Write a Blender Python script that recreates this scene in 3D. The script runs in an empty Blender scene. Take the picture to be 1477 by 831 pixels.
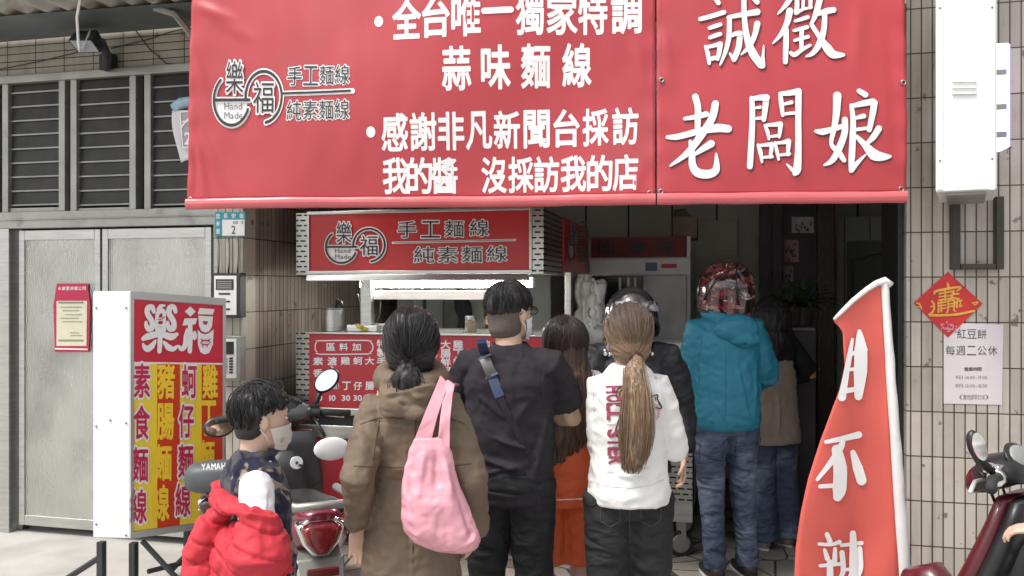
import bpy, bmesh, math, random
import numpy as np
from mathutils import Vector, Matrix, noise
from mathutils.bvhtree import BVHTree
R = math.radians
random.seed(7)
scene = bpy.context.scene
col = scene.collection

# ------------------------------------------------------------------ camera, sky, sun, exposure
TH = R(13.5)                       # the street camera looks a little to the left of the facade's normal
CAMZ = 1.7
FPX = 1200.0                       # focal length measured in pixels of the 1477 px wide photograph
cam = bpy.data.cameras.new('camera'); camo = bpy.data.objects.new('camera', cam); col.objects.link(camo)
camo.location = (0, 0, CAMZ); camo.rotation_euler = (R(90), 0, TH)
cam.sensor_width = 36; cam.lens = 36 * FPX / 1477; cam.clip_end = 600; cam.clip_start = .05
scene.camera = camo
world = bpy.data.worlds.new('World'); scene.world = world; world.use_nodes = True
wn = world.node_tree; bg = wn.nodes['Background']
sky = wn.nodes.new('ShaderNodeTexSky'); sky.sky_type = 'NISHITA'; sky.sun_disc = False
SUN_EL, SUN_AZ = 60, 226           # high, thin cloud, from the street side
sky.sun_elevation = R(SUN_EL); sky.sun_rotation = R(SUN_AZ)
sky.air_density = 1.0; sky.dust_density = 4.0; sky.ozone_density = 1.0
hs = wn.nodes.new('ShaderNodeHueSaturation'); hs.inputs['Saturation'].default_value = .28
wn.links.new(sky.outputs[0], hs.inputs['Color']); wn.links.new(hs.outputs[0], bg.inputs['Color'])
bg.inputs['Strength'].default_value = .15
sun = bpy.data.lights.new('sun', 'SUN'); sun.energy = 1.5; sun.angle = R(12); sun.color = (1, .96, .9)
suno = bpy.data.objects.new('sun', sun); col.objects.link(suno)
az = R(SUN_AZ)                     # Nishita: rotation 0 = +Y, clockwise seen from above
sdir = Vector((math.sin(az) * math.cos(R(SUN_EL)), math.cos(az) * math.cos(R(SUN_EL)), math.sin(R(SUN_EL))))
suno.rotation_euler = (-sdir).to_track_quat('-Z', 'Y').to_euler()
scene.view_settings.view_transform = 'Standard'; scene.view_settings.look = 'None'
scene.view_settings.gamma = 1; scene.view_settings.exposure = .70
scene.cycles.use_denoising = True
scene.cycles.max_bounces = 8; scene.cycles.diffuse_bounces = 4

# ------------------------------------------------------------------ where a point of the photo stands in the place
CX, CY = 738.5, 415.5
FW = Vector((-math.sin(TH), math.cos(TH), 0)); RT = Vector((math.cos(TH), math.sin(TH), 0)); UP = Vector((0, 0, 1))
CAM = Vector((0, 0, CAMZ))
def ray(px, py): return FW + RT * ((px - CX) / FPX) + UP * ((CY - py) / FPX)
def atD(px, py, d): return CAM + ray(px, py) * d
def atY(px, py, Y):
    r = ray(px, py); return CAM + r * (Y / r.y)
def atZ(px, py, z):
    r = ray(px, py); return CAM + r * ((z - CAMZ) / r.z)
class Plane:
    def __init__(s, p, n, disp=None):
        s.p = Vector(p); s.n = Vector(n).normalized(); s.disp = disp
        if s.n.dot(CAM - s.p) < 0: s.n = -s.n
    def px(s, x, y, lift=0):
        r = ray(x, y); t = (s.p - CAM).dot(s.n) / r.dot(s.n); q = CAM + r * t
        return q + s.n * (lift + (s.disp(q) if s.disp else 0))

# ------------------------------------------------------------------ tagging and linking
def link(o, parent=None):
    col.objects.link(o)
    if parent: o.parent = parent
    return o
def tag(o, label, cat, group=None, kind=None):
    if label: o['label'] = label
    if cat: o['category'] = cat
    if group: o['group'] = group
    if kind: o['kind'] = kind
    return o
def thing(name, label, cat, loc=(0, 0, 0), rz=0, group=None):
    o = bpy.data.objects.new(name, None); link(o); o.location = loc; o.rotation_euler = (0, 0, rz)
    o.empty_display_size = .1
    return tag(o, label, cat, group)
def world_of(o):
    m = Matrix.Translation(o.location) @ o.rotation_euler.to_matrix().to_4x4() @ Matrix.Diagonal((*o.scale, 1))
    return world_of(o.parent) @ m if o.parent else m

# ------------------------------------------------------------------ geometry collector
class G:
    def __init__(s): s.v = []; s.f = []
    def add(s, vs, fs):
        b = len(s.v); s.v += [Vector(v) for v in vs]; s.f += [[i + b for i in f] for f in fs]; return s
    def xform(s, m): s.v = [m @ v for v in s.v]; return s
    def join(s, g, m=None): return s.add([m @ v for v in g.v] if m else g.v, g.f)
    def box(s, c, d, rot=None):
        c = Vector(c); x, y, z = d[0] / 2, d[1] / 2, d[2] / 2
        vs = [Vector((i * x, j * y, k * z)) for i in (-1, 1) for j in (-1, 1) for k in (-1, 1)]
        if rot is not None: vs = [rot @ v for v in vs]
        return s.add([v + c for v in vs], [(0, 1, 3, 2), (4, 6, 7, 5), (0, 4, 5, 1), (2, 3, 7, 6), (0, 2, 6, 4), (1, 5, 7, 3)])
    def bx(s, a, b):
        return s.box([(a[i] + b[i]) / 2 for i in range(3)], [abs(a[i] - b[i]) for i in range(3)])
    def hexa(s, lo, hi):            # two quads (4 points each) joined
        return s.add(list(lo) + list(hi), [(3, 2, 1, 0), (4, 5, 6, 7)] + [(i, (i + 1) % 4, 4 + (i + 1) % 4, 4 + i) for i in range(4)])
    def slab(s, quad, n, t):        # a quad with thickness t behind it
        q = [Vector(p) for p in quad]; return s.hexa([p - n * t for p in q], q)
    def rings(s, rings, cap=True, closed=True):
        n = len(rings[0]); fs = []
        for i in range(len(rings) - 1):
            for j in range(n if closed else n - 1):
                k = (j + 1) % n
                fs.append((i * n + j, i * n + k, (i + 1) * n + k, (i + 1) * n + j))
        if cap: fs += [tuple(range(n))[::-1], tuple((len(rings) - 1) * n + j for j in range(n))]
        return s.add([p for r in rings for p in r], fs)
    def tube(s, pts, r, n=10, flat=None, up=None):
        pts = [Vector(p) for p in pts]; m = len(pts)
        rs = r if isinstance(r, (list, tuple)) else [r] * m
        out = []; prev = None
        for i, p in enumerate(pts):
            t = (pts[min(i + 1, m - 1)] - pts[max(i - 1, 0)]).normalized()
            a = Vector(up) if up is not None else (prev if prev is not None else (Vector((0, 0, 1)) if abs(t.z) < .9 else Vector((0, 1, 0))))
            u = (a - t * a.dot(t))
            u = u.normalized() if u.length > 1e-6 else t.orthogonal().normalized()
            w = t.cross(u); prev = u
            ru, rw = (rs[i] if isinstance(rs[i], tuple) else (rs[i], rs[i]))
            out.append([p + u * (math.cos(2 * math.pi * j / n) * ru) + w * (math.sin(2 * math.pi * j / n) * rw) for j in range(n)])
        return s.rings(out)
    def loft(s, secs, n=24, axis='z', e=2.0):
        """secs: (t, c1, c2, r1, r2) ellipses across an axis; e = squareness"""
        out = []
        for (t, a, b, ra, rb) in secs:
            ring = []
            for j in range(n):
                th = 2 * math.pi * j / n; c, si = math.cos(th), math.sin(th)
                p = a + ra * math.copysign(abs(c) ** (2 / e), c); q = b + rb * math.copysign(abs(si) ** (2 / e), si)
                ring.append({'z': (p, q, t), 'y': (p, t, q), 'x': (t, p, q)}[axis])
            out.append(ring)
        return s.rings(out)
    def ball(s, c, r, n=16, m=10, rot=None):
        c = Vector(c); r = r if isinstance(r, (tuple, list)) else (r, r, r)
        vs = []; fs = []
        for i in range(m + 1):
            ph = math.pi * i / m
            for j in range(n):
                th = 2 * math.pi * j / n
                v = Vector((r[0] * math.sin(ph) * math.cos(th), r[1] * math.sin(ph) * math.sin(th), r[2] * math.cos(ph)))
                if rot is not None: v = rot @ v
                vs.append(c + v)
        for i in range(m):
            for j in range(n):
                k = (j + 1) % n; fs.append((i * n + j, (i + 1) * n + j, (i + 1) * n + k, i * n + k))
        return s.add(vs, fs)
    def poly(s, pts, n, t):         # an outline (CCW seen along -n) with thickness
        pts = [Vector(p) for p in pts]; m = len(pts); n = Vector(n)
        return s.add(pts + [p - n * t for p in pts], [tuple(range(m)), tuple(range(2 * m - 1, m - 1, -1))] + [(i, m + i, m + (i + 1) % m, (i + 1) % m) for i in range(m)])
    def disc(s, c, r, n, t, seg=24, ry=None, ux=None):
        c = Vector(c); n = Vector(n).normalized(); u = Vector(ux) if ux is not None else n.orthogonal()
        u = (u - n * u.dot(n)).normalized(); w = n.cross(u); ry = ry or r
        return s.poly([c + u * (r * math.cos(2 * math.pi * i / seg)) + w * (ry * math.sin(2 * math.pi * i / seg)) for i in range(seg)], n, t)
    def grid(s, fn, nu, nv):        # fn(u, v) -> point
        return s.add([fn(i / nu, j / nv) for j in range(nv + 1) for i in range(nu + 1)],
                     [(j * (nu + 1) + i, j * (nu + 1) + i + 1, (j + 1) * (nu + 1) + i + 1, (j + 1) * (nu + 1) + i) for j in range(nv) for i in range(nu)])
    def mesh(s, name):
        m = bpy.data.meshes.new(name); m.from_pydata([tuple(v) for v in s.v], [], s.f); m.update()
        b = bmesh.new(); b.from_mesh(m); bmesh.ops.recalc_face_normals(b, faces=b.faces); b.to_mesh(m); b.free()
        return m
    def build(s, name, mat, parent=None, smooth=False, bevel=0, label=None, wld=True, solid=0, sub=0):
        """vertices are given in the world (wld) or in the parent's own frame"""
        if parent and wld: s.xform(world_of(parent).inverted())
        me = s.mesh(name); me.materials.append(mat)
        if smooth: me.shade_smooth()
        o = bpy.data.objects.new(name, me); link(o, parent)
        if solid:
            md = o.modifiers.new('solid', 'SOLIDIFY'); md.thickness = solid; md.offset = -1
        if bevel:
            md = o.modifiers.new('bevel', 'BEVEL'); md.width = bevel; md.segments = 2; md.limit_method = 'ANGLE'; md.angle_limit = R(40)
            me.shade_smooth(); 
            ws = o.modifiers.new('wn', 'WEIGHTED_NORMAL'); ws.keep_sharp = True
        if sub:
            md = o.modifiers.new('sub', 'SUBSURF'); md.levels = md.render_levels = sub
        if label: o['label'] = label
        return o

def cloth(g, name, mat, parent, voxel=.008, it=4, fn=None, label=None, attr=None, adapt=0):
    """fuse the collected volumes into one continuous skin, smooth it, move it along its normals by fn(p, n)"""
    me = g.mesh('tmp'); o = bpy.data.objects.new('tmp', me); col.objects.link(o)
    md = o.modifiers.new('r', 'REMESH'); md.mode = 'VOXEL'; md.voxel_size = voxel; md.adaptivity = adapt
    md = o.modifiers.new('s', 'SMOOTH'); md.iterations = it; md.factor = .5
    dg = bpy.context.evaluated_depsgraph_get(); dg.update()
    m2 = bpy.data.meshes.new_from_object(o.evaluated_get(dg)); bpy.data.objects.remove(o); bpy.data.meshes.remove(me)
    n = len(m2.vertices); co = np.empty(n * 3); m2.vertices.foreach_get('co', co); co = co.reshape(-1, 3)
    if fn:
        no = np.empty(n * 3); m2.vertex_normals.foreach_get('vector', no); no = no.reshape(-1, 3)
        d = np.array([fn(Vector(p), Vector(q)) for p, q in zip(co, no)]); co = co + no * d[:, None]
        m2.vertices.foreach_set('co', co.ravel())
    if attr:
        a = m2.attributes.new('flow', 'FLOAT_VECTOR', 'POINT')
        a.data.foreach_set('vector', np.array([attr(Vector(p)) for p in co], dtype=np.float32).ravel())
    m2.name = name; m2.materials.clear(); m2.materials.append(mat); m2.shade_smooth(); m2.update()
    o = bpy.data.objects.new(name, m2); link(o, parent)
    if label: o['label'] = label
    return o
def N(p, *f, off=0):
    f = f if len(f) == 3 else (f[0],) * 3
    return noise.noise(Vector((p.x * f[0] + off, p.y * f[1] + off * .7, p.z * f[2] - off)))
def seg_d(p, a, b):
    ab = b - a; t = max(0, min(1, (p - a).dot(ab) / ab.length_squared)); return (p - a - ab * t).length, t
def creases(lst):                   # lst of (a, b, width, height): soft ridges / furrows in cloth
    L = [(Vector(a), Vector(b), w, h) for a, b, w, h in lst]
    def f(p):
        s = 0
        for a, b, w, h in L:
            d, t = seg_d(p, a, b)
            if d < 3 * w: s += h * math.exp(-(d / w) ** 2) * math.sin(math.pi * min(1, max(.08, .08 + .84 * t)))
        return s
    return f

# ------------------------------------------------------------------ materials
def mat(name, c, rough=.6, metal=0, var=.0, vs=6, bump=0, bs=60, spec=.5, rv=0, stretch=(1, 1, 1), coat=0, dirt=None, sheen=0, trans=0):
    m = bpy.data.materials.new(name); m.use_nodes = True; nt = m.node_tree; b = nt.nodes['Principled BSDF']
    b.inputs['Base Color'].default_value = (*c, 1); b.inputs['Roughness'].default_value = rough; b.inputs['Metallic'].default_value = metal
    b.inputs['Specular IOR Level'].default_value = spec
    if coat: b.inputs['Coat Weight'].default_value = coat; b.inputs['Coat Roughness'].default_value = .08
    if sheen: b.inputs['Sheen Weight'].default_value = sheen; b.inputs['Sheen Roughness'].default_value = .5
    if trans: b.inputs['Transmission Weight'].default_value = trans
    tc = nt.nodes.new('ShaderNodeTexCoord'); mp = nt.nodes.new('ShaderNodeMapping'); mp.inputs['Scale'].default_value = stretch
    nt.links.new(tc.outputs['Object'], mp.inputs['Vector'])
    def nz(s, d=4):
        t = nt.nodes.new('ShaderNodeTexNoise'); t.inputs['Scale'].default_value = s; t.inputs['Detail'].default_value = d
        nt.links.new(mp.outputs[0], t.inputs['Vector']); return t
    last = None
    if var:
        t = nz(vs, 6); rp = nt.nodes.new('ShaderNodeMapRange'); rp.inputs[1].default_value = .3; rp.inputs[2].default_value = .7
        rp.inputs[3].default_value = 1 - var; rp.inputs[4].default_value = 1 + var
        nt.links.new(t.outputs['Fac'], rp.inputs[0])
        mx = nt.nodes.new('ShaderNodeVectorMath'); mx.operation = 'SCALE'; mx.inputs[0].default_value = c
        nt.links.new(rp.outputs[0], mx.inputs['Scale']); nt.links.new(mx.outputs[0], b.inputs['Base Color']); last = mx.outputs[0]
    if dirt:                        # (colour, scale, threshold, amount)
        t = nz(dirt[1], 8); rp = nt.nodes.new('ShaderNodeMapRange'); rp.inputs[1].default_value = dirt[2]; rp.inputs[2].default_value = dirt[2] + .15
        rp.inputs[4].default_value = dirt[3]
        nt.links.new(t.outputs['Fac'], rp.inputs[0])
        mx = nt.nodes.new('ShaderNodeMix'); mx.data_type = 'RGBA'; nt.links.new(rp.outputs[0], mx.inputs[0])
        if last: nt.links.new(last, mx.inputs[6])
        else: mx.inputs[6].default_value = (*c, 1)
        mx.inputs[7].default_value = (*dirt[0], 1); nt.links.new(mx.outputs[2], b.inputs['Base Color'])
    if rv:
        t = nz(vs * 2.3, 5); rp = nt.nodes.new('ShaderNodeMapRange'); rp.inputs[3].default_value = max(0, rough - rv); rp.inputs[4].default_value = min(1, rough + rv)
        nt.links.new(t.outputs['Fac'], rp.inputs[0]); nt.links.new(rp.outputs[0], b.inputs['Roughness'])
    if bump:
        t = nz(bs, 3); bp = nt.nodes.new('ShaderNodeBump'); bp.inputs['Strength'].default_value = bump; bp.inputs['Distance'].default_value = .01
        nt.links.new(t.outputs['Fac'], bp.inputs['Height']); nt.links.new(bp.outputs[0], b.inputs['Normal'])
    return m
def folds(m, sc=7, st=.5, dist=.03, stretch=(1, 1, .7)):
    """creases of worn cloth: ridged noise as a bump on top of the weave"""
    nt = m.node_tree; ns, ln, b = nt.nodes, nt.links, nt.nodes['Principled BSDF']
    tc = ns.new('ShaderNodeTexCoord'); mp = ns.new('ShaderNodeMapping'); mp.inputs['Scale'].default_value = stretch; mp.inputs['Rotation'].default_value = (.2, .35, .2); ln.new(tc.outputs['Object'], mp.inputs[0]); sc *= .62
    h = None
    for k, (f, w) in enumerate(((sc, 1.0), (sc * 2.2, .30))):
        t = ns.new('ShaderNodeTexNoise'); t.inputs['Scale'].default_value = f; t.inputs['Detail'].default_value = 1.2; t.inputs['Roughness'].default_value = .4; t.inputs['Distortion'].default_value = .7; ln.new(mp.outputs[0], t.inputs['Vector'])
        a = ns.new('ShaderNodeMath'); a.operation = 'SUBTRACT'; a.inputs[1].default_value = .5; ln.new(t.outputs['Fac'], a.inputs[0])
        c = ns.new('ShaderNodeMath'); c.operation = 'ABSOLUTE'; ln.new(a.outputs[0], c.inputs[0])
        r = ns.new('ShaderNodeMapRange'); r.inputs[1].default_value = 0; r.inputs[2].default_value = .20; r.inputs[3].default_value = w; r.inputs[4].default_value = 0; r.interpolation_type = 'SMOOTHSTEP'; ln.new(c.outputs[0], r.inputs[0])
        if h is None: h = r.outputs[0]
        else:
            ad = ns.new('ShaderNodeMath'); ad.operation = 'ADD'; ln.new(h, ad.inputs[0]); ln.new(r.outputs[0], ad.inputs[1]); h = ad.outputs[0]
    bp = ns.new('ShaderNodeBump'); bp.inputs['Strength'].default_value = st * .95; bp.inputs['Distance'].default_value = dist * .8; ln.new(h, bp.inputs['Height'])
    old = b.inputs['Normal'].links
    if old: ln.new(old[0].from_socket, bp.inputs['Normal'])
    ln.new(bp.outputs[0], b.inputs['Normal']); return m
def emis(name, c, s):
    m = mat(name, c, .5); b = m.node_tree.nodes['Principled BSDF']
    b.inputs['Emission Color'].default_value = (*c, 1); b.inputs['Emission Strength'].default_value = s; return m
def nodes(m): return m.node_tree.nodes, m.node_tree.links, m.node_tree.nodes['Principled BSDF']
def tile_mat(name, c1, c2, grout, w=.0625, h=.2385, mort=.0045, ax='X', off=(0, 0), dirt=None, rough=.35, ax2='Z'):
    m = mat(name, c1, rough); ns, ln, b = nodes(m)
    tc = ns.new('ShaderNodeTexCoord'); sp = ns.new('ShaderNodeSeparateXYZ'); cb = ns.new('ShaderNodeCombineXYZ')
    ln.new(tc.outputs['Object'], sp.inputs[0])
    for i, a in ((0, ax), (1, ax2)):
        ad = ns.new('ShaderNodeMath'); ad.operation = 'ADD'; ad.inputs[1].default_value = off[i]
        ln.new(sp.outputs[a], ad.inputs[0]); ln.new(ad.outputs[0], cb.inputs[i])
    br = ns.new('ShaderNodeTexBrick'); br.offset = 0; br.squash = 1; br.inputs['Scale'].default_value = 1
    br.inputs['Brick Width'].default_value = w; br.inputs['Row Height'].default_value = h; br.inputs['Mortar Size'].default_value = mort
    br.inputs['Mortar Smooth'].default_value = .25; br.inputs['Bias'].default_value = 0
    br.inputs['Color1'].default_value = (*c1, 1); br.inputs['Color2'].default_value = (*c2, 1); br.inputs['Mortar'].default_value = (*grout, 1)
    ln.new(cb.outputs[0], br.inputs['Vector'])
    t = ns.new('ShaderNodeTexNoise'); t.inputs['Scale'].default_value = 2.2; t.inputs['Detail'].default_value = 9; t.inputs['Roughness'].default_value = .7
    ln.new(tc.outputs['Object'], t.inputs['Vector'])
    rp = ns.new('ShaderNodeMapRange'); rp.inputs[1].default_value = .52; rp.inputs[2].default_value = .75; rp.inputs[4].default_value = .55
    ln.new(t.outputs['Fac'], rp.inputs[0])
    mx = ns.new('ShaderNodeMix'); mx.data_type = 'RGBA'; mx.blend_type = 'MULTIPLY'
    ln.new(rp.outputs[0], mx.inputs[0]); ln.new(br.outputs['Color'], mx.inputs[6]); mx.inputs[7].default_value = (*(dirt or (.62, .56, .48)), 1)
    # rain streaks running down the wall
    mp3 = ns.new('ShaderNodeMapping'); mp3.inputs['Scale'].default_value = (9, 9, .55); ln.new(tc.outputs['Object'], mp3.inputs[0])
    t3 = ns.new('ShaderNodeTexNoise'); t3.inputs['Scale'].default_value = 1.6; t3.inputs['Detail'].default_value = 7; t3.inputs['Roughness'].default_value = .65; ln.new(mp3.outputs[0], t3.inputs['Vector'])
    r3_ = ns.new('ShaderNodeMapRange'); r3_.inputs[1].default_value = .50; r3_.inputs[2].default_value = .78; r3_.inputs[4].default_value = .75; ln.new(t3.outputs['Fac'], r3_.inputs[0])
    m3 = ns.new('ShaderNodeMix'); m3.data_type = 'RGBA'; m3.blend_type = 'MULTIPLY'; ln.new(r3_.outputs[0], m3.inputs[0]); ln.new(mx.outputs[2], m3.inputs[6]); m3.inputs[7].default_value = (.58, .54, .48, 1); mx = m3
    # small chips and marks
    t2 = ns.new('ShaderNodeTexNoise'); t2.inputs['Scale'].default_value = 14; t2.inputs['Detail'].default_value = 5
    ln.new(tc.outputs['Object'], t2.inputs['Vector'])
    r2 = ns.new('ShaderNodeMapRange'); r2.inputs[1].default_value = .655; r2.inputs[2].default_value = .70; r2.inputs[4].default_value = .75
    ln.new(t2.outputs['Fac'], r2.inputs[0])
    m2 = ns.new('ShaderNodeMix'); m2.data_type = 'RGBA'; ln.new(r2.outputs[0], m2.inputs[0]); ln.new(mx.outputs[2], m2.inputs[6]); m2.inputs[7].default_value = (.1, .08, .06, 1)
    ln.new(m2.outputs[2], b.inputs['Base Color'])
    iv = ns.new('ShaderNodeMath'); iv.operation = 'SUBTRACT'; iv.inputs[0].default_value = 1; ln.new(br.outputs['Fac'], iv.inputs[1])
    bp = ns.new('ShaderNodeBump'); bp.inputs['Strength'].default_value = .6; bp.inputs['Distance'].default_value = .004
    ln.new(iv.outputs[0], bp.inputs['Height']); ln.new(bp.outputs[0], b.inputs['Normal'])
    return m
def slot_mat(name, c, ax='X', pw=.052, ph=.034):
    """stainless sheet punched with staggered rows of slots"""
    m = mat(name, c, .3, 1); ns, ln, b = nodes(m)
    tc = ns.new('ShaderNodeTexCoord'); sp = ns.new('ShaderNodeSeparateXYZ'); ln.new(tc.outputs['Object'], sp.inputs[0])
    def mt(op, a, bb=None):
        n = ns.new('ShaderNodeMath'); n.operation = op
        for i, q in ((0, a), (1, bb)):
            if q is None: continue
            if isinstance(q, (int, float)): n.inputs[i].default_value = q
            else: ln.new(q, n.inputs[i])
        return n.outputs[0]
    zr = mt('DIVIDE', sp.outputs['Z'], ph); row = mt('FLOOR', zr); fz = mt('FRACT', zr)
    xr = mt('ADD', mt('DIVIDE', sp.outputs[ax], pw), mt('MULTIPLY', mt('MODULO', row, 2), .5)); fx = mt('FRACT', xr)
    hole = mt('MULTIPLY', mt('LESS_THAN', fz, .3), mt('LESS_THAN', fx, .72))
    mx = ns.new('ShaderNodeMix'); mx.data_type = 'RGBA'; ln.new(hole, mx.inputs[0]); mx.inputs[6].default_value = (*c, 1); mx.inputs[7].default_value = (.012, .012, .012, 1)
    ln.new(mx.outputs[2], b.inputs['Base Color'])
    ln.new(mt('SUBTRACT', 1, hole), b.inputs['Metallic']); ln.new(mt('ADD', mt('MULTIPLY', hole, .6), .3), b.inputs['Roughness'])
    return m
def hair_mat(name, c1, c2, rough=.38, tip=None):
    m = mat(name, c1, rough, spec=.35); ns, ln, b = nodes(m)
    at = ns.new('ShaderNodeAttribute'); at.attribute_name = 'flow'
    t = ns.new('ShaderNodeTexNoise'); t.inputs['Scale'].default_value = 1; t.inputs['Detail'].default_value = 4; ln.new(at.outputs['Vector'], t.inputs['Vector'])
    rp = ns.new('ShaderNodeMapRange'); rp.inputs[1].default_value = .35; rp.inputs[2].default_value = .68; ln.new(t.outputs['Fac'], rp.inputs[0])
    mx = ns.new('ShaderNodeMix'); mx.data_type = 'RGBA'; ln.new(rp.outputs[0], mx.inputs[0]); mx.inputs[6].default_value = (*c1, 1); mx.inputs[7].default_value = (*c2, 1)
    out = mx.outputs[2]
    if tip:                          # grown-out roots: natural colour at the crown (z0..z1), dyed below
        tc = ns.new('ShaderNodeTexCoord'); sp = ns.new('ShaderNodeSeparateXYZ'); ln.new(tc.outputs['Object'], sp.inputs[0])
        r2 = ns.new('ShaderNodeMapRange'); r2.inputs[1].default_value = tip[0]; r2.inputs[2].default_value = tip[1]; ln.new(sp.outputs['Z'], r2.inputs[0])
        m2 = ns.new('ShaderNodeMix'); m2.data_type = 'RGBA'; ln.new(r2.outputs[0], m2.inputs[0]); ln.new(out, m2.inputs[6]); m2.inputs[7].default_value = (*tip[2], 1); out = m2.outputs[2]
    ln.new(out, b.inputs['Base Color'])
    bp = ns.new('ShaderNodeBump'); bp.inputs['Strength'].default_value = .55; bp.inputs['Distance'].default_value = .004
    ln.new(t.outputs['Fac'], bp.inputs['Height']); ln.new(bp.outputs[0], b.inputs['Normal'])
    return m

# ------------------------------------------------------------------ writing
_fc = bpy.data.curves.new('glyph', 'FONT'); _fo = bpy.data.objects.new('glyph', _fc); col.objects.link(_fo)
_gl = {}
def glyph(ch, off=0.0, res=3):
    """flat mesh of a character; off > 0 fattens it evenly with round corners (distance field + marching squares)"""
    k = (ch, round(off, 4))
    if k not in _gl:
        if off <= .004:
            _fc.body = ch; _fc.resolution_u = res
            dg = bpy.context.evaluated_depsgraph_get(); dg.update()
            m = bpy.data.meshes.new_from_object(_fo.evaluated_get(dg))
            _gl[k] = ([tuple(v.co) for v in m.vertices], [tuple(p.vertices) for p in m.polygons]); bpy.data.meshes.remove(m)
        else: _gl[k] = fatten(*glyph(ch, 0.0), off)
    return _gl[k]
def fatten(vs, fs, off, n=74):
    if not vs: return vs, fs
    cnt = {}
    for f in fs:
        for i in range(len(f)):
            e = (f[i], f[(i + 1) % len(f)]); kk = tuple(sorted((tuple(np.round(vs[e[0]], 4)), tuple(np.round(vs[e[1]], 4))))); cnt[kk] = cnt.get(kk, 0) + 1
    E = np.array([(a[0], a[1], b[0], b[1]) for (a, b), c in cnt.items() if c == 1])
    x0, x1, y0, y1 = E[:, [0, 2]].min() - off * 1.3, E[:, [0, 2]].max() + off * 1.3, E[:, [1, 3]].min() - off * 1.3, E[:, [1, 3]].max() + off * 1.3
    h = max(x1 - x0, y1 - y0) / n; nx, ny = int((x1 - x0) / h) + 2, int((y1 - y0) / h) + 2
    X, Y = np.meshgrid(x0 + np.arange(nx) * h, y0 + np.arange(ny) * h, indexing='ij'); px, py = X.ravel(), Y.ravel()
    D = np.full(px.shape, 1e9); W = np.zeros(px.shape, int)
    for ax, ay, bx, by in E:
        dx, dy = bx - ax, by - ay; l2 = dx * dx + dy * dy + 1e-12
        t = np.clip(((px - ax) * dx + (py - ay) * dy) / l2, 0, 1); D = np.minimum(D, (px - ax - t * dx) ** 2 + (py - ay - t * dy) ** 2)
        c = ((ay > py) != (by > py)); xi = ax + (py - ay) / (dy if abs(dy) > 1e-12 else 1e-12) * dx; W += (c & (px < xi))
    F = (np.where(W % 2 == 1, -np.sqrt(D), np.sqrt(D)) - off).reshape(nx, ny)
    out, faces, idx = [], [], {}
    def vid(key, p):
        if key not in idx: idx[key] = len(out); out.append((p[0], p[1], 0.0))
        return idx[key]
    gp = lambda i, j: vid((i, j), (x0 + i * h, y0 + j * h))
    def cut(i, j, k, l):
        if (k, l) < (i, j): i, j, k, l = k, l, i, j
        t = F[i, j] / (F[i, j] - F[k, l]); return vid((i, j, k, l), (x0 + (i + (k - i) * t) * h, y0 + (j + (l - j) * t) * h))
    for i in range(nx - 1):
        j = 0
        while j < ny - 1:
            c = [(i, j), (i + 1, j), (i + 1, j + 1), (i, j + 1)]; s_ = [F[q] < 0 for q in c]
            if all(s_):
                j2 = j
                while j2 < ny - 1 and F[i, j2 + 1] < 0 and F[i + 1, j2 + 1] < 0: j2 += 1
                faces.append((gp(i, j), gp(i + 1, j), gp(i + 1, j2), gp(i, j2))); j = max(j2, j + 1); continue
            if any(s_):
                if sum(s_) == 2 and s_[0] == s_[2]:
                    for q in range(4):
                        if s_[q]: faces.append((gp(*c[q]), cut(*c[q], *c[(q + 1) % 4]), cut(*c[q - 1], *c[q])))
                else:
                    p = []
                    for q in range(4):
                        if s_[q]: p.append(gp(*c[q]))
                        if s_[q] != s_[(q + 1) % 4]: p.append(cut(*c[q], *c[(q + 1) % 4]))
                    if len(p) >= 3: faces.append(tuple(p))
            j += 1
    return out, faces
def put(g, ch, fn, off=0.0, fit=False):
    """one character mapped through fn(u, v), u right and v up inside a unit cell"""
    vs, fs = glyph(ch, off)
    if not vs: return
    if fit:
        base, _ = glyph(ch, 0.0)
        x0, x1 = min(v[0] for v in base), max(v[0] for v in base); y0, y1 = min(v[1] for v in base), max(v[1] for v in base)
        if x1 - x0 < .15: m = (x0 + x1) / 2; x0, x1 = m - .3, m + .3
        if y1 - y0 < .2: m = (y0 + y1) / 2; y0, y1 = m - .5, m + .5
        q = [((v[0] - x0) / (x1 - x0), (v[1] - y0) / (y1 - y0)) for v in vs]
    else: q = [(v[0], v[1] + .12) for v in vs]
    nl = 14; lat = {}
    def P(u, v):                     # the surface sampled on a small lattice, linear in between
        a, b = (u + .25) / 1.5 * nl, (v + .25) / 1.5 * nl; i, j = math.floor(a), math.floor(b); a -= i; b -= j
        c = []
        for di, dj in ((0, 0), (1, 0), (0, 1), (1, 1)):
            kk = (i + di, j + dj)
            if kk not in lat: lat[kk] = fn(kk[0] / nl * 1.5 - .25, kk[1] / nl * 1.5 - .25)
            c.append(lat[kk])
        return c[0].lerp(c[1], a).lerp(c[2].lerp(c[3], a), b)
    g.add([P(u, v) for u, v in q], fs)
def pxput(g, ch, surf, cx, cy, w, h, off=.0, lift=.004, fit=True, rot=0, sl=0):
    """a character centred at a place of the photo on a surface; sl = slope of the writing line"""
    c, s = math.cos(rot), math.sin(rot)
    def fn(u, v):
        a, b = (u - .5) * w, (v - .5) * h
        a, b = a * c - b * s, a * s + b * c
        return surf(cx + a, cy - b + sl * a, lift)
    put(g, ch, fn, off, fit)
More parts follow.
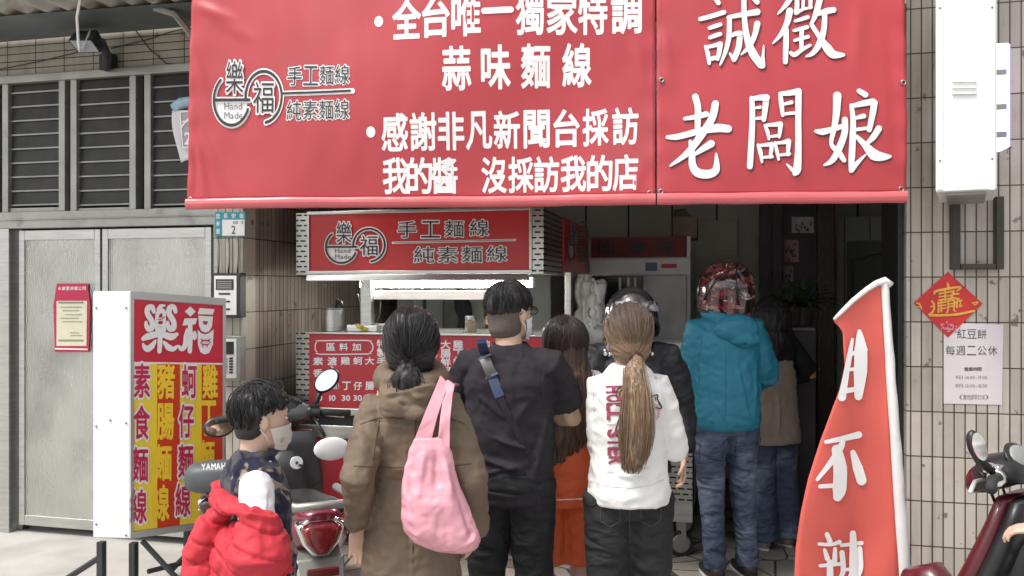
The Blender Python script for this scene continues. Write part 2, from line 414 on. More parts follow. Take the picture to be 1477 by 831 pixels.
def line(g, s, surf, x0, y0, x1, y1, h, off=0, lift=.004, w=None, fit=True):
    """characters spread evenly from centre (x0, y0) to centre (x1, y1)"""
    n = len(s)
    for i, ch in enumerate(s):
        if ch == ' ': continue
        t = i / (n - 1) if n > 1 else 0
        ww = w or abs(x1 - x0) / max(1, n - 1) * .9
        pxput(g, ch, surf, x0 + (x1 - x0) * t, y0 + (y1 - y0) * t, ww, h, off, lift, fit, sl=(y1 - y0) / (x1 - x0) if abs(x1 - x0) > 1 else 0)
def latin(g, s, surf, x, y, h, off=0, lift=.004, asp=1.0, rot=0):
    """a word in Latin letters or digits, left end at (x, y baseline), cap height h"""
    c, sn = math.cos(rot), math.sin(rot); pen = 0; k = h / .72
    for ch in s:
        vs, fs = glyph(ch, off)
        if vs:
            def P(v):
                a, b = pen + v[0] * k * asp, v[1] * k
                return surf(x + a * c - b * sn, y - (a * sn + b * c), lift)
            g.add([P(v) for v in vs], fs)
        base, _ = glyph(ch, 0)
        pen += ((max(v[0] for v in base) + .09) if base else .3) * k * asp
_sl = [0]
def stroke(g, surf, pts, lift=.004, n=5, cap=True):
    """a brush stroke: list of (x, y, half width) in the photo's pixels, laid on a surface"""
    P = []
    m = len(pts)
    for i in range(m - 1):          # Catmull-Rom for a soft path
        a, b, c, d = pts[max(0, i - 1)], pts[i], pts[i + 1], pts[min(m - 1, i + 2)]
        for k in range(n):
            t = k / n
            P.append([.5 * (2 * b[j] + (c[j] - a[j]) * t + (2 * a[j] - 5 * b[j] + 4 * c[j] - d[j]) * t * t + (3 * b[j] - a[j] - 3 * c[j] + d[j]) * t ** 3) for j in range(2)] + [b[2] + (c[2] - b[2]) * t])
    P.append(list(pts[-1]))
    _sl[0] = (_sl[0] + 1) % 12; lf = lift + _sl[0] * .0003
    L, Rr = [], []
    for i, p in enumerate(P):
        q0, q1 = P[max(0, i - 1)], P[min(len(P) - 1, i + 1)]
        dx, dy = q1[0] - q0[0], q1[1] - q0[1]; l = math.hypot(dx, dy) or 1
        L.append((p[0] - dy / l * p[2], p[1] + dx / l * p[2])); Rr.append((p[0] + dy / l * p[2], p[1] - dx / l * p[2]))
    vs = [surf(x, y, lf) for x, y in L] + [surf(x, y, lf) for x, y in Rr]; k = len(P)
    fs = [(i, i + 1, k + i + 1, k + i) for i in range(k - 1)]
    g.add(vs, fs)
    if cap:
        for e, (i, j) in ((0, (0, 1)), (1, (-1, -2))):
            x, y, r = P[i]; dx, dy = x - P[j][0], y - P[j][1]; a0 = math.atan2(dy, dx)
            if r < .3: continue
            fan = [surf(x + r * math.cos(a0 + t * math.pi / 2), y + r * math.sin(a0 + t * math.pi / 2), lf) for t in (-1, -.66, -.33, 0, .33, .66, 1)]
            g.add(fan, [tuple(range(len(fan)))])
def blob(g, surf, pts, lift=.004):   # a filled outline
    g.add([surf(x, y, lift) for x, y in pts], [tuple(range(len(pts)))])
# ================================================================== materials
M = {}
M['steel'] = mat('brushed_steel', (.56, .56, .54), .32, 1, var=.12, vs=5, rv=.1, stretch=(1, 1, 12))
M['steel_dark'] = mat('old_steel', (.3, .3, .29), .4, 1, var=.2, vs=4, rv=.12)
M['frame_grey'] = mat('grey_frame', (.36, .36, .33), .45, .6, var=.15, vs=5, dirt=((.2, .19, .17), 9, .6, .6))
M['dark'] = mat('dark_metal', (.028, .028, .03), .5, var=.2)
M['black'] = mat('black_plastic', (.018, .018, .02), .38, var=.15, vs=20, bump=.05, bs=300)
M['white'] = mat('white_paint', (.82, .82, .81), .38, var=.025, vs=3, dirt=((.5, .48, .44), 5, .66, .45))
M['red_vinyl'] = mat('red_vinyl', (.47, .050, .061), .40, var=.07, vs=1.2, bump=.05, bs=250, spec=.55, rv=.12, dirt=((.36, .07, .075), 1.6, .55, .45))
M['red_hem'] = mat('lit_red_hem', (.58, .12, .13), .3, spec=.6)  # banner vinyl made paler: light caught by the roll is in the colour
M['ink_white'] = mat('white_ink', (.88, .87, .86), .4, var=.02)
M['ink_black'] = mat('black_ink', (.03, .028, .03), .5)
M['ink_grey'] = mat('grey_print', (.16, .13, .12), .5)
M['red_sign'] = mat('red_sign_face', (.52, .03, .03), .3, var=.05, vs=2)
M['red_menu'] = mat('red_menu_face', (.50, .035, .05), .35, var=.05, vs=3)
M['yellow'] = mat('yellow_print', (.88, .66, .05), .4, var=.05, vs=4)
M['orange_red'] = mat('orange_red_print', (.62, .05, .018), .4, var=.05, vs=4)
M['crimson'] = mat('crimson_print', (.52, .022, .075), .4)
M['gold'] = mat('gold_print', (.75, .40, .07), .4, var=.15, vs=60)
M['glass'] = mat('dark_glass', (.02, .022, .022), .12, spec=.6, var=.3, vs=3)
M['panel'] = mat('pale_green_panel', (.60, .63, .55), .55, var=.06, vs=2, dirt=((.25, .25, .2), 4, .6, .4))
M['wood'] = mat('dark_carved_wood', (.055, .038, .026), .4, var=.4, vs=14, stretch=(3, 3, .6), bump=.4, bs=40)
M['leaf'] = mat('dark_leaf', (.045, .08, .035), .45, var=.35, vs=9)
M['paper'] = mat('white_paper', (.78, .75, .76), .6, var=.03)
M['rubber'] = mat('tyre_rubber', (.022, .022, .022), .75, bump=.2, bs=90)
M['chrome'] = mat('chrome', (.75, .75, .75), .12, 1)
M['mirror'] = mat('mirror_glass', (.9, .9, .9), .02, 1)

# ================================================================== ground
m = mat('street_concrete', (.40, .385, .36), .8, var=.12, vs=1.6, bump=.25, bs=70, dirt=((.20, .19, .175), 1.1, .50, .6))
s = G().add([(-150, -150, 0), (150, -150, 0), (150, 150, 0), (-150, 150, 0)], [(0, 1, 2, 3)]).build('ground', m)
tag(s, None, None, kind='structure')
m = mat('crazy_paving', (.36, .33, .28), .6); ns, ln, b = nodes(m)
tc = ns.new('ShaderNodeTexCoord'); v1 = ns.new('ShaderNodeTexVoronoi'); v1.feature = 'DISTANCE_TO_EDGE'; v1.inputs['Scale'].default_value = 4.3
v2 = ns.new('ShaderNodeTexVoronoi'); v2.inputs['Scale'].default_value = 4.3
for v in (v1, v2): ln.new(tc.outputs['Object'], v.inputs['Vector'])
nz = ns.new('ShaderNodeTexNoise'); nz.inputs['Scale'].default_value = 20; nz.inputs['Detail'].default_value = 6; ln.new(tc.outputs['Object'], nz.inputs['Vector'])
rp = ns.new('ShaderNodeMapRange'); rp.inputs[1].default_value = .012; rp.inputs[2].default_value = .03; ln.new(v1.outputs['Distance'], rp.inputs[0])
sp = ns.new('ShaderNodeSeparateColor'); ln.new(v2.outputs['Color'], sp.inputs[0])
r3 = ns.new('ShaderNodeMapRange'); r3.inputs[3].default_value = .6; r3.inputs[4].default_value = 1.15; ln.new(sp.outputs[0], r3.inputs[0])
sc = ns.new('ShaderNodeVectorMath'); sc.operation = 'SCALE'; sc.inputs[0].default_value = (.43, .40, .35); ln.new(r3.outputs[0], sc.inputs['Scale'])
mn = ns.new('ShaderNodeMix'); mn.data_type = 'RGBA'; mn.blend_type = 'MULTIPLY'; mn.inputs[0].default_value = .5; ln.new(sc.outputs[0], mn.inputs[6]); ln.new(nz.outputs['Color'], mn.inputs[7])
mx = ns.new('ShaderNodeMix'); mx.data_type = 'RGBA'; ln.new(rp.outputs[0], mx.inputs[0]); mx.inputs[6].default_value = (.045, .04, .035, 1); ln.new(mn.outputs[2], mx.inputs[7])
ln.new(mx.outputs[2], b.inputs['Base Color'])
bp = ns.new('ShaderNodeBump'); bp.inputs['Distance'].default_value = .006; ln.new(rp.outputs[0], bp.inputs['Height']); ln.new(bp.outputs[0], b.inputs['Normal'])
s = G().add([(-2.87, 4.45, .004), (2.6, 4.45, .004), (2.6, 9, .004), (-2.87, 9, .004)], [(0, 1, 2, 3)]).build('paved_floor', m)
tag(s, None, None, kind='structure')

# ================================================================== the building
YF, YL, YG = 4.75, 4.70, 4.85      # faces of the right wall, the left pillar and the gate
XR, XL = .998, -2.873              # the shop's opening
XGL = -5.6
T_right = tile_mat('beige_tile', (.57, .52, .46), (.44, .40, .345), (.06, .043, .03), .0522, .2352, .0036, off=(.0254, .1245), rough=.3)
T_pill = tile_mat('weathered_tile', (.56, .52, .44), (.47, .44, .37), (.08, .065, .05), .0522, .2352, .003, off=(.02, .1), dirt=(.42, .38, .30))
T_side = tile_mat('shaded_tile', (.40, .335, .285), (.27, .23, .195), (.035, .024, .018), .0522, .2352, .0038, ax='Y', off=(.01, .1))  # return wall stands in shade; its darkness is put into the tile colour
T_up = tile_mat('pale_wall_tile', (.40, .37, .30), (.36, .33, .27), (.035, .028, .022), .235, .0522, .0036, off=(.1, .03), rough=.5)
w = G().bx((XR, YF, 0), (4.2, YF + .3, 6)).build('tiled_wall', T_right)
tag(w, 'beige vertical tiled wall with dark joints beside the shop opening, right of the red flag', 'wall')
p = thing('tiled_pillar', 'weathered tiled pillar between the steel gate and the food cart, carrying the house number', 'pillar', ((XL - 3.079) / 2 - .0, YL, 0))
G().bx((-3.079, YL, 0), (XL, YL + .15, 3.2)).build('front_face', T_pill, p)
G().bx((-3.079, YL + .15, 0), (XL, 8.2, 3.2)).build('return_wall', T_side, p, label='tiled return wall running into the shop, tiles coloured darker for shade')
# upper wall, shop room
w = thing('upper_wall', 'pale tiled house wall of long tiles above the louvred windows', 'wall', (-4, YG, 3))
z0 = atY(140, 103, YG).z
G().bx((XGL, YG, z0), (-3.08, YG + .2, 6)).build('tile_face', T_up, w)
G().bx((-3.08, YF, 3.2), (XR, YF + .3, 6)).build('shop_lintel', M['panel'], w)
back = thing('shop_back_wall', 'pale green panelled back wall of the shop interior', 'wall', (-1, 8.2, 0))
g = G().bx((-3.1, 8.2, 0), (3.0, 8.3, 3.2)); g.build('wall_panel', M['panel'], back)
g = G()
for k in range(13): g.bx((-2.9 + k * .42, 8.19, 0), (-2.885 + k * .42, 8.2, 3.1))
g.build('panel_joint', M['dark'], back)
tag(G().bx((2.9, YF + .3, 0), (3.0, 8.2, 3.2)).build('side_wall', M['panel']), 'dim green side wall of the shop room behind the tiled wall', 'wall')
tag(G().bx((-3.1, YF + .3, 3.0), (3.0, 8.3, 3.2)).build('ceiling', mat('ceiling_paint', (.75, .75, .72), .7)), None, None, kind='structure')

# ---------------- louvred windows above the gate
slat_m = mat('louvre_glass', (.035, .034, .031), .45, spec=.3, var=.35, vs=6, rv=.1)
edge_m = mat('louvre_edge', (.30, .30, .28), .35, .4, var=.15)
def louvre(x0, x1, ya, yb, label):
    a, bb = atY(x0, 200, YG), atY(x1, 200, YG); zt, zb = atY(x0, ya, YG).z, atY((x0 + x1) / 2, 306, YG).z
    t = thing('louvre_window', label, 'window', ((a.x + bb.x) / 2, YG, zb), group='louvred windows above the gate')
    f = G(); 
    for x in (a.x, bb.x - .05): f.bx((x, YG - .03, zb), (x + .05, YG + .05, zt))
    f.bx((a.x + .05, YG - .015, zt - .03), (bb.x - .05, YG + .05, zt)); f.bx((a.x + .05, YG - .015, zb), (bb.x - .05, YG + .05, zb + .03))
    f.build('window_frame', M['frame_grey'], t, bevel=.004)
    G().bx((a.x + .05, YG + .10, zb), (bb.x - .05, YG + .12, zt)).build('backing', M['dark'], t)
    n = int((zt - zb) / .098)
    for i in range(n):
        z = zb + .05 + i * .098
        s = G().hexa([(a.x + .05, YG + .005, z), (bb.x - .05, YG + .005, z), (bb.x - .05, YG + .012, z + .094), (a.x + .05, YG + .012, z + .094)],
                     [(a.x + .05, YG, z + .004), (bb.x - .05, YG, z + .004), (bb.x - .05, YG + .008, z + .096), (a.x + .05, YG + .008, z + .096)]).build('slat', slat_m, t)
        G().bx((a.x + .05, YG - .006, z - .004), (bb.x - .05, YG + .004, z + .006)).build('slat_edge', edge_m, s)
louvre(-90, -4, 125, 308, 'leftmost louvred window, cut by the edge of the photo')
louvre(8, 98, 117, 308, 'louvred window of dark glass slats at the left, under the floodlight')
louvre(106, 200, 109, 305, 'middle louvred window of dark glass slats, right below the floodlight arm')
louvre(212, 300, 102, 303, 'louvred window half hidden behind the edge of the large red banner')
tag(G().bx((XGL, YG - .05, z0 - .055), (-3.08, YG - .002, z0)).build('window_lintel', M['frame_grey'], bevel=.006), 'long grey rail across the top of the louvred windows', 'rail')
tag(G().bx((XGL, YG + .2, 0), (-3.08, YG + .3, 3.4)).build('dark_backing_wall', M['dark']), 'dark wall behind the gate and louvred windows', 'wall')
# dark eave and tin roof
ze = atY(60, 42, 4.6).z; zte = atY(60, 19, 4.42).z
tag(G().hexa([(XGL, 4.55, ze - .02), (-2.9, 4.62, ze - .02), (-2.9, YG - .01, ze + .02), (XGL, YG - .01, ze + .02)],
             [(XGL, 4.36, zte), (-2.9, 4.46, zte), (-2.9, YG - .01, zte), (XGL, YG - .01, zte)]).build('eave_beam', mat('eave_dark', (.10, .11, .11), .6, var=.25, vs=3, dirt=((.2, .19, .17), 5, .6, .5)), bevel=.01),
    'dark grey eave beam over the tile strip at the top left', 'eave')
g = G()
def roof_pt(u, v):
    x = XGL + u * 2.75; y = 4.62 - v * .75
    return Vector((x, y, zte + .022 + v * .03 + .018 * math.sin(x * 42) + .01 * noise.noise(Vector((x * 3, y * 3, 0)))))
g.grid(roof_pt, 150, 6)
tag(g.build('tin_roof', mat('rusty_tin', (.55, .52, .47), .5, .3, var=.3, vs=5, dirt=((.28, .14, .06), 6, .52, .8)), smooth=True, solid=.006), 'rusty corrugated tin roof edge at the top left corner', 'roof')

# ---------------- stainless gate
gm = mat('rippled_steel', (.58, .58, .54), .30, .85, var=.10, vs=2.2, dirt=((.30, .30, .27), 1.7, .50, .55), rv=.12); ns, ln, b = nodes(gm)
tc = ns.new('ShaderNodeTexCoord'); mp = ns.new('ShaderNodeMapping'); mp.inputs['Scale'].default_value = (1, 1, 1); ln.new(tc.outputs['Object'], mp.inputs[0])
wv = ns.new('ShaderNodeTexWave'); wv.bands_direction = 'X'; wv.inputs['Scale'].default_value = 19; wv.inputs['Distortion'].default_value = 3.2; wv.inputs['Detail'].default_value = 1.5; wv.inputs['Detail Scale'].default_value = 1.6
ln.new(mp.outputs[0], wv.inputs['Vector'])
bp = ns.new('ShaderNodeBump'); bp.inputs['Strength'].default_value = .34; bp.inputs['Distance'].default_value = .010; ln.new(wv.outputs['Fac'], bp.inputs['Height']); ln.new(bp.outputs[0], b.inputs['Normal'])
gate = thing('steel_gate', 'tall stainless steel double gate with rippled panels under the louvred windows', 'gate', (-4, YG, 0))
def gx(px): return atY(px, 500, YG).x
zt = atY(150, 304, YG).z; zm = atY(150, 328, YG).z
def leaf(xa, xb, name):
    d = G().bx((gx(xa), YG, .05), (gx(xb), YG + .05, zm - .01)).build(name, gm, gate, bevel=.004)
    f = G(); A, B = gx(xa), gx(xb)
    for x in (A, B - .045): f.bx((x, YG - .012, .05), (x + .045, YG - .001, zm - .012))
    f.bx((A + .046, YG - .012, .05), (B - .046, YG - .001, .12)); f.bx((A + .046, YG - .012, zm - .08), (B - .046, YG - .001, zm - .012))
    f.build('leaf_frame', M['steel'], d, bevel=.003)
leaf(29, 146, 'gate_leaf'); leaf(149, 306, 'gate_leaf')
g = G(); g.bx((gx(-90), YG - .05, zm), (-3.085, YG + .08, zt)); g.bx((gx(-90), YG - .062, zm + .055), (-3.085, YG - .052, zm + .063))
g.build('gate_header', M['frame_grey'], gate, bevel=.006)
G().bx((gx(3), YG - .05, 0), (gx(21), YG + .08, zm - .002)).build('gate_post', M['steel'], gate, bevel=.005)
G().bx((gx(21), YG + .02, 0), (gx(29), YG + .08, zm - .002)).build('gate_post', M['steel_dark'], gate)
g = G()
for za, zb in ((.05, .78), (.82, 1.08), (1.12, 1.72), (1.76, zm - .01)): g.bx((gx(-90), YG - .02, za), (gx(2), YG + .04, zb))
g.build('fixed_panel', M['steel'], gate, bevel=.008)
# ---------------- notice on the gate
pl = Plane((0, YG - .016, 0), (0, -1, 0)); S = pl.px
nt_ = thing('gate_notice', 'red edged company notice with a cream sheet, taped on the steel gate', 'notice', S(103, 508))
G().slab([S(79, 508), S(128, 508), S(130, 440), S(77, 440)], pl.n, .003).build('card', M['crimson'], nt_)
G().slab([S(77, 440), S(130, 440), S(126, 409), S(82, 409)], pl.n, .003).build('card_top', M['crimson'], nt_)
G().slab([S(82, 499, .003), S(125, 499, .003), S(126, 434, .003), S(82, 434, .003)], pl.n, .002).build('sheet', mat('cream_sheet', (.72, .70, .52), .6, var=.04, vs=30), nt_)
g = G(); line(g, '永慶里房屋公司', S, 87, 416, 122, 416, 5, .01, .005, 5)
g.bx(S(80, 502, .004), S(127, 505, .005)); g.build('lettering', M['ink_white'], nt_)
g = G()
for y in (436.5, 491): g.slab([S(85, y + 1.2, .0062), S(121, y + 1.2, .0062), S(121, y - 1.2, .0062), S(85, y - 1.2, .0062)], pl.n, .001)
for k, y in enumerate((443, 448, 454, 459, 464, 480, 484)):
    x0 = 88 + (14 if y > 475 else (k % 3) * 3); g.slab([S(x0, y + .45, .0062), S(119 - (k % 2) * 4, y + .45, .0062), S(119 - (k % 2) * 4, y - .45, .0062), S(x0, y - .45, .0062)], pl.n, .001)
g.build('printed_lines', mat('green_grey_ink', (.26, .28, .2), .6), nt_)

# ---------------- house number, meter boxes on the pillar
pl = Plane((0, YL - .012, 0), (0, -1, 0)); S = pl.px
hn = thing('house_number', 'teal and white house number plate at the top of the weathered pillar', 'number plate', S(331, 340))
G().slab([S(309, 341), S(354, 341), S(354, 306), S(309, 306)], pl.n, .01).build('plate', mat('teal_enamel', (.03, .30, .36), .35), hn, bevel=.003)
G().slab([S(321, 340, .003), S(353, 340, .003), S(353, 317, .003), S(321, 317, .003)], pl.n, .002).build('white_field', M['white'], hn)
g = G(); latin(g, '2', S, 334, 337.5, 12, .0, .006, .8); latin(g, '320', S, 336, 323, 4, 0, .006, .9); pxput(g, '巷', S, 350, 321, 3.5, 4, 0, .006); g.build('number', M['ink_black'], hn)
g = G(); line(g, '長安街', S, 326, 311.5, 349, 311.5, 7, .01, .004, 6); line(g, '忠孝里', S, 315, 312, 315, 334, 7, .01, .004, 6); g.build('street_lettering', M['ink_white'], hn)
def meterbox(x0, y0, x1, y1, label, kind):
    t = thing('meter_box', label, 'meter box', S((x0 + x1) / 2, y1), group='meter boxes on the pillar')
    G().slab([S(x0, y1, .06), S(x1, y1, .06), S(x1, y0, .06), S(x0, y0, .06)], pl.n, .07).build('housing', M['frame_grey'] if kind else M['dark'], t, bevel=.005)
    G().slab([S(x0 + 4, y1 - 4, .063), S(x1 - 5, y1 - 4, .063), S(x1 - 5, y0 + 4, .063), S(x0 + 4, y0 + 4, .063)], pl.n, .004).build('front_plate', M['white'], t, bevel=.002)
    g = G(); h = G()
    if not kind:
        g.slab([S(x0 + 7, y0 + 24, .067), S(x1 - 9, y0 + 24, .067), S(x1 - 9, y0 + 9, .067), S(x0 + 7, y0 + 9, .067)], pl.n, .004)
        for k in range(3): g.slab([S(x0 + 11, y0 + 31 + k * 11, .067), S(x1 - 14, y0 + 31 + k * 11, .067), S(x1 - 14, y0 + 28.5 + k * 11, .067), S(x0 + 11, y0 + 28.5 + k * 11, .067)], pl.n, .003)
        for k in range(4): h.slab([S(x0 + 9, y0 + 13 + k * 3, .07), S(x1 - 11, y0 + 13 + k * 3, .07), S(x1 - 11, y0 + 11.5 + k * 3, .07), S(x0 + 9, y0 + 11.5 + k * 3, .07)], pl.n, .002)
    else:
        g.slab([S(x0 + 7, y0 + 26, .067), S(x1 - 9, y0 + 26, .067), S(x1 - 9, y0 + 8, .067), S(x0 + 7, y0 + 8, .067)], pl.n, .004)
        for k in range(6):
            g.slab([S(x1 - 15, y0 + 33 + k * 4, .067), S(x1 - 10, y0 + 33 + k * 4, .067), S(x1 - 10, y0 + 30.5 + k * 4, .067), S(x1 - 15, y0 + 30.5 + k * 4, .067)], pl.n, .003)
            h.slab([S(x0 + 7, y0 + 33 + k * 4, .068), S(x1 - 18, y0 + 33 + k * 4, .068), S(x1 - 18, y0 + 31 + k * 4, .068), S(x0 + 7, y0 + 31 + k * 4, .068)], pl.n, .003)
    g.build('window' if not kind else 'display', M['dark'], t); h.build('label_strip' if not kind else 'button_row', M['frame_grey'], t)
meterbox(313, 394, 354, 458, 'upper meter box with a small window and three slots, on the weathered pillar', 0)
meterbox(320, 484, 354, 548, 'lower intercom box with keypad and dark screen, on the weathered pillar', 1)
for k, x in enumerate((316, 331, 344)):
    tag(G().tube([S(x, 342, .01), S(x + 1, 368, .01), S(x, 394, .01)], .006, 6).build('conduit', M['steel_dark'], smooth=True), 'thin grey conduit from the house number down to the upper meter box', 'conduit', 'conduits above the meter box')

# ---------------- floodlight with its white cable, awning bracket
fl = thing('floodlight', 'black floodlight with a glass face tilted down, on an arm under the eave', 'floodlight', atY(155, 97, YG - .02))
c = [atY(x, y, 4.45) for x, y in ((98, 58), (131, 58), (143, 75), (114, 76))]
lo = [atY(97, 58, 4.42), atY(133, 58, 4.42), atY(146, 76, 4.36), atY(113, 77, 4.36)]
up = [atY(108, 44, 4.6), atY(141, 43, 4.6), atY(154, 66, 4.56), atY(122, 66, 4.56)]
g = G().hexa(lo, up); g.build('housing', M['dark'], fl, bevel=.008)
n = (lo[1] - lo[0]).cross(lo[3] - lo[0]).normalized(); n = n if n.y < 0 else -n
cc = sum(lo, Vector()) / 4
G().slab([cc + (p - cc) * .86 + n * .004 for p in lo], n, .003).build('glass_face', mat('lamp_glass', (.42, .44, .45), .15, var=.1), fl)
G().tube([atY(146, 60, 4.52), atY(155, 80, 4.65), atY(154, 98, YG - .06)], .028, 8).build('arm', M['dark'], fl)
G().bx(atY(143, 78, YG - .07), atY(162, 100, YG - .06) + Vector((0, .05, 0))).build('bracket', M['dark'], fl)
g = G(); g.tube([atY(x, y, Y) for x, y, Y in ((117, -12, 4.25), (114, 8, 4.25), (111, 25, 4.28), (112, 42, 4.3), (113, 60, 4.3), (115, 74, 4.34))], .0085, 8)
g.tube([atY(x, y, Y) for x, y, Y in ((115, 74, 4.34), (121, 67, 4.36), (128, 50, 4.5), (134, 34, 4.7))], .0065, 8)
tag(g.build('white_cable', M['white'], smooth=True), 'white cable hanging in front of the floodlight', 'cable')
for pts, r_, lab in ((((0, 100), (60, 88), (110, 76), (112, 74)), .004, 'thin dark wire running from the left edge to the floodlight'),
                (((160, 70), (210, 58), (250, 45), (274, 40)), .004, 'thin dark wire sagging from the floodlight arm towards the red banner'),
                (((190, 36), (215, 70), (240, 92), (276, 94)), .004, 'loose dark wire looping below the awning bracket')):
    tag(G().tube([atY(x, y, YG - .02) for x, y in pts], r_, 6).build('wire', M['dark'], smooth=True), lab, 'wire', 'wires on the tile strip')
br = thing('awning_bracket', 'grey steel awning bracket at the top left of the red banner', 'bracket', atY(250, 20, 4.6))
G().tube([atY(220, 10, 4.5), atY(252, 20, 4.5), atY(276, 50, 4.6)], .022, 6).build('brace', M['frame_grey'], br)
G().bx(atY(216, 2, 4.55), atY(285, 9, 4.62) + Vector((0, .05, 0))).build('arm', M['dark'], br)
G().bx(atY(203, 19, 4.6), atY(218, 28, 4.66) + Vector((0, .05, 0))).build('clamp', M['dark'], br)

# small hanging shop sign half behind the banner
hs_ = thing('hanging_sign', 'small pale cloth sign with a blue top, peeking out left of the red banner', 'sign', atY(262, 233, 4.5))
pl = Plane((0, 4.5, 0), (0, -1, 0)); S = pl.px
def sg(u, v):
    x = 252 + u * 48 + (8 * (v - .2) ** 2 if u < .5 else 0); y = 160 + v * (74 - 16 * u)
    return S(x + 6 * v * (1 - u) - 3, y, .012 * math.sin(v * 5 + u * 3))
G().grid(sg, 10, 16).build('cloth_panel', mat('pale_cloth', (.68, .66, .66), .6, var=.06), hs_, smooth=True, solid=.006)
G().tube([S(251, 156), S(262, 149), S(300, 144)], [.03, .035, .035], 10).build('blue_roll', mat('blue_roll', (.30, .44, .52), .5, var=.2, vs=15), hs_, smooth=True)
g = G()
for a, b2 in (((264, 163), (300, 160)), ((264, 163), (268, 214)), ((268, 214), (300, 211))): stroke(g, S, [(*a, .8), (*b2, .8)], .03)
stroke(g, S, [(276, 173, 1.5), (269, 181, 1.3), (266, 186, .8)], .03); stroke(g, S, [(268, 177, 1), (284, 175, 1)], .03); pxput(g, '2', S, 275, 201, 9, 17, .02, .03)
g.build('lettering', M['ink_white'], hs_)
G().slab([S(265, 214, .026), S(300, 211, .026), S(300, 162, .026), S(264.5, 164, .026)], pl.n, .002).build('printed_field', mat('grey_field', (.42, .36, .38), .6), hs_)

# ================================================================== the awning with the two red banners
dl, dr = 4.478, 4.11
PL, PR = atD(270, 303, dl), atD(1307, 293, dr)
ex = Vector((PR.x - PL.x, PR.y - PL.y, 0)); LEN = ex.length; ex.normalize(); bn = Vector((ex.y, -ex.x, 0))
if bn.y > 0: bn = -bn
def uz(q): d = q - PL; return d.dot(ex), q.z
base = Plane(PL, bn)
SEAM = uz(base.px(946, 200))[0]
fold = []
for a, b2, w_, h_ in (((274, 150), (300, 292), 5, 12), ((276, 160), (330, 280), 6, 9), ((276, 60), (300, 130), 5, 7), ((280, 6), (340, 30), 7, 8), ((300, 20), (370, 60), 9, 5), ((283, 180), (284, 285), 4, -8),
                      ((932, 110), (915, 60), 6, 4), ((958, 30), (966, 120), 6, 4), ((955, 235), (975, 285), 6, 5), ((1240, 0), (1232, 110), 9, 5), ((1285, 20), (1290, 250), 8, -4), ((950, 200), (990, 290), 7, 4), ((930, 230), (905, 292), 8, 4)):
    A, B = base.px(*a), base.px(*b2); fold.append(((*uz(A), 0), (*uz(B), 0), w_ / 260, h_ / 1000))
crf = creases(fold)
def bdisp(q):
    u, z = uz(q); p = Vector((u, z, 0))
    d = 1.5 * crf(p) + .06 * noise.noise(Vector((u * .9, z * .9, 3))) + .009 * noise.noise(Vector((u * 3.2, z * 1.6, 8))) + .0035 * noise.noise(Vector((u * 9, z * 4, 2)))
    for x in (0, SEAM, LEN): d += .004 * math.sin(z * 34 + x) * math.exp(-abs(u - x) / .05)
    return d
BP = Plane(PL, bn, bdisp); BS = BP.px
ZT = 3.5
def zbot(u): return PL.z + (PR.z - PL.z) * u / LEN
def banner(u0, u1, label, edge):
    t = thing('red_banner', label, 'banner', PL + ex * ((u0 + u1) / 2), group='red banners on the awning')
    def fn(a, v):
        u = u0 + (u1 - u0) * a; zb = zbot(u) + .055
        q = PL + ex * (u + edge * .10 * v * (1 - a)); q.z = zb + (ZT - zb) * v
        return q + bn * bdisp(q)
    G().grid(fn, int((u1 - u0) * 60), 90).build('banner_sheet', M['red_vinyl'], t, smooth=True, solid=.003)
    def hem(a, v):
        u = u0 + (u1 - u0) * a; q = PL + ex * u; q.z = zbot(u) + .03; th = v * 2 * math.pi
        rr = .030 + .003 * noise.noise(Vector((u * 6, v * 3, 1)))
        return q + bn * (.012 + bdisp(q) + .55 * rr * math.cos(th)) + UP * (rr * math.sin(th))
    G().grid(hem, int((u1 - u0) * 40), 14).build('hem_roll', M['red_hem'], t, smooth=True)
    return t
b1 = banner(0, SEAM - .004, 'wide red banner with white lines of writing and a noodle bowl logo', .35)
b2 = banner(SEAM + .004, LEN, 'narrower red banner with four large brush characters and an old phrase, right of the seam', 0)
b2['label'] = 'narrower red banner with five large white brush characters, right of the seam'
for t, pts in ((b1, ((275, 288), (937, 279))), (b2, ((953, 277), (1300, 273), (944 + 10, 116), (1302, 120)))):
    for x, y in pts:
        q = BS(x, y, .004); g = G()
        g.tube([q + ex * (.011 * math.cos(a)) + UP * (.011 * math.sin(a)) for a in np.linspace(0, 2 * math.pi, 17)], .0045, 6); g.build('grommet', M['steel_dark'], t, smooth=True)
aw = thing('awning', 'steel awning frame and sheet roof carrying the red banners over the shop front', 'awning', ((PL.x + PR.x) / 2, 4.4, 3.4))
G().hexa([PL + UP * (ZT + .02 - PL.z), PR + UP * (ZT + .02 - PR.z), Vector((PR.x, YF - .01, ZT + .3)), Vector((PL.x, YF - .01, ZT + .3))],
         [PL + UP * (ZT + .05 - PL.z), PR + UP * (ZT + .05 - PR.z), Vector((PR.x, YF - .01, ZT + .33)), Vector((PL.x, YF - .01, ZT + .33))]).build('roof_sheet', M['frame_grey'], aw)
G().tube([PL - bn * .04 + UP * (ZT - PL.z - .02), PR - bn * .04 + UP * (ZT - PR.z - .02)], .025, 8).build('front_bar', M['frame_grey'], aw)
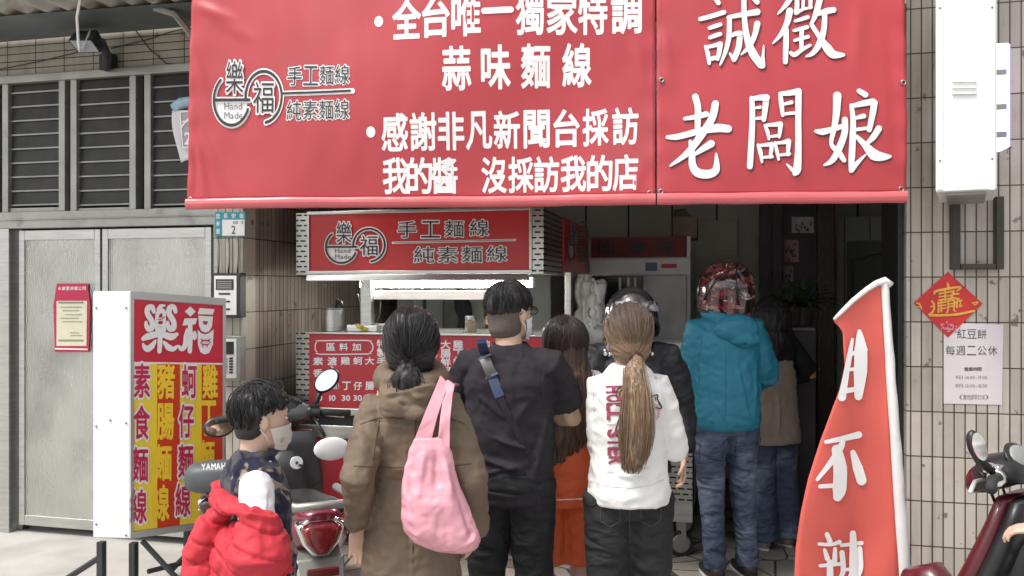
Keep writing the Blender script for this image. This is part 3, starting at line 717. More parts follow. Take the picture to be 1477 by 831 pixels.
# writing on the wide banner
g = G()
for ch, x, w_ in zip('全台唯一獨家特調', (588, 630.5, 674, 719, 765, 811, 855, 903.5), (40, 38, 40, 42, 38, 42, 40, 42)):
    yc = 29 - (x - 588) * .030
    if ch == '一': stroke(g, BS, [(x - 19, yc - 5, 4.5), (x + 19, yc - 7, 4.5)], .005)
    else: pxput(g, ch, BS, x, yc, w_, 56, .027, .0045, sl=-.03)
for ch, x in zip('蒜味麵線', (660, 716, 773, 832)): pxput(g, ch, BS, x, 101 - (x - 660) * .04, 40, 60, .026, .0045, sl=-.03)
for ch, x in zip('感謝非凡新聞台採訪', (571, 611.5, 651, 691, 731, 774, 817, 859, 902)): pxput(g, ch, BS, x, 192 - (x - 571) * .030, 36, 52, .024, .0045, sl=-.03)
for ch, x in zip('我的醬 沒採訪我的店', (571, 605, 641, 670, 712, 751, 788, 827, 865, 902)):
    if ch != ' ': pxput(g, ch, BS, x, 254 - (x - 571) * .014, 35, 50, .024, .0045, sl=-.02)
for x, y in ((547, 32), (537, 192)): blob(g, BS, [(x + 6.5 * math.cos(t), y + 8 * math.sin(t)) for t in np.linspace(0, 6.28, 22)[:-1]], .005)
g.build('white_lettering', M['ink_white'], b1)

def logo(fn, s, W, K, small=True, bowls=None):
    """noodle bowl mark in the pixels of the cart sign's close-up; fn(x, y, lift) maps it to a surface"""
    def arc(cx, cy, rx, ry, a0, a1, n=26): return [(cx + rx * math.cos(R(a)), cy - ry * math.sin(R(a))) for a in np.linspace(a0, a1, n)]
    c1 = arc(285, 258, 86, 90, 128, 338); c1 += [(385, 262)] if False else []
    bowl_top = [(200, 258), (372, 258)]
    c2 = [(352, 258)] + arc(440, 248, 88, 92, 178, -82)
    for lay, wd, lf in ((W, 11.5, .005), (K, 5.5, .0098)):
        for path in (c1, bowl_top, c2): stroke(lay, fn, [(x, y, wd * s) for x, y in path], lf, 2)
    bw = arc(285, 262, 74, 80, 180, 360); blob(W, fn, bw, .0045)
    for ch, cx, cy, w_, h_ in (('樂', 300, 178, 84, 118), ('福', 440, 250, 100, 112)):
        pxput(W, ch, fn, cx, cy, w_, h_, .060, .0105); pxput(K, ch, fn, cx, cy, w_, h_, .0, .0140)
    if small:
        Gr = bowls
        latin(Gr, 'Hand', fn, 246, 292, 26, .0, .009, 1.1); latin(Gr, 'Made', fn, 246, 325, 26, .0, .009, 1.1)
def outlined(W, K, ch, fn, cx, cy, w_, h_, lift=.005, o=.052): pxput(W, ch, fn, cx, cy, w_, h_, o, lift); pxput(K, ch, fn, cx, cy, w_, h_, .0, lift + .003)
W, K, Gr = G(), G(), G()
mp_ = lambda x, y, l=0: BS(270 + (178 + (x - 285) * .8) * .373, (390 + (y - 258) * 1.08) * .373, l)
logo(mp_, 1.0, W, K, True, Gr)
for ch, x in zip('手工麵線', (427, 450, 473, 496)): outlined(W, K, ch, BS, x, 111 - (x - 427) * .02, 21, 28)
for ch, x in zip('純素麵線', (427, 450, 473, 496)): outlined(W, K, ch, BS, x, 161 - (x - 427) * .02, 21, 28)
stroke(W, BS, [(412, 136.5, 4), (511, 133.5, 4)], .005); stroke(K, BS, [(412, 136.5, 1.7), (508, 133.5, 1.7)], .0098)
W.build('logo_outline', M['ink_white'], b1); K.build('logo_lettering', M['ink_black'], b1); Gr.build('logo_caption', M['ink_grey'], b1)

# the five large brush characters, stroke by stroke (pixel paths read off close-ups)
def brush(g, sh, ox, oy, k, strokes):
    for st in strokes:
        P = [(ox + x * k, oy + y * k, r * k) for x, y, r in st]
        stroke(g, BS, P, .0055)
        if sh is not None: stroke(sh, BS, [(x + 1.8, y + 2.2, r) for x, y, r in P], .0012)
g, sh = G(), G()
k = 110 / 831
brush(g, sh, 1000, 0, k, [[(235, -25, 26), (272, 35, 26)], [(75, 210, 24), (200, 178, 26), (332, 138, 26)], [(175, 310, 20), (240, 288, 24), (292, 272, 22)], [(178, 415, 20), (240, 392, 24), (290, 378, 22)],
    [(130, 510, 16), (155, 590, 24), (170, 700, 18)], [(135, 520, 18), (230, 500, 22), (292, 480, 24)], [(292, 485, 28), (280, 570, 26), (262, 650, 20)], [(175, 650, 24), (265, 630, 24)],
    [(380, 195, 22), (500, 172, 26), (690, 140, 36)], [(390, 200, 26), (385, 400, 28), (350, 560, 24), (288, 715, 10)], [(415, 395, 20), (460, 375, 26), (505, 370, 28)], [(505, 375, 30), (490, 520, 32), (440, 650, 30)], [(440, 660, 24), (395, 590, 12)],
    [(548, -30, 28), (552, 200, 28), (580, 420, 34), (640, 590, 44), (730, 720, 42)], [(740, 725, 36), (750, 620, 16), (758, 510, 8)], [(690, 270, 34), (660, 400, 28), (600, 520, 26), (515, 605, 8)], [(640, -20, 24), (690, 35, 26)]])
k = 120 / 907
brush(g, sh, 1105, 0, k, [[(270, -40, 36), (220, 50, 28), (120, 165, 8)], [(250, 130, 38), (220, 260, 32), (150, 390, 24), (65, 485, 8)], [(212, 330, 26), (208, 480, 32), (198, 690, 26)],
    [(330, -20, 24), (330, 70, 26), (320, 150, 26)], [(325, 150, 22), (400, 110, 16), (490, 90, 12)], [(400, -20, 18), (395, 95, 18)], [(480, -20, 24), (478, 90, 20)],
    [(310, 240, 16), (390, 215, 22), (448, 195, 22)], [(295, 345, 16), (370, 325, 22), (440, 305, 22)], [(380, 330, 24), (376, 450, 24), (374, 560, 24)], [(300, 455, 16), (380, 430, 20), (450, 412, 20)], [(258, 590, 20), (300, 610, 28), (380, 555, 22), (470, 505, 16)],
    [(590, -40, 32), (555, 100, 34), (520, 200, 26), (485, 270, 16)], [(560, 160, 22), (650, 130, 34), (730, 115, 32)], [(632, 160, 28), (622, 330, 30), (575, 480, 36), (500, 590, 26), (425, 628, 10)], [(490, 280, 24), (570, 410, 26), (660, 540, 48), (720, 605, 46), (830, 610, 20)]])
k = 120 / 665
brush(g, sh, 950, 120, k, [[(290, 115, 26), (310, 200, 26), (308, 300, 24), (308, 390, 22)], [(205, 290, 14), (300, 275, 20), (375, 255, 24)], [(70, 435, 16), (150, 432, 24), (320, 390, 26), (460, 365, 34), (550, 372, 30)],
    [(450, 170, 28), (420, 290, 30), (330, 430, 30), (230, 560, 26), (90, 665, 8)], [(250, 470, 14), (262, 560, 24), (268, 660, 30), (310, 720, 36), (400, 730, 34), (455, 690, 30), (455, 570, 8)], [(285, 575, 12), (350, 530, 24), (415, 490, 30)]])
k = 110 / 609
brush(g, sh, 1065, 120, k, [[(100, 130, 20), (105, 260, 22), (98, 450, 24), (85, 670, 24)], [(95, 135, 16), (160, 125, 22), (215, 125, 28)], [(215, 130, 26), (205, 220, 22), (195, 300, 18)], [(125, 205, 8), (165, 200, 14)], [(125, 290, 10), (190, 285, 14)],
    [(325, 95, 16), (335, 180, 20), (345, 265, 14)], [(325, 95, 16), (400, 88, 22), (470, 75, 26)], [(470, 80, 26), (468, 300, 24), (470, 540, 26), (462, 690, 34), (445, 725, 20)], [(445, 720, 16), (415, 685, 14), (380, 650, 6)], [(360, 175, 12), (415, 162, 16)], [(350, 255, 12), (440, 245, 14)],
    [(205, 345, 12), (225, 400, 16), (235, 455, 10)], [(210, 345, 12), (270, 340, 16), (325, 335, 22)], [(328, 340, 20), (322, 400, 16), (318, 440, 10)], [(235, 435, 10), (320, 425, 14)],
    [(150, 500, 12), (170, 560, 18), (182, 635, 10)], [(155, 505, 12), (205, 500, 14), (258, 495, 20)], [(260, 500, 18), (252, 560, 16), (245, 600, 10)], [(185, 600, 10), (262, 592, 14)],
    [(285, 480, 10), (300, 550, 16), (315, 615, 10)], [(290, 485, 12), (340, 480, 14), (392, 470, 22)], [(395, 475, 20), (390, 540, 16), (388, 580, 10)], [(315, 580, 10), (400, 570, 14)]])
k = 130 / 720
brush(g, sh, 1165, 120, k, [[(225, 110, 34), (218, 250, 28), (200, 370, 22), (180, 490, 16), (235, 550, 26), (285, 620, 18)], [(55, 390, 14), (110, 395, 26), (200, 372, 22), (285, 345, 18)], [(285, 300, 24), (285, 400, 26), (245, 520, 28), (190, 620, 24), (125, 658, 8)],
    [(400, 70, 20), (450, 100, 24)], [(338, 185, 16), (352, 300, 22), (350, 450, 26), (345, 600, 26), (340, 700, 16)], [(345, 190, 16), (430, 170, 24), (510, 155, 26)], [(520, 165, 28), (505, 260, 24), (480, 380, 20)], [(375, 285, 14), (435, 270, 20)], [(370, 378, 14), (475, 365, 14)],
    [(345, 700, 20), (390, 640, 18), (455, 575, 6)], [(380, 430, 14), (440, 490, 24), (520, 575, 44), (590, 592, 32), (650, 590, 12)], [(555, 370, 26), (510, 440, 24), (455, 495, 12)]])
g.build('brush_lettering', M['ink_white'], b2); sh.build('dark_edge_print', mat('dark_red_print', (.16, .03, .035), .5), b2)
# ================================================================== the food cart
YC = 5.03
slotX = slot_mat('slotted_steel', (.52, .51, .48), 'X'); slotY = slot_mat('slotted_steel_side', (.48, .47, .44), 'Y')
def cx(px, y=430): return atY(px, y, YC).x
def cz(py, px=600): return atY(px, py, YC).z
x0, x1 = cx(427), cx(784); xs0, xs1 = cx(446), cx(765)
zst, zsb, zled = cz(306), cz(391), cz(398)
zmt, zmb = cz(481), cz(592)
YB = 6.85
cart = thing('food_cart', 'stainless steel food cart with red signs, a lit serving window and a red menu front', 'food cart', ((x0 + x1) / 2, YC, 0))
# sign head
G().bx((x0, YC + .002, zsb - .02), (xs0, YC + .10, zst + .01)).build('slotted_panel', slotX, cart)
G().bx((xs1 + .004, YC + .002, zsb - .02), (x1, YC + .10, zst + .01)).build('slotted_panel', slotX, cart)
G().bx((x1 - .01, YC + .101, zsb - .02), (x1, 5.7, zst + .01)).build('slotted_panel', slotY, cart)
G().bx((x0, YC + .101, zsb - .02), (x0 + .01, YB, zst + .01)).build('slotted_panel', slotY, cart)
sd = G().bx((x1 - .012, 5.705, zsb), (x1 + .012, YB, zst + .01)).build('side_sign', M['red_sign'], cart, bevel=.004)
head = G().bx((xs0, YC, zsb), (xs1, YC + .1, zst)).build('sign_board', M['red_sign'], cart)
g = G()
for za, zb in ((zst - .004, zst + .018), (zsb - .018, zsb + .004)): g.bx((xs0 - .012, YC - .014, za), (xs1 + .012, YC - .001, zb))
for xa in (xs0 - .012, xs1 - .006): g.bx((xa, YC - .013, zsb + .005), (xa + .018, YC - .001, zst - .005))
g.build('sign_frame', M['steel'], cart, bevel=.003)
G().hexa([(xs0 - .01, YC - .03, zled - .03), (xs1 - .02, YC - .03, zled - .03), (xs1 - .02, YC + .08, zled - .03), (xs0 - .01, YC + .08, zled - .03)],
         [(xs0 - .01, YC - .016, zsb - .02), (xs1 - .02, YC - .016, zsb - .02), (xs1 - .02, YC + .08, zsb - .02), (xs0 - .01, YC + .08, zsb - .02)]).build('sign_ledge', M['steel'], cart, bevel=.003)
pl = Plane((0, YC, 0), (0, -1, 0)); S = pl.px
W, K, Gr = G(), G(), G()
ms = .257
mp_ = lambda x, y, l=0: S(420 + x * ms, 290 + y * ms, l)
logo(mp_, 1.0, W, K, True, Gr)
for ch, x, y in zip('手工麵線', (587.5, 621.5, 655.5, 691.5), (331, 331, 330, 329)): outlined(W, K, ch, S, x, y, 27, 24, .004)
for ch, x, y in zip('純素麵線', (612, 646, 681, 717), (367.5, 367.5, 367, 366)): outlined(W, K, ch, S, x, y, 29, 23, .004)
stroke(W, S, [(567, 350.3, 1.6), (743, 346.3, 1.6)], .004); stroke(K, S, [(569, 350.3, .4), (741, 346.3, .4)], .0098)
W.build('logo_outline', M['ink_white'], head); K.build('logo_lettering', M['ink_black'], head); Gr.build('logo_caption', M['ink_grey'], head)
W, K, Gr = G(), G(), G()
pls = Plane((x1 + .012, 0, 0), (1, 0, 0)); SS = pls.px
mp_ = lambda x, y, l=0: SS(819 + (x - 195) * .040, 322 + (y - 120) * .23, l)
logo(mp_, .8, W, K, False)
for a in range(4):
    outlined(W, K, '手工麵線'[a], SS, 836.3 + a * 2.4, 331, 2.0, 24, .003); outlined(W, K, '純素麵線'[a], SS, 836.3 + a * 2.4, 367, 2.0, 24, .003)
W.build('logo_outline', mat('shaded_white_ink', (.6, .58, .58), .5), sd); K.build('logo_lettering', M['ink_black'], sd)  # white ink greyed: the side sign's shade is in the colour
# uprights, roof, lamps
xp0, xp1 = cx(505), cx(521)
G().bx((xp0, YC + .16, zmt - .1), (xp1, YC + .22, zsb)).build('upright', M['steel'], cart, bevel=.005)
G().bx((cx(505) + .11, YC + .9, .9), (cx(521) + .1, YC + .98, zsb)).build('upright', M['dark'], cart)
xq = atY(815, 430, 5.62).x
G().bx((xq, 5.6, .9), (xq + .045, 5.65, zsb)).build('upright', M['steel'], cart, bevel=.005)
G().bx((x0, YC + .101, zst - .02), (x1 - .012, YB, zst + .01)).build('roof', M['steel_dark'], cart)
G().bx((x0 + .02, YC + .11, zsb - .012), (x1 - .02, YB, zsb)).build('canopy_ceiling', mat('light_panel', (.42, .43, .42), .5), cart)
lz = atY(600, 411, 5.35).z
tb = thing('tube_lamp', 'long lit fluorescent tube lamp hanging inside the serving window', 'lamp', (atY(620, 411, 5.35).x, 5.35, lz))
A, B = atY(520, 410, 5.35), atY(768, 410, 5.35)
G().bx((A.x, 5.36, lz - .02), (B.x, 5.42, lz + .05)).build('housing', M['white'], tb, bevel=.006)
G().tube([(A.x + .01, 5.33, lz), (B.x - .01, 5.33, lz)], .017, 12).build('tube', emis('lit_tube', (1, .98, .92), 60), tb, smooth=True)
tb2 = thing('lamp_reflector', 'white lamp reflector strip just below the lit tube in the serving window', 'lamp reflector', (A.x, 5.3, cz(428)))
za, zb = atY(600, 419, 5.3).z, atY(600, 432, 5.3).z
G().bx((atY(521, 425, 5.3).x, 5.28, zb), (atY(762, 425, 5.3).x, 5.31, za)).build('strip', mat('lamp_white', (.85, .85, .82), .35), tb2, bevel=.004)
for x in (530, 750): G().tube([atY(x, 419, 5.31), atY(x, 414, 5.36)], .006, 6).build('hook', M['steel_dark'], tb2)
# menu front
G().bx((x0, YC + .002, zmb), (xs0, YC + .05, zmt - .002)).build('slotted_panel', slotX, cart)
mb = G().bx((xs0, YC, zmb), (x1 - .012, YC + .05, zmt - .012)).build('menu_board', M['red_menu'], cart)
G().bx((x1 - .01, YC + .052, .2), (x1, YB, zmt - .012)).build('slotted_panel', slotY, cart)
G().bx((xs0 - .004, YC - .02, zmt - .011), (x1 + .01, YC + .7, zmt)).build('counter_top', M['steel'], cart, bevel=.003)
g = G(); g.bx((x0, YC - .012, zmb - .05), (x1, YC + .05, zmb - .002)); g.bx((x0, YC - .02, zmb - .20), (x1, YC + .05, zmb - .115))
g.build('front_trim', M['steel'], cart, bevel=.005)
G().bx((x0 + .01, YC + .03, zmb - .114), (x1 - .01, YC + .06, zmb - .051)).build('slot_recess', M['dark'], cart)
G().bx((x0, YC + .004, .15), (x1 - .012, YC + .04, zmb - .202)).build('lower_front', M['red_menu'], cart)
G().bx((x0 + .011, YC + .061, .14), (x1 - .012, YB, .8)).build('cart_body', M['steel_dark'], cart)
for x in (x0 + .12, x1 - .14):
    for y in (YC + .15, YB - .15):
        wl = G().disc((x, y, .07), .07, (1, 0, 0), .03).build('castor', M['rubber'], cart, bevel=.005)
        G().bx((x - .04, y - .02, .07), (x + .01, y + .02, .14)).build('fork', M['steel_dark'], wl)
g = G()
def txt(s, x, y0, y1, w_=14, h_=12, off=.022): line(g, s, S, x, y0, x, y1, h_, off, .003, w_)
for pts in ([(458, 492), (462, 491.5), (530, 491), (535, 494), (538, 497), (538, 505), (534, 508), (531, 510.5), (462, 511), (458, 507.5), (455.5, 505), (455.5, 497), (458, 492)],):
    stroke(g, S, [(x, y, .8) for x, y in pts], .003, 2)
line(g, '區料加', S, 477.5, 500.5, 514.5, 500.5, 10.5, .022, .003, 12)
txt('素香', 459, 521, 538, 14, 11); txt('溏心蛋', 479.5, 521, 547, 13, 12)
for ch, x in zip('雞蚵大', (498.5, 516.5, 533.5)): pxput(g, ch, S, x, 520.5, 13, 11, .02, .003)
for ch, x in zip('丁仔腸', (500, 516.5, 533.5)): pxput(g, ch, S, x, 556.5, 12, 11.5, .025, .003)
pxput(g, '半', S, 475.5, 557, 6, 9, .015, .003); pxput(g, '顆', S, 483, 557, 7, 9, .015, .003); pxput(g, '(', S, 471, 557, 2, 9, 0, .003); pxput(g, ')', S, 488.5, 557, 2, 9, 0, .003)
for s, x in (('10', 454), ('10', 473), ('30', 492.5), ('30', 509.5), ('30', 527)): latin(g, s, S, x, 578, 8.2, .028, .003, 1.12)
txt('特製手工麵線', 551, 496, 560); txt('大腸雞丁麵線', 624, 497, 562); txt('大腸鮮蚵麵線', 643, 497, 561); txt('雞丁麵線', 661, 497, 536); txt('純素麵線', 700, 497, 536)
g.build('menu_lettering', M['ink_white'], mb)
# things on the counter
def onctr(px, py, Y=YC + .14): q = atY(px, py, Y); q.z = zmt; return q
q = onctr(481, 478); t = thing('steel_pot', 'small stainless pot on the left end of the cart counter', 'pot', q)
s_ = 1 / (FPX / (q - CAM).dot(FW))
pr = 15.5 * s_; h = .145
G().loft([(q.z, q.x, q.y, pr, pr), (q.z + .01, q.x, q.y, pr * 1.02, pr * 1.02), (q.z + h, q.x, q.y, pr, pr)], 28).build('pot_body', M['steel'], t, bevel=.003)
G().loft([(q.z + h, q.x, q.y, pr * 1.08, pr * 1.08), (q.z + h + .012, q.x, q.y, pr * 1.08, pr * 1.08)], 28).build('rim', M['steel_dark'], t)
g = G(); g.tube([(q.x + .02, q.y, q.z + h), (q.x + .03, q.y, q.z + h + .07), (q.x + .055, q.y, q.z + h + .05), (q.x + .065, q.y, q.z + h)], .011, 8); g.build('ladle_handle', M['black'], t, smooth=True)
q = onctr(522, 479); t = thing('serving_tray', 'pale steel tray lying beside the pot on the cart counter', 'tray', q)
G().bx((q.x - .1, q.y - .03, q.z), (q.x + .12, q.y + .2, q.z + .045)).build('tray_body', mat('pale_steel', (.7, .7, .68), .3, .8), t, bevel=.01)
q2 = onctr(521, 479, YC + .1); q2.z += .0
t = thing('yellow_tongs', 'small yellow twisted clip lying in front of the steel tray', 'clip', q2)
g = G(); g.tube([q2 + Vector(v) for v in ((-.035, 0, .05), (-.02, -.01, .035), (0, 0, .03), (.01, 0, .015), (.03, -.005, .015), (.04, 0, .03))], [.008, .012, .014, .01, .012, .006], 8)
g.build('clip_body', mat('yellow_plastic', (.62, .48, .04), .4), t, smooth=True); G().ball(q2 + Vector((.012, -.012, .03)), .012).build('knot', mat('dark_yellow', (.4, .28, .02), .5), t, smooth=True)
q = onctr(679, 479); t = thing('spice_jar', 'small squat jar with a steel lid on the counter edge', 'jar', q)
G().loft([(q.z, q.x, q.y, .037, .037), (q.z + .075, q.x, q.y, .037, .037), (q.z + .085, q.x, q.y, .034, .034)], 24).build('jar_body', mat('amber_jar', (.35, .28, .2), .15, spec=.6, var=.3, vs=20), t, smooth=True)
G().loft([(q.z + .086, q.x, q.y, .037, .037), (q.z + .11, q.x, q.y, .037, .037)], 24).build('lid', M['steel'], t, bevel=.002)
for pts, lab in ((((516, 424), (520, 445), (527, 462), (536, 476)), 'thin black cord hanging at the left end of the lamp reflector'), (((549, 432), (548, 452), (540, 470), (534, 477)), 'thin black cord looping down to the serving tray')):
    tag(G().tube([atY(x, y, 5.3) for x, y in pts], .005, 6).build('cord', M['black'], smooth=True), lab, 'cord', 'lamp cords in the serving window')
for x, y, ww, c in ((652, 452, .10, (.13, .14, .13)), (668, 448, .09, (.03, .03, .035))):
    q = atY(x, y, 6.7); t = G()
    for k in range(5): t.ball(q + Vector((ww * .25 * (k - 2), .02 * (k % 2), -.03 * (k % 3))), (ww * .4, .04, .2 - .02 * k), 12, 10)
    o = cloth(t, 'hanging_apron', mat('apron_cloth', c, .8, var=.15), None, .015, 3, lambda p, n: .006 * N(p, 30, 30, 6)); q0 = o
    tag(o, 'grey apron hanging at the back of the serving window' if ww == .10 else 'black apron hanging beside the grey one in the serving window', 'apron', 'aprons in the serving window')
wb = thing('cart_back_wall', 'plain grey back panel inside the serving window', 'panel', (-1.9, YB, 0))
G().bx((x0 + .012, YB - .02, .8), (x1 - .3, YB, zsb - .013)).build('panel_sheet', mat('grey_panel', (.52, .54, .51), .6, var=.05, vs=2), wb)
# white plastic bag on the menu edge between the two customers
q = onctr(645, 479, YC - .02)

# ---------------- second cart with castors at the shop entrance
c2 = thing('side_cart', 'low slotted stainless cart on castors, left of the man in the teal jacket', 'cart', atZ(985, 805, 0))
b0 = atZ(985, 805, 0); xr = b0.x + .06; yf = b0.y - .05
zb, zt = .24, .98
G().bx((xr - .95, yf, zb + .12), (xr, yf + .012, zt)).build('slotted_panel', slotX, c2)
G().bx((xr - .95, yf, zb), (xr, yf + .012, zb + .119)).build('bottom_panel', M['steel'], c2)
G().bx((xr - .012, yf + .013, zb), (xr, yf + .6, zt)).build('slotted_panel', slotY, c2)
G().bx((xr - .95, yf + .013, zb), (xr - .013, yf + .6, zt - .01)).build('cart_body', M['steel_dark'], c2)
G().bx((xr - .97, yf - .02, zt + .001), (xr + .02, yf + .62, zt + .03)).build('worktop', M['steel'], c2, bevel=.004)
for dx, dy in ((-.07, .07), (-.88, .07), (-.07, .53), (-.88, .53)):
    wl = G().disc((xr + dx, yf + dy, .085), .085, (.4, -1, 0), .035).build('castor', M['rubber'], c2, bevel=.006)
    G().disc((xr + dx, yf + dy - .004, .085), .06, (.4, -1, 0), .03).build('castor_rim', M['frame_grey'], wl, bevel=.004)
    G().bx((xr + dx - .03, yf + dy, .1), (xr + dx + .03, yf + dy + .04, zb - .002)).build('fork', M['steel_dark'], wl)

# ================================================================== inside the shop
Yf = 7.0
fr = thing('display_fridge', 'tall white display fridge with a red header and a frosted glass door, behind the customers', 'fridge', atY(925, 480, Yf))
def fx(px): return atY(px, 380, Yf).x
def fz(py): return atY(925, py, Yf).z
fx0, fx1 = fx(848), fx(996)
fm = mat('fridge_white', (.82, .83, .81), .4, var=.04)
G().bx((fx0, Yf + .03, .1), (fx1, Yf + .7, fz(345))).build('cabinet', fm, fr, bevel=.01)
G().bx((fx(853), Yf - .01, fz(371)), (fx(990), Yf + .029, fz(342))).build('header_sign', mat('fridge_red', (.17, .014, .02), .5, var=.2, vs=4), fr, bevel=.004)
G().bx((fx(991), Yf - .01, fz(371)), (fx(996), Yf + .029, fz(342))).build('header_end', M['white'], fr)
G().bx((fx(850), Yf - .005, fz(396)), (fx(996), Yf + .029, fz(373))).build('control_panel', fm, fr, bevel=.004)
g = G(); g.bx((fx(931), Yf - .012, fz(391)), (fx(948), Yf - .006, fz(379))); g.build('control_display', mat('blue_display', (.06, .12, .25), .3), fr)
g = G(); g.bx((fx(954), Yf - .012, fz(387)), (fx(976), Yf - .006, fz(381))); g.build('badge', mat('red_badge', (.45, .03, .03), .4), fr)
G().bx((fx(929), Yf - .004, fz(492)), (fx(990), Yf + .029, fz(398))).build('glass_door', mat('frosted_glass', (.52, .55, .54), .2, var=.3, vs=3), fr, bevel=.004)
G().bx((fx(852), Yf + .0, fz(492)), (fx(927), Yf + .029, fz(398))).build('glass_door', M['glass'], fr, bevel=.004)
g = G()
for x in (893, 905, 915): g.bx((fx(x), Yf - .02, fz(430)), (fx(x + 3), Yf - .006, fz(400)))
g.build('door_grille', fm, fr)
for dx in (fx0 + .1, fx1 - .1): G().bx((dx - .03, Yf + .1, .004), (dx + .03, Yf + .6, .1)).build('foot', M['dark'], fr)
pl = Plane((0, Yf - .011, 0), (0, -1, 0)); g = G()
for ch, x in zip('仙津味', (872, 917, 962)): pxput(g, ch, pl.px, x, 356.5, 26, 20, .02, .002)
g.build('header_lettering', M['ink_black'], fr)
Yz = 6.3
fz_ = thing('chest_freezer', 'low white chest freezer in front of the display fridge', 'freezer', atY(950, 600, Yz))
zz = atY(970, 494, Yz).z
G().bx((atY(900, 500, Yz).x, Yz, .1), (atY(1003, 500, Yz).x, Yz + .6, zz - .05)).build('cabinet', M['white'], fz_, bevel=.015)
G().bx((atY(899, 500, Yz).x, Yz - .01, zz - .049), (atY(1004, 500, Yz).x, Yz + .61, zz)).build('lid', M['white'], fz_, bevel=.012)
for x in (915, 990): G().bx((atY(x, 500, Yz).x - .03, Yz + .05, .004), (atY(x, 500, Yz).x + .03, Yz + .55, .1)).build('foot', M['dark'], fz_)
bx_ = thing('cardboard_box', 'small worn cardboard box standing on top of the display fridge', 'box', atY(988, 343, Yf + .2))
A = atY(971, 343, Yf + .1); B = atY(1006, 314, Yf + .1); zb = fz(345) + .001
G().bx((A.x, Yf + .05, zb), (B.x, Yf + .4, zb + .19)).build('carton', mat('cardboard', (.20, .16, .12), .8, var=.2, vs=6), bx_, bevel=.008)
G().hexa([(A.x, Yf + .05, zb + .191), (B.x - .05, Yf + .05, zb + .191), (B.x - .05, Yf + .2, zb + .191), (A.x, Yf + .2, zb + .191)], [(A.x + .01, Yf + .0, zb + .24), (B.x - .1, Yf + .02, zb + .25), (B.x - .1, Yf + .03, zb + .245), (A.x + .01, Yf + .01, zb + .235)]).build('flap', mat('cardboard_dark', (.12, .09, .07), .8), bx_)
# white plastic packaging piled left of the fridge
pk = thing('plastic_bags', 'stack of folded white plastic bags and packs between the cart post and the fridge', 'plastic bags', atY(852, 640, 6.35))
poly_m = folds(mat('white_polythene', (.78, .78, .76), .35, var=.05, vs=12), 14, .3, .02)
random.seed(3)
def sheet(x0, y0, x1, y1, lean, Y, w_=.05):
    A, B = atY(x0, y1, Y), atY(x1, y0, Y)
    g = G()
    def fn(u, v):
        q = Vector((A.x + (B.x - A.x) * u + lean * v * (.6 - u), Y, A.z + (B.z - A.z) * v)); q.y += .03 * noise.noise(Vector((u * 3 + x0, v * 5, y0))) - .015; q.z += .02 * noise.noise(Vector((u * 5, x0 * .1, v))) * v; return q
    g.grid(fn, 12, 24); g.build('bag_sheet', poly_m, pk, smooth=True, solid=w_)
sheet(846, 404, 869, 520, -.06, 6.40); sheet(833, 396, 848, 520, .05, 6.46); sheet(852, 408, 870, 470, .02, 6.33)
for k in range(7):
    A = atY(836 + random.uniform(-2, 4), 520 + k * 14, 6.36); G().bx((A.x, 6.3, A.z - .06), (A.x + .19 + random.uniform(-.02, .02), 6.5, A.z)).build('pack', poly_m, pk, bevel=.015)
G().bx((atY(836, 640, 6.3).x, 6.28, .004), (atY(872, 640, 6.3).x, 6.52, atY(850, 618, 6.36).z - .062)).build('crate', M['frame_grey'], pk, bevel=.01)
# pale inner door panel on the back wall
Yb = 8.17
dp = thing('inner_door', 'pale green inner door panel on the shop back wall, right of the cardboard box', 'door', atY(1035, 600, Yb))
G().bx((atY(1003, 500, Yb).x, Yb - .02, .004), (atY(1063, 500, Yb).x, Yb + .018, atY(1035, 318, Yb).z)).build('door_panel', mat('pale_door', (.55, .57, .47), .5, var=.04), dp, bevel=.004)
G().bx((atY(1003, 500, Yb).x, Yb - .026, atY(1035, 366, Yb).z - .012), (atY(1063, 500, Yb).x, Yb - .021, atY(1035, 366, Yb).z)).build('cross_rail', M['panel'], dp)
# dark timber screen with posters, plants, carved counter end
Yd = 7.3
ds = thing('timber_screen', 'dark timber door frame and screen at the back of the shop', 'screen', atY(1140, 600, Yd))
def dx_(px): return atY(px, 450, Yd).x
zt = 2.75
for a, bb in ((1096, 1112), (1114, 1129), (1180, 1204), (1196, 1205)): G().bx((dx_(a), Yd + (.02 if a == 1196 else 0), .004), (dx_(bb), Yd + .12, zt)).build('post', M['wood'] if a > 1150 else M['dark'], ds, bevel=.006)
G().bx((dx_(1096), Yd - .01, zt + .001), (dx_(1300), Yd + .13, zt + .2)).build('head_rail', M['dark'], ds)
G().bx((dx_(1130), Yd + .1, .004), (dx_(1179), Yd + .12, zt)).build('backing', M['black'], ds)
def poster(xa, ya, xb, yb, c, label, marks):
    t = thing('wall_poster', label, 'poster', atY((xa + xb) / 2, yb, Yd + .09), group='papers on the timber screen')
    P_ = Plane((0, Yd + .09, 0), (0, -1, 0)); G().slab([P_.px(xa, yb), P_.px(xb, yb), P_.px(xb, ya), P_.px(xa, ya)], P_.n, .004).build('sheet', mat('poster_paper', c, .6, var=.2, vs=20), t)
    g = G(); random.seed(len(label))
    for k in range(marks):
        x, y = random.uniform(xa + 3, xb - 3), random.uniform(ya + 3, yb - 3); stroke(g, P_.px, [(x, y, .8), (x + random.uniform(-3, 3), y + random.uniform(1, 4), 1), (x + random.uniform(-2, 4), y + random.uniform(2, 5), .6)], .003, 2)
    g.build('brush_marks', M['ink_black'], t)
poster(1142, 313, 1174, 336, (.42, .38, .40), 'white paper with dark brush marks at the top of the timber screen', 9)
poster(1131, 346, 1152, 378, (.40, .22, .27), 'pinkish paper with dark vertical brush marks below the white paper', 10)
poster(1130, 384, 1144, 420, (.3, .27, .28), 'small grey paper partly hidden by the potted plant', 6)
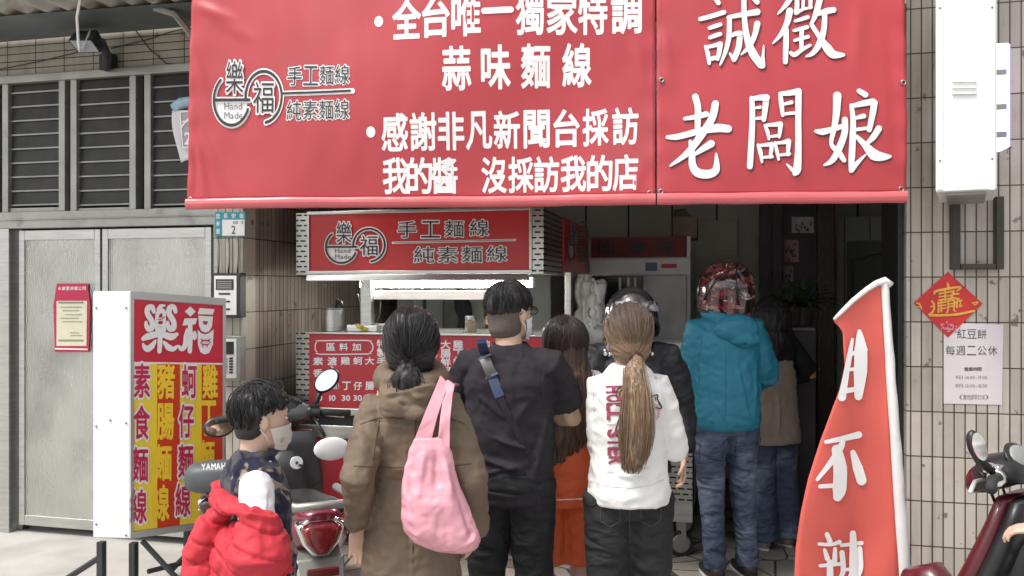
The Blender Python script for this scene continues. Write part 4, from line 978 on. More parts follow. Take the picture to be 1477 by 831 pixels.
ct = thing('carved_counter', 'dark counter with a carved wooden end post inside the shop', 'counter', atY(1180, 600, 6.2))
Yk = 6.2
def kx(px): return atY(px, 500, Yk).x
zk = atY(1150, 472, Yk).z
G().bx((kx(1128), Yk, .004), (kx(1176), Yk + .5, zk - .03)).build('counter_body', M['dark'], ct)
G().bx((kx(1126), Yk - .02, zk - .029), (kx(1176), Yk + .52, zk)).build('counter_top', mat('counter_stone', (.12, .12, .12), .3), ct, bevel=.008)
g = G(); xm, rw = (kx(1170) + kx(1214)) / 2, (kx(1214) - kx(1170)) / 2
secs = []
for k in range(40):
    z = .005 + k / 39 * (atY(1190, 428, Yk).z); r_ = rw * (1 + .10 * math.sin(k * .9) + .06 * math.sin(k * 2.1)); r_ *= 1 if k < 36 else 1 - (k - 35) * .16
    secs.append((z, xm + .01 * math.sin(k * .5), Yk + .1, r_, .12))
g.loft(secs, 28, 'z', 3)
cloth(g, 'carved_post', M['wood'], ct, .016, 2, lambda p, n: .022 * N(p, 9, 9, 5) + .012 * N(p, 26))
def plant(px, py, Y, s, n, label, seed, pot):
    q = atY(px, py, Y); q.z = pot; random.seed(seed)
    t = thing('potted_plant', label, 'plant', q, group='plants on the dark counter')
    G().loft([(q.z + .001, q.x, q.y, .07, .07), (q.z + .14, q.x, q.y, .09, .09)], 20).build('pot', mat('plant_pot', (.08, .06, .06), .4), t, smooth=False, bevel=.004)
    g = G()
    for k in range(n):
        a = random.uniform(0, 6.28); el = random.uniform(.25, 1.35); L = s * random.uniform(.6, 1.1); w_ = .012 + .01 * random.random()
        d = Vector((math.cos(a) * math.cos(el), math.sin(a) * math.cos(el), math.sin(el))); sd_ = d.cross(UP).normalized()
        P_ = [q + Vector((0, 0, .14)) + d * (L * u) + Vector((0, 0, -L * .45 * u * u)) for u in (0, .3, .6, .85, 1)]
        ws = (w_ * .5, w_, w_ * .9, w_ * .5, .001)
        up_ = sd_.cross(d).normalized() * .003
        g.rings([[p - sd_ * ww, p + up_, p + sd_ * ww, p - up_] for p, ww in zip(P_, ws)])
    g.build('leaves', M['leaf'], t, smooth=False)
plant(1156, 470, Yk + .2, .42, 60, 'spiky dark green potted plant on the counter inside the shop', 5, zk)
plant(1138, 470, Yk + .12, .24, 46, 'smaller bushy plant at the left end of the dark counter', 9, zk)
# right inner door with pale surround
rd = thing('right_inner_door', 'dull green panelled door in a pale tiled surround at the right of the shop', 'door', atY(1250, 600, 7.8))
Yr = 7.8
def rx(px): return atY(px, 450, Yr).x
def rz(py): return atY(1250, py, Yr).z
g = G()
g.bx((rx(1207), Yr, .004), (rx(1221), Yr + .05, rz(312))); g.bx((rx(1221) + .001, Yr, rz(347)), (rx(1300), Yr + .05, rz(312)))
g.build('surround', mat('pale_tile_surround', (.42, .47, .40), .4, var=.05), rd)
g = G(); g.bx((rx(1254), Yr - .004, rz(346)), (rx(1255.5), Yr - .001, rz(313))); g.bx((rx(1217), Yr - .004, .01), (rx(1218.5), Yr - .001, rz(313))); g.build('tile_joint', M['dark'], rd)
G().bx((rx(1222), Yr + .02, .004), (rx(1300), Yr + .05, rz(348))).build('door_leaf', mat('dull_green_door', (.16, .185, .16), .5, var=.06), rd)
g = G()
g.tube([atY(x, y, Yr + .015) for x, y in ((1230, 700), (1230, 376), (1242, 375), (1255, 369), (1270, 366), (1287, 368), (1287, 700))], .012, 6); g.build('raised_moulding', mat('dull_green_mould', (.14, .165, .14), .45), rd, smooth=True)
jm = G().bx((XR - .03, YF + .06, .004), (XR - .002, YF + .5, 3.0)).build('door_jamb', M['black']); tag(jm, 'jamb of the shop opening beside the beige tiled wall, coloured black for shade', 'jamb')  # wall return lying in the dark: that darkness is its black colour

# ================================================================== light box sign on its trestle
dn = 4.62
A0, A1 = atD(187, 420, dn), atD(187, 777, dn)
hgt = A0.z - A1.z
df = dn * 1.09
F0 = atD(325, 430, df)
exs = Vector((F0.x - A0.x, F0.y - A0.y, 0)); WID = exs.length; exs.normalize(); ns_ = Vector((exs.y, -exs.x, 0))
Lp = atD(134, 420, dn + .02); side = Vector((Lp.x - A0.x, Lp.y - A0.y, 0)); 
zt, zb = A0.z, A1.z
A = Vector((A0.x, A0.y, 0)); B = A + exs * WID; C = A + side; D = B + side
sgn = thing('light_box_sign', 'white light box sign with red and yellow menu face on a black trestle', 'sign', (A + D) / 2)
def zz_(p, z): return Vector((p.x, p.y, z))
SAG = .045                         # the trestle leans: the far end stands lower
G().hexa([zz_(p, zb - q) for p, q in ((A, 0), (B, SAG), (D, SAG), (C, 0))], [zz_(p, zt - q) for p, q in ((A, 0), (B, SAG), (D, SAG), (C, 0))]).build('box_body', M['white'], sgn, bevel=.006)
nn = ns_ if ns_.dot(CAM - A) > 0 else -ns_
pl = Plane(A + nn * .003, nn); S = pl.px
def uv(u, v, l=0): return A + exs * (u * WID) + UP * (zb - SAG * u + v * (zt - zb)) + nn * (.003 + l)
g = G()
for (u0, v0, u1, v1) in ((0, 0, 1, .028), (0, .968, 1, 1), (0, .0285, .035, .9675), (.965, .0285, 1, .9675)):
    g.slab([uv(u0, v0, .008), uv(u1, v0, .008), uv(u1, v1, .008), uv(u0, v1, .008)], nn, .0105)
g.build('face_frame', M['frame_grey'] if False else mat('alu_frame', (.62, .62, .61), .35, .7), sgn, bevel=.002)
vs_ = .715
G().slab([uv(.0355, vs_, .002), uv(.9645, vs_, .002), uv(.9645, .967, .002), uv(.0355, .967, .002)], nn, .0045).build('title_panel', mat('title_red', (.60, .028, .055), .35), sgn)
for k in range(4):
    u0, u1 = .0355 + k * .929 / 4, .0355 + (k + 1) * .929 / 4
    G().slab([uv(u0, .029, .002), uv(u1 - .0005, .029, .002), uv(u1 - .0005, vs_ - .008, .002), uv(u0, vs_ - .008, .002)], nn, .0045).build('menu_stripe', M['yellow'] if k % 2 == 0 else M['orange_red'], sgn)
G().slab([uv(.0355, vs_ - .0075, .002), uv(.9645, vs_ - .0075, .002), uv(.9645, vs_ - .0005, .002), uv(.0355, vs_ - .0005, .002)], nn, .0045).build('divider', M['ink_white'], sgn)
g = G(); k = .1204
def ts(st): stroke(g, S, [(195 + x * k, 425 + y * k, r * k) for x, y, r in st], .006, 4)
for dx in (0, 262):
    ts([(215 + dx, 205, 24), (195 + dx, 150, 30), (150 + dx, 155, 34), (135 + dx, 215, 32), (165 + dx, 275, 34), (195 + dx, 330, 32), (190 + dx, 400, 34), (150 + dx, 410, 34), (125 + dx, 370, 26), (122 + dx, 330, 18)])
ts([(345, 130, 12), (300, 140, 26), (262, 175, 14)]); ts([(250, 430, 18), (255, 260, 22), (285, 200, 30), (330, 200, 28), (342, 270, 20), (342, 430, 18)]); ts([(255, 300, 20), (340, 290, 20)]); ts([(255, 370, 16), (340, 370, 16)]); ts([(260, 415, 26), (340, 415, 26)])
ts([(90, 530, 26), (150, 500, 42), (295, 470, 36), (420, 505, 44), (490, 475, 22)]); ts([(290, 440, 28), (290, 560, 30), (282, 680, 26)]); ts([(235, 550, 14), (195, 610, 34), (140, 650, 40), (100, 620, 26), (85, 580, 6)])
ts([(340, 570, 18), (390, 630, 38), (450, 650, 30), (505, 615, 14), (545, 650, 30), (590, 610, 32), (598, 500, 26), (612, 410, 12)])
blob(g, S, [(195 + x * k, 425 + y * k) for x, y in ((655, 140), (722, 205), (655, 262), (588, 205))], .006)
blob(g, S, [(195 + x * k, 425 + y * k) for x, y in ((585, 285), (740, 282), (720, 350), (680, 365), (560, 370))], .006)
ts([(650, 350, 26), (652, 540, 28), (645, 680, 26)]); blob(g, S, [(195 + (705 + 28 * math.cos(t)) * k, 425 + (490 + 56 * math.sin(t)) * k) for t in np.linspace(0, 6.2, 16)], .006)
blob(g, S, [(195 + x * k, 425 + y * k) for x, y in ((765, 160), (945, 175), (925, 240), (740, 235))], .006)
def ring(o, i):
    n_ = len(o); vs = [S(195 + x * k, 425 + y * k, .006) for x, y in o] + [S(195 + x * k, 425 + y * k, .006) for x, y in i]
    g.add(vs, [(j, (j + 1) % n_, n_ + (j + 1) % n_, n_ + j) for j in range(n_)])
ring([(750, 250), (840, 258), (925, 262), (915, 380), (880, 440), (835, 455), (785, 435), (758, 370)], [(805, 315), (835, 318), (865, 318), (862, 340), (850, 358), (833, 362), (815, 355), (806, 340)])
blob(g, S, [(195 + x * k, 425 + y * k) for x, y in ((742, 420), (790, 465), (835, 475), (880, 460), (935, 415), (925, 600), (880, 700), (825, 715), (775, 690), (745, 600))], .006)
g.build('title_lettering', M['ink_white'], sgn)
g = G()
for st in ([(775, 570, 6), (830, 545, 8), (890, 570, 6)], [(780, 585, 5), (830, 600, 7), (885, 588, 5)], [(800, 600, 8), (803, 630, 4)], [(855, 600, 8), (850, 628, 4)], [(785, 535, 8), (800, 550, 8)], [(865, 550, 8), (885, 535, 8)], [(260, 290, 5), (290, 300, 6), (345, 265, 5)], [(280, 335, 10), (310, 335, 10)]):
    stroke(g, S, [(195 + x * k, 425 + y * k, r * k) for x, y, r in st], .009, 3)
g.build('title_details', M['crimson'], sgn)
Wt, Rd, Yl = G(), G(), G()
def colm(chars, spots, red, w_, h_):
    for ch, (x, y) in zip(chars, spots):
        sl = -.10 - (y - 520) * .0006
        if red: pxput(Wt, ch, S, x, y, w_, h_, .085, .005); pxput(Rd, ch, S, x, y, w_, h_, .018, .008)
        else: pxput(Yl, ch, S, x, y, w_, h_, .028, .005)
colm('素食麵線', ((204, 549), (203.5, 609), (201, 670), (199, 730)), 1, 23, 48)
colm('豬腸麵線', ((239, 549), (238, 608), (234.5, 667), (231, 725)), 0, 24, 50)
colm('蚵仔麵線', ((272, 550), (268, 607), (267, 665), (263, 721)), 1, 21, 47)
colm('雞丁麵線', ((302.5, 550), (300, 603), (298, 660), (294, 714)), 0, 21, 48)
Wt.build('lettering_outline', M['ink_white'], sgn); Rd.build('red_lettering', M['crimson'], sgn); Yl.build('yellow_lettering', mat('deep_yellow', (.92, .62, .04), .4), sgn)
for p in (A, B, C, D):
    q = p + ((A + D) / 2 - p) * .12
    G().bx((q.x - .018, q.y - .018, 0.005), (q.x + .018, q.y + .018, zb - .03)).build('leg', M['dark'], sgn)
G().tube([zz_(C + exs * .06, .2), zz_(C - side * .0 + exs * .06 + side * 1.3, .02)], .017, 6).build('strut', M['dark'], sgn)
G().tube([zz_(A + exs * .07, .28), zz_(A + exs * .07 - side * 1.2, .02)], .017, 6).build('strut', M['dark'], sgn)
G().tube([zz_(B - exs * .06, zb - .02), zz_(A + exs * .22, .06)], .017, 6).build('strut', M['dark'], sgn)
G().tube([zz_(B - exs * .1, .1), zz_(A + exs * .1, .1)], .015, 6).build('cross_bar', M['dark'], sgn)
g = G()
pls = Plane(A, side.cross(UP)); 
for x, y in ((139, 444), (182, 444), (139, 615), (182, 610), (139, 756), (182, 772), (159, 606)): g.ball(pls.px(x, y, .003), .006, 8, 6)
g.build('screw', M['steel_dark'], sgn, smooth=True)

# ================================================================== feather flag
dF = 3.7
fl = thing('feather_flag', 'red feather flag with white sleeve and white brush characters at the right', 'flag', zz_(atD(1300, 800, dF), 0))
def fd(v): return dF
right = lambda y: 1270 + (y - 408) * (27 / 423)          # photo x of the sleeve's inner edge
Lx = [(405, 1262), (414, 1250), (432, 1228), (452, 1209), (462, 1200.5), (470, 1209), (479, 1216), (500, 1217), (528, 1219), (560, 1212), (600, 1197), (640, 1182), (690, 1166), (740, 1155), (790, 1148), (831, 1146), (880, 1147), (930, 1152), (960, 1160)]
def left(y):
    for (a, xa), (b_, xb) in zip(Lx, Lx[1:]):
        if a <= y <= b_: return xa + (xb - xa) * (y - a) / (b_ - a)
    return Lx[-1][1]
def fdisp(x, y): return .035 * math.sin((x - 1150) * .028 + y * .006) * min(1, (right(y) - x) / 60) + .01 * noise.noise(Vector((x * .02, y * .012, 1)))
def FS(x, y, l=0): return atD(x, y, dF + fdisp(x, y) - l)
def flg(u, v):
    y = 405 + (960 - 405) * v; return FS(left(y) + (right(y) - left(y)) * u, y)
fm = mat('flag_red', (.66, .115, .09), .65, var=.04, vs=3, bump=.06, bs=200); b = fm.node_tree.nodes['Principled BSDF']
G().grid(flg, 20, 110).build('flag_cloth', fm, fl, smooth=True, solid=.003)
g = G()
def slv(u, v):
    y = 404 + (985 - 404) * v; w_ = 11 + 10 * v + 1.5 * noise.noise(Vector((0, y * .03, 4)))
    th = u * 2 * math.pi; q = atD(right(y) + w_ * .5 * (1 + .98 * math.cos(th)) - .6, y, dF); return q - FW * (.022 * math.sin(th))
g.grid(slv, 16, 70); g.build('pole_sleeve', mat('sleeve_white', (.72, .71, .70), .6, var=.06, vs=12, bump=.2, bs=30), fl, smooth=True)
g = G(); pth = [(1203, 461), (1215, 449), (1230, 434), (1250, 418), (1264, 409), (1276, 405), (1284, 412)]
g.tube([FS(x, y, .004) for x, y in pth], [.007, .010, .011, .012, .014, .018, .02], 8); g.build('top_sleeve', mat('sleeve_edge', (.70, .68, .66), .6), fl, smooth=True)
pb = atD(right(985) + 13, 985, dF)
G().tube([atD(right(420) + 8, 420, dF), pb, zz_(pb, .03)], .012, 8).build('pole', M['steel_dark'], fl, smooth=True)
g = G(); 
for a in (0, 1.57, 3.14, 4.71): g.tube([zz_(pb, .035), zz_(pb + Vector((math.cos(a), math.sin(a), 0)) * .3, .015)], .012, 6)
g.build('base', M['dark'], fl, smooth=True)
g = G(); k1 = 170 / 589
def fs(st, ox, oy, kk): stroke(g, FS, [(ox + x * kk, oy + y * kk, r * kk) for x, y, r in st], .006, 4)
for st in ([(345, 270, 10), (352, 360, 32), (350, 470, 34), (340, 595, 20)], [(310, 310, 7), (296, 390, 13), (280, 480, 14), (258, 600, 20)], [(375, 362, 12), (340, 372, 12), (295, 388, 10)], [(330, 458, 9), (285, 462, 9)], [(325, 560, 12), (262, 570, 14)]): fs(st, 1140, 400, k1)
k2 = 170 / 612
for st in ([(185, 135, 10), (270, 118, 14), (355, 98, 18)], [(275, 125, 10), (262, 160, 18), (215, 235, 16), (140, 330, 9)], [(240, 175, 26), (258, 270, 36), (255, 380, 36), (245, 420, 24)], [(325, 190, 14), (350, 270, 26), (370, 335, 26)], [(225, 362, 12), (155, 366, 11)],
    [(190, 615, 12), (205, 650, 14)], [(150, 665, 9), (210, 668, 9), (255, 655, 12)], [(178, 695, 9), (192, 740, 14)], [(232, 690, 10), (230, 750, 14)], [(155, 778, 9), (265, 768, 10)], [(205, 760, 16), (205, 860, 18), (190, 960, 12)], [(325, 610, 16), (328, 740, 22), (325, 900, 22), (320, 980, 12)],
    [(265, 672, 9), (370, 660, 11)], [(268, 710, 14), (275, 800, 14), (260, 840, 10)], [(360, 690, 14), (365, 780, 14), (355, 830, 10)], [(270, 800, 9), (360, 790, 9)], [(310, 830, 10), (280, 900, 8)], [(340, 830, 10), (385, 900, 10)]): fs(st, 1140, 600, k2)
g.build('brush_lettering', M['ink_white'], fl)

# ================================================================== on the right wall
pl = Plane((0, YF - .002, 0), (0, -1, 0)); S = pl.px
dm = thing('fortune_diamond', 'red diamond paper with a gold lucky character on the beige tiles', 'paper charm', S(1367, 487))
G().slab([S(1367, 487, .004), S(1417, 438, .004), S(1367, 392, .004), S(1318, 437, .004)], pl.n, .003).build('red_paper', mat('charm_red', (.58, .03, .03), .5, var=.05), dm)
g = G(); kk = 160 / 604
for st in ([(250, 108, 5), (255, 130, 7)], [(180, 165, 5), (190, 150, 7), (320, 128, 6), (300, 150, 4)], [(205, 165, 5), (275, 152, 5)], [(205, 182, 4), (265, 175, 4)], [(200, 200, 4), (270, 190, 5)], [(235, 150, 5), (238, 200, 5)], [(285, 150, 5), (275, 175, 5), (262, 200, 3)], [(270, 170, 5), (310, 165, 5)], [(275, 185, 4), (312, 195, 6)],
           [(165, 205, 5), (178, 225, 5)], [(160, 235, 4), (178, 235, 5), (170, 262, 6), (150, 278, 5)], [(155, 282, 8), (230, 282, 6), (310, 276, 7), (395, 258, 5)], [(200, 215, 4), (200, 265, 5)], [(198, 215, 5), (240, 210, 5)], [(215, 200, 4), (215, 262, 5)], [(198, 232, 4), (240, 226, 4)], [(198, 250, 4), (240, 243, 4)],
           [(252, 205, 4), (252, 250, 5)], [(250, 207, 5), (285, 200, 6), (285, 245, 5)], [(252, 222, 4), (283, 218, 4)], [(252, 236, 4), (283, 232, 4)], [(255, 252, 4), (245, 268, 4)], [(282, 250, 4), (292, 262, 4)], [(302, 195, 4), (300, 240, 5)], [(292, 212, 4), (325, 203, 5)], [(320, 215, 4), (315, 235, 5), (328, 230, 4)]):
    stroke(g, S, [(1300 + x * kk, 380 + y * kk, r * kk) for x, y, r in st], .006, 3)
for st in ([(82, 215, 4), (100, 225, 4), (108, 250, 3)], [(85, 235, 3), (110, 240, 3)], [(385, 212, 3), (400, 225, 4), (415, 212, 3)], [(385, 215, 3), (415, 210, 3)]): stroke(g, S, [(1300 + x * kk, 380 + y * kk, r * kk) for x, y, r in st], .006, 3)
g.build('gold_character', M['gold'], dm)
g = G(); random.seed(11)
for i in range(34):
    x, y = 250 + random.gauss(0, 18), 348 + random.gauss(0, 13); stroke(g, S, [(1300 + x * kk, 380 + y * kk, 4 * kk), (1300 + (x + random.uniform(-9, 9)) * kk, 380 + (y + random.uniform(-8, 8)) * kk, 3 * kk)], .006, 2)
g.build('flower_print', mat('pink_print', (.68, .25, .3), .5), dm)
nt_ = thing('opening_hours_notice', 'pale pink opening hours notice below the red diamond on the tiles', 'notice', S(1404, 583))
nm = mat('pink_white_paper', (.70, .65, .66), .6, dirt=((.66, .42, .45), 5, .55, .5))
G().slab([S(1361, 582, .002), S(1445, 584, .002), S(1447, 468, .002), S(1361, 466, .002)], pl.n, .0015).build('sheet', nm, nt_)
g = G(); line(g, '紅豆餅', S, 1387, 481.5, 1416, 482, 13.5, .0, .003, 13.5); line(g, '每週二公休', S, 1370.5, 505.5, 1431.5, 506, 13.5, .0, .003, 13.5); line(g, '營業時間', S, 1393.5, 532.5, 1412.5, 532.5, 5.5, .015, .003, 6)
g.build('lettering', mat('grey_ink', (.06, .055, .06), .5), nt_)
g = G()
for s, y in (('平日', 544.5), ('假日', 556.5)): line(g, s, S, 1380, y, 1386, y, 5, .0, .003, 5)
latin(g, ':14:00~19:00', S, 1390, 547, 5, .0, .003, .88); latin(g, ':12:00~18:00', S, 1390, 559, 5, 0, .003, .88); line(g, '(賣完提早打烊)', S, 1386, 573, 1423, 573, 7.5, .0, .003, 5)
g.build('small_lettering', mat('purple_grey_ink', (.2, .16, .19), .5), nt_)
wf = thing('window_grille', 'empty dark metal frame fixed on the tiles under the white sign box', 'frame', S(1405, 388))
g = G()
for a in ((1369, 290, 1381, 389), (1432, 285, 1443, 389)): g.bx(S(a[0], a[3]), S(a[2], a[1], .06))
g.bx(S(1381.5, 389), S(1431.5, 381, .06)); g.build('frame_bars', mat('brown_bronze', (.055, .048, .036), .5, .3, var=.2), wf, bevel=.004)
# white sign box seen end-on, jutting out from the wall
ws = thing('projecting_sign_box', 'tall white sign box jutting out from the wall above the red diamond', 'sign box', atD(1393, 275, 3.9))
d0 = 3.75; dv = ray(1393, 415); dv.normalize(); sv = Vector((dv.y, -dv.x, 0)); W0 = 88 * d0 / FPX * .88
c0 = atD(1393, 275, d0); zw = c0.z; dep = (YF - .03 - c0.y) / dv.y - .07
def wb_(x, y, z): return Vector((c0.x, c0.y, 0)) + sv * x + dv * y + UP * z
hw = W0 / 2
G().hexa([wb_(-hw, 0, zw), wb_(hw, 0, zw), wb_(hw, dep, zw), wb_(-hw, dep, zw)], [wb_(-hw, 0, 3.9), wb_(hw, 0, 3.9), wb_(hw, dep, 3.9), wb_(-hw, dep, 3.9)]).build('box_body', M['white'], ws, bevel=.006)
p4 = Plane(c0 - dv * .001, -dv); S4 = p4.px
g = G()
for x in (1351, 1426): g.slab([S4(x, 274, .005), S4(x + 9, 274, .005), S4(x + 9, -80, .005), S4(x, -80, .005)], p4.n, .005)
g.build('edge_strip', M['white'], ws, bevel=.002)
g = G()
for k, y in enumerate((117, 126, 134.5)): g.hexa([S4(1373, y + 2), S4(1408, y + 1), S4(1408, y - 1), S4(1373, y)], [S4(1373, y + 2, .012), S4(1408, y + 1, .012), S4(1408, y - 1, .002), S4(1373, y, .002)])
g.build('vent_louvre', M['white'], ws)
g = G()
for x, y in ((1356, 12), (1431, 11), (1356, 232), (1431, 229)): g.ball(S4(x, y, .006), .0055, 8, 6)
g.build('screw', M['steel_dark'], ws, smooth=True)
G().hexa([wb_(-hw + .04, .06, zw - .012), wb_(hw - .04, .06, zw - .012), wb_(hw - .04, dep, zw - .012), wb_(-hw + .04, dep, zw - .012)], [wb_(-hw + .04, .06, zw - .001), wb_(hw - .04, .06, zw - .001), wb_(hw - .04, dep, zw - .001), wb_(-hw + .04, dep, zw - .001)]).build('underside_panel', M['frame_grey'], ws)
q = wb_(0, dep, 0); G().bx((q.x - .08, YF - .12, zw + .1), (q.x + .08, YF - .001, zw + .25)).build('wall_bracket', M['steel_dark'], ws)
ld = thing('lit_side_sign', 'glowing white sign with violet edge lights, behind the white sign box', 'lit sign', S(1446, 215))
Yl2 = 4.45
P5 = Plane((0, Yl2, 0), (0, -1, 0)); S5 = P5.px
G().bx(S5(1437, 214), S5(1453, 62) + Vector((0, .12, 0))).build('box_body', emis('lit_white', (1, .86, .97), .85), ld)
g = G()
for y in (100, 150, 190): g.bx(S5(1437, y + 9, .003), S5(1452, y, .006))
g.build('grey_lettering', M['frame_grey'], ld)
g = G()
for y in np.arange(66, 214, 4.0): g.ball(S5(1454 - (y > 100) * .0, y, .004), .008, 8, 6)
g.build('light_string', emis('violet_led', (.6, .45, 1), 3), ld, smooth=True)
# ================================================================== scooters
def scooter(name, label, rear, heading, pal, full=True, sc=1.0, mirL='up', mirR='up', extra=None, group='parked scooters'):
    """local frame: forward +y, ground z = 0, origin between the wheels"""
    t = thing(name, label, 'scooter', rear + Vector((-math.sin(heading), math.cos(heading), 0)) * .92 * sc, heading, group); t.scale = (sc,) * 3
    t.location.z = .0
    B = lambda g, n, m, par=t, **k: g.build(n, m, par, wld=False, **k)
    P, D = pal['paint'], pal['inner']
    # wheels
    for y in (-.60, .66):
        w = G(); w.tube([(0, y + .195 * math.cos(a), .235 + .195 * math.sin(a)) for a in np.linspace(0, 2 * math.pi, 33)], .045, 10, up=(1, 0, 0)); w = B(w, 'wheel', M['rubber'], smooth=True)
        r_ = G(); r_.disc((.035, y, .235), .15, (1, 0, 0), .07, 28); B(r_, 'rim', M['frame_grey'], w, bevel=.008)
    # rear body, one shell
    g = G(); g.loft([(-.93, 0, .74, .05, .035), (-.86, 0, .71, .10, .075), (-.72, 0, .64, .145, .105), (-.5, 0, .57, .165, .13), (-.25, 0, .51, .16, .15), (-.05, 0, .44, .14, .15), (.02, 0, .40, .12, .12)], 24, 'y', 2.6)
    B(g, 'rear_body', P, smooth=True)
    g = G(); g.loft([(-.80, 0, .50, .09, .10), (-.6, 0, .42, .13, .10), (-.2, 0, .36, .13, .12), (.1, 0, .30, .14, .05)], 18, 'y', 2.6); B(g, 'lower_cover', D, smooth=True)
    g = G(); g.loft([(-.80, 0, .735, .10, .02), (-.74, 0, .74, .14, .04), (-.5, 0, .70, .15, .045), (-.25, 0, .66, .14, .04), (-.05, 0, .64, .12, .035), (.02, 0, .625, .07, .02)], 22, 'y', 2.6); st = B(g, 'seat', pal['seat'], smooth=True)
    g = G(); g.tube([(-.115, -.60, .80), (-.15, -.82, .80), (-.10, -.95, .81), (.10, -.95, .81), (.15, -.82, .80), (.115, -.60, .80)], (.018,) * 6, 8); B(g, 'grab_rail', pal.get('rail', M['frame_grey']), smooth=True)
    # tail light: a bulging red lens with a pale bezel
    sh = [(-.088, .045), (-.05, .068), (.05, .068), (.088, .045), (.066, -.02), (.025, -.068), (-.025, -.068), (-.066, -.02)]
    g = G(); g.rings([[(x * f, y, .675 + z * f) for x, z in sh] for f, y in ((.72, -.975), (.93, -.958), (1.0, -.93), (1.0, -.86))]); B(g, 'tail_light', pal.get('lamp', None) or mat('red_lens', (.15, .010, .012), .14, coat=.4, var=.6, vs=22), smooth=False, bevel=.012)
    g = G(); g.rings([[(x * f, y, .672 + z * f) for x, z in sh] for f, y in ((1.06, -.935), (1.17, -.915), (1.22, -.84))]); B(g, 'lamp_bezel', M['chrome'], bevel=.01)
    g = G(); g.hexa([(-.10, -.90, .58), (.10, -.90, .58), (.10, -.70, .60), (-.10, -.70, .60)], [(-.09, -1.0, .43), (.09, -1.0, .43), (.09, -.98, .42), (-.09, -.98, .42)]); B(g, 'mudguard', M['frame_grey'], bevel=.01)
    g = G(); g.box((0, -.975, .545), (.13, .02, .035)); B(g, 'reflector', mat('dark_red_reflector', (.12, .012, .014), .25), bevel=.005)
    pr = Matrix.Rotation(R(-16), 3, 'X'); g = G(); g.box((0, -1.01, .445), (.25, .006, .14), pr); pt = B(g, 'number_plate', M['white'], bevel=.004)
    g = G()
    for x in (-.075, .075): g.box((x, -1.0005, .495), (.03, .006, .008), pr)
    for x in (-.085, -.05, -.015, .02, .055, .09): g.box((x, -1.02, .43), (.02, .006, .05), pr)
    B(g, 'plate_marks', M['ink_black'], pt)
    # floor, leg shield, front
    g = G(); g.box((0, .24, .27), (.32, .46, .07)); B(g, 'floorboard', D, bevel=.02)
    def shield(g, off, w0, w1):
        secs = []
        for k in range(9):
            u = k / 8; z = .24 + u * .66; y = .50 + .16 * (1 - u) ** 2 - .13 * u + off; w = w0 + (w1 - w0) * u + .05 * math.sin(u * math.pi)
            secs.append((z, 0, y, w, .035 + .02 * math.sin(u * math.pi)))
        g.loft(secs, 22, 'z', 2.8)
    g = G(); shield(g, .045, .215, .15); B(g, 'front_fairing', P, smooth=True)
    g = G(); shield(g, -.01, .195, .155); ins = B(g, 'leg_shield', D, smooth=True)
    g = G(); g.loft([(.80, 0, .40, .05, .07), (.72, 0, .395, .11, .085), (.55, 0, .40, .13, .075), (.42, 0, .44, .11, .05)], 20, 'z', 3); B(g, 'glove_box', D, ins, smooth=True)
    g = G(); g.disc((.055, .31, .735), .036, (0, -1, .25), .03, 24); k_ = B(g, 'ignition_lock', mat('lock_silver', (.72, .72, .7), .3, .4), ins, bevel=.004)
    g = G(); g.disc((.055, .297, .738), .008, (0, -1, .25), .02, 12); g.box((.075, .297, .722), (.016, .016, .01)); B(g, 'key_slot', M['ink_black'], ins)
    g = G(); g.tube([(-.065, .318, .70), (-.065, .29, .685), (-.06, .30, .645)], [.014, .016, .01], 8); B(g, 'bag_hook', M['chrome'], ins, smooth=True)
    g = G(); g.loft([(.62, 0, .34, .07, .13), (.72, 0, .40, .1, .16), (.85, 0, .40, .06, .1)], 16, 'y', 2.4); B(g, 'front_mudguard', P, smooth=True)
    for x in (-.075, .075): 
        g = G(); g.tube([(x, .50, .55), (x, .66, .235)], .02, 8); B(g, 'fork_leg', M['steel_dark'], smooth=True)
    # handlebar head
    g = G(); g.loft([(.36, 0, .985, .10, .03), (.39, 0, 1.0, .15, .05), (.45, 0, .99, .16, .07), (.52, 0, .965, .12, .075), (.56, 0, .94, .06, .045)], 22, 'y', 2.5); hd = B(g, 'handlebar_cover', pal.get('head', D), smooth=True)
    g = G(); g.loft([(.50, 0, .955, .115, .06), (.56, 0, .935, .095, .055), (.585, 0, .925, .05, .03)], 16, 'y', 2.5); B(g, 'headlight', P, hd, smooth=True)
    for s in (-1, 1):
        g = G(); g.tube([(s * .17, .46, .985), (s * .14, .50, 1.0), (s * .06, .50, .95), (s * .05, .47, .86)], .006, 6); B(g, 'brake_cable', M['black'], hd, smooth=True)
    g = G(); g.tube([(-.155, .365, .80), (-.10, .345, .845), (.10, .345, .845), (.155, .365, .80)], .004, 6); g.tube([(-.19, .40, .60), (-.10, .365, .56), (.10, .365, .56), (.19, .40, .60)], .004, 6); B(g, 'panel_seam', M['ink_black'], smooth=True)
    g = G(); g.tube([(.168, -.05, .50), (.172, -.4, .57), (.14, -.75, .63)], .005, 6); g.tube([(-.168, -.05, .50), (-.172, -.4, .57), (-.14, -.75, .63)], .005, 6); B(g, 'side_trim', M['chrome'], smooth=True)
    rot = Matrix.Rotation(R(52), 3, 'X'); g = G(); g.ball((0, .405, 1.045), (.10, .065, .016), 22, 10, rot); ga = B(g, 'gauge', M['black'], hd, smooth=True)
    g = G(); g.ball((0, .397, 1.052), (.08, .048, .013), 22, 10, rot); B(g, 'gauge_glass', pal.get('gauge', M['glass']), hd, smooth=True)
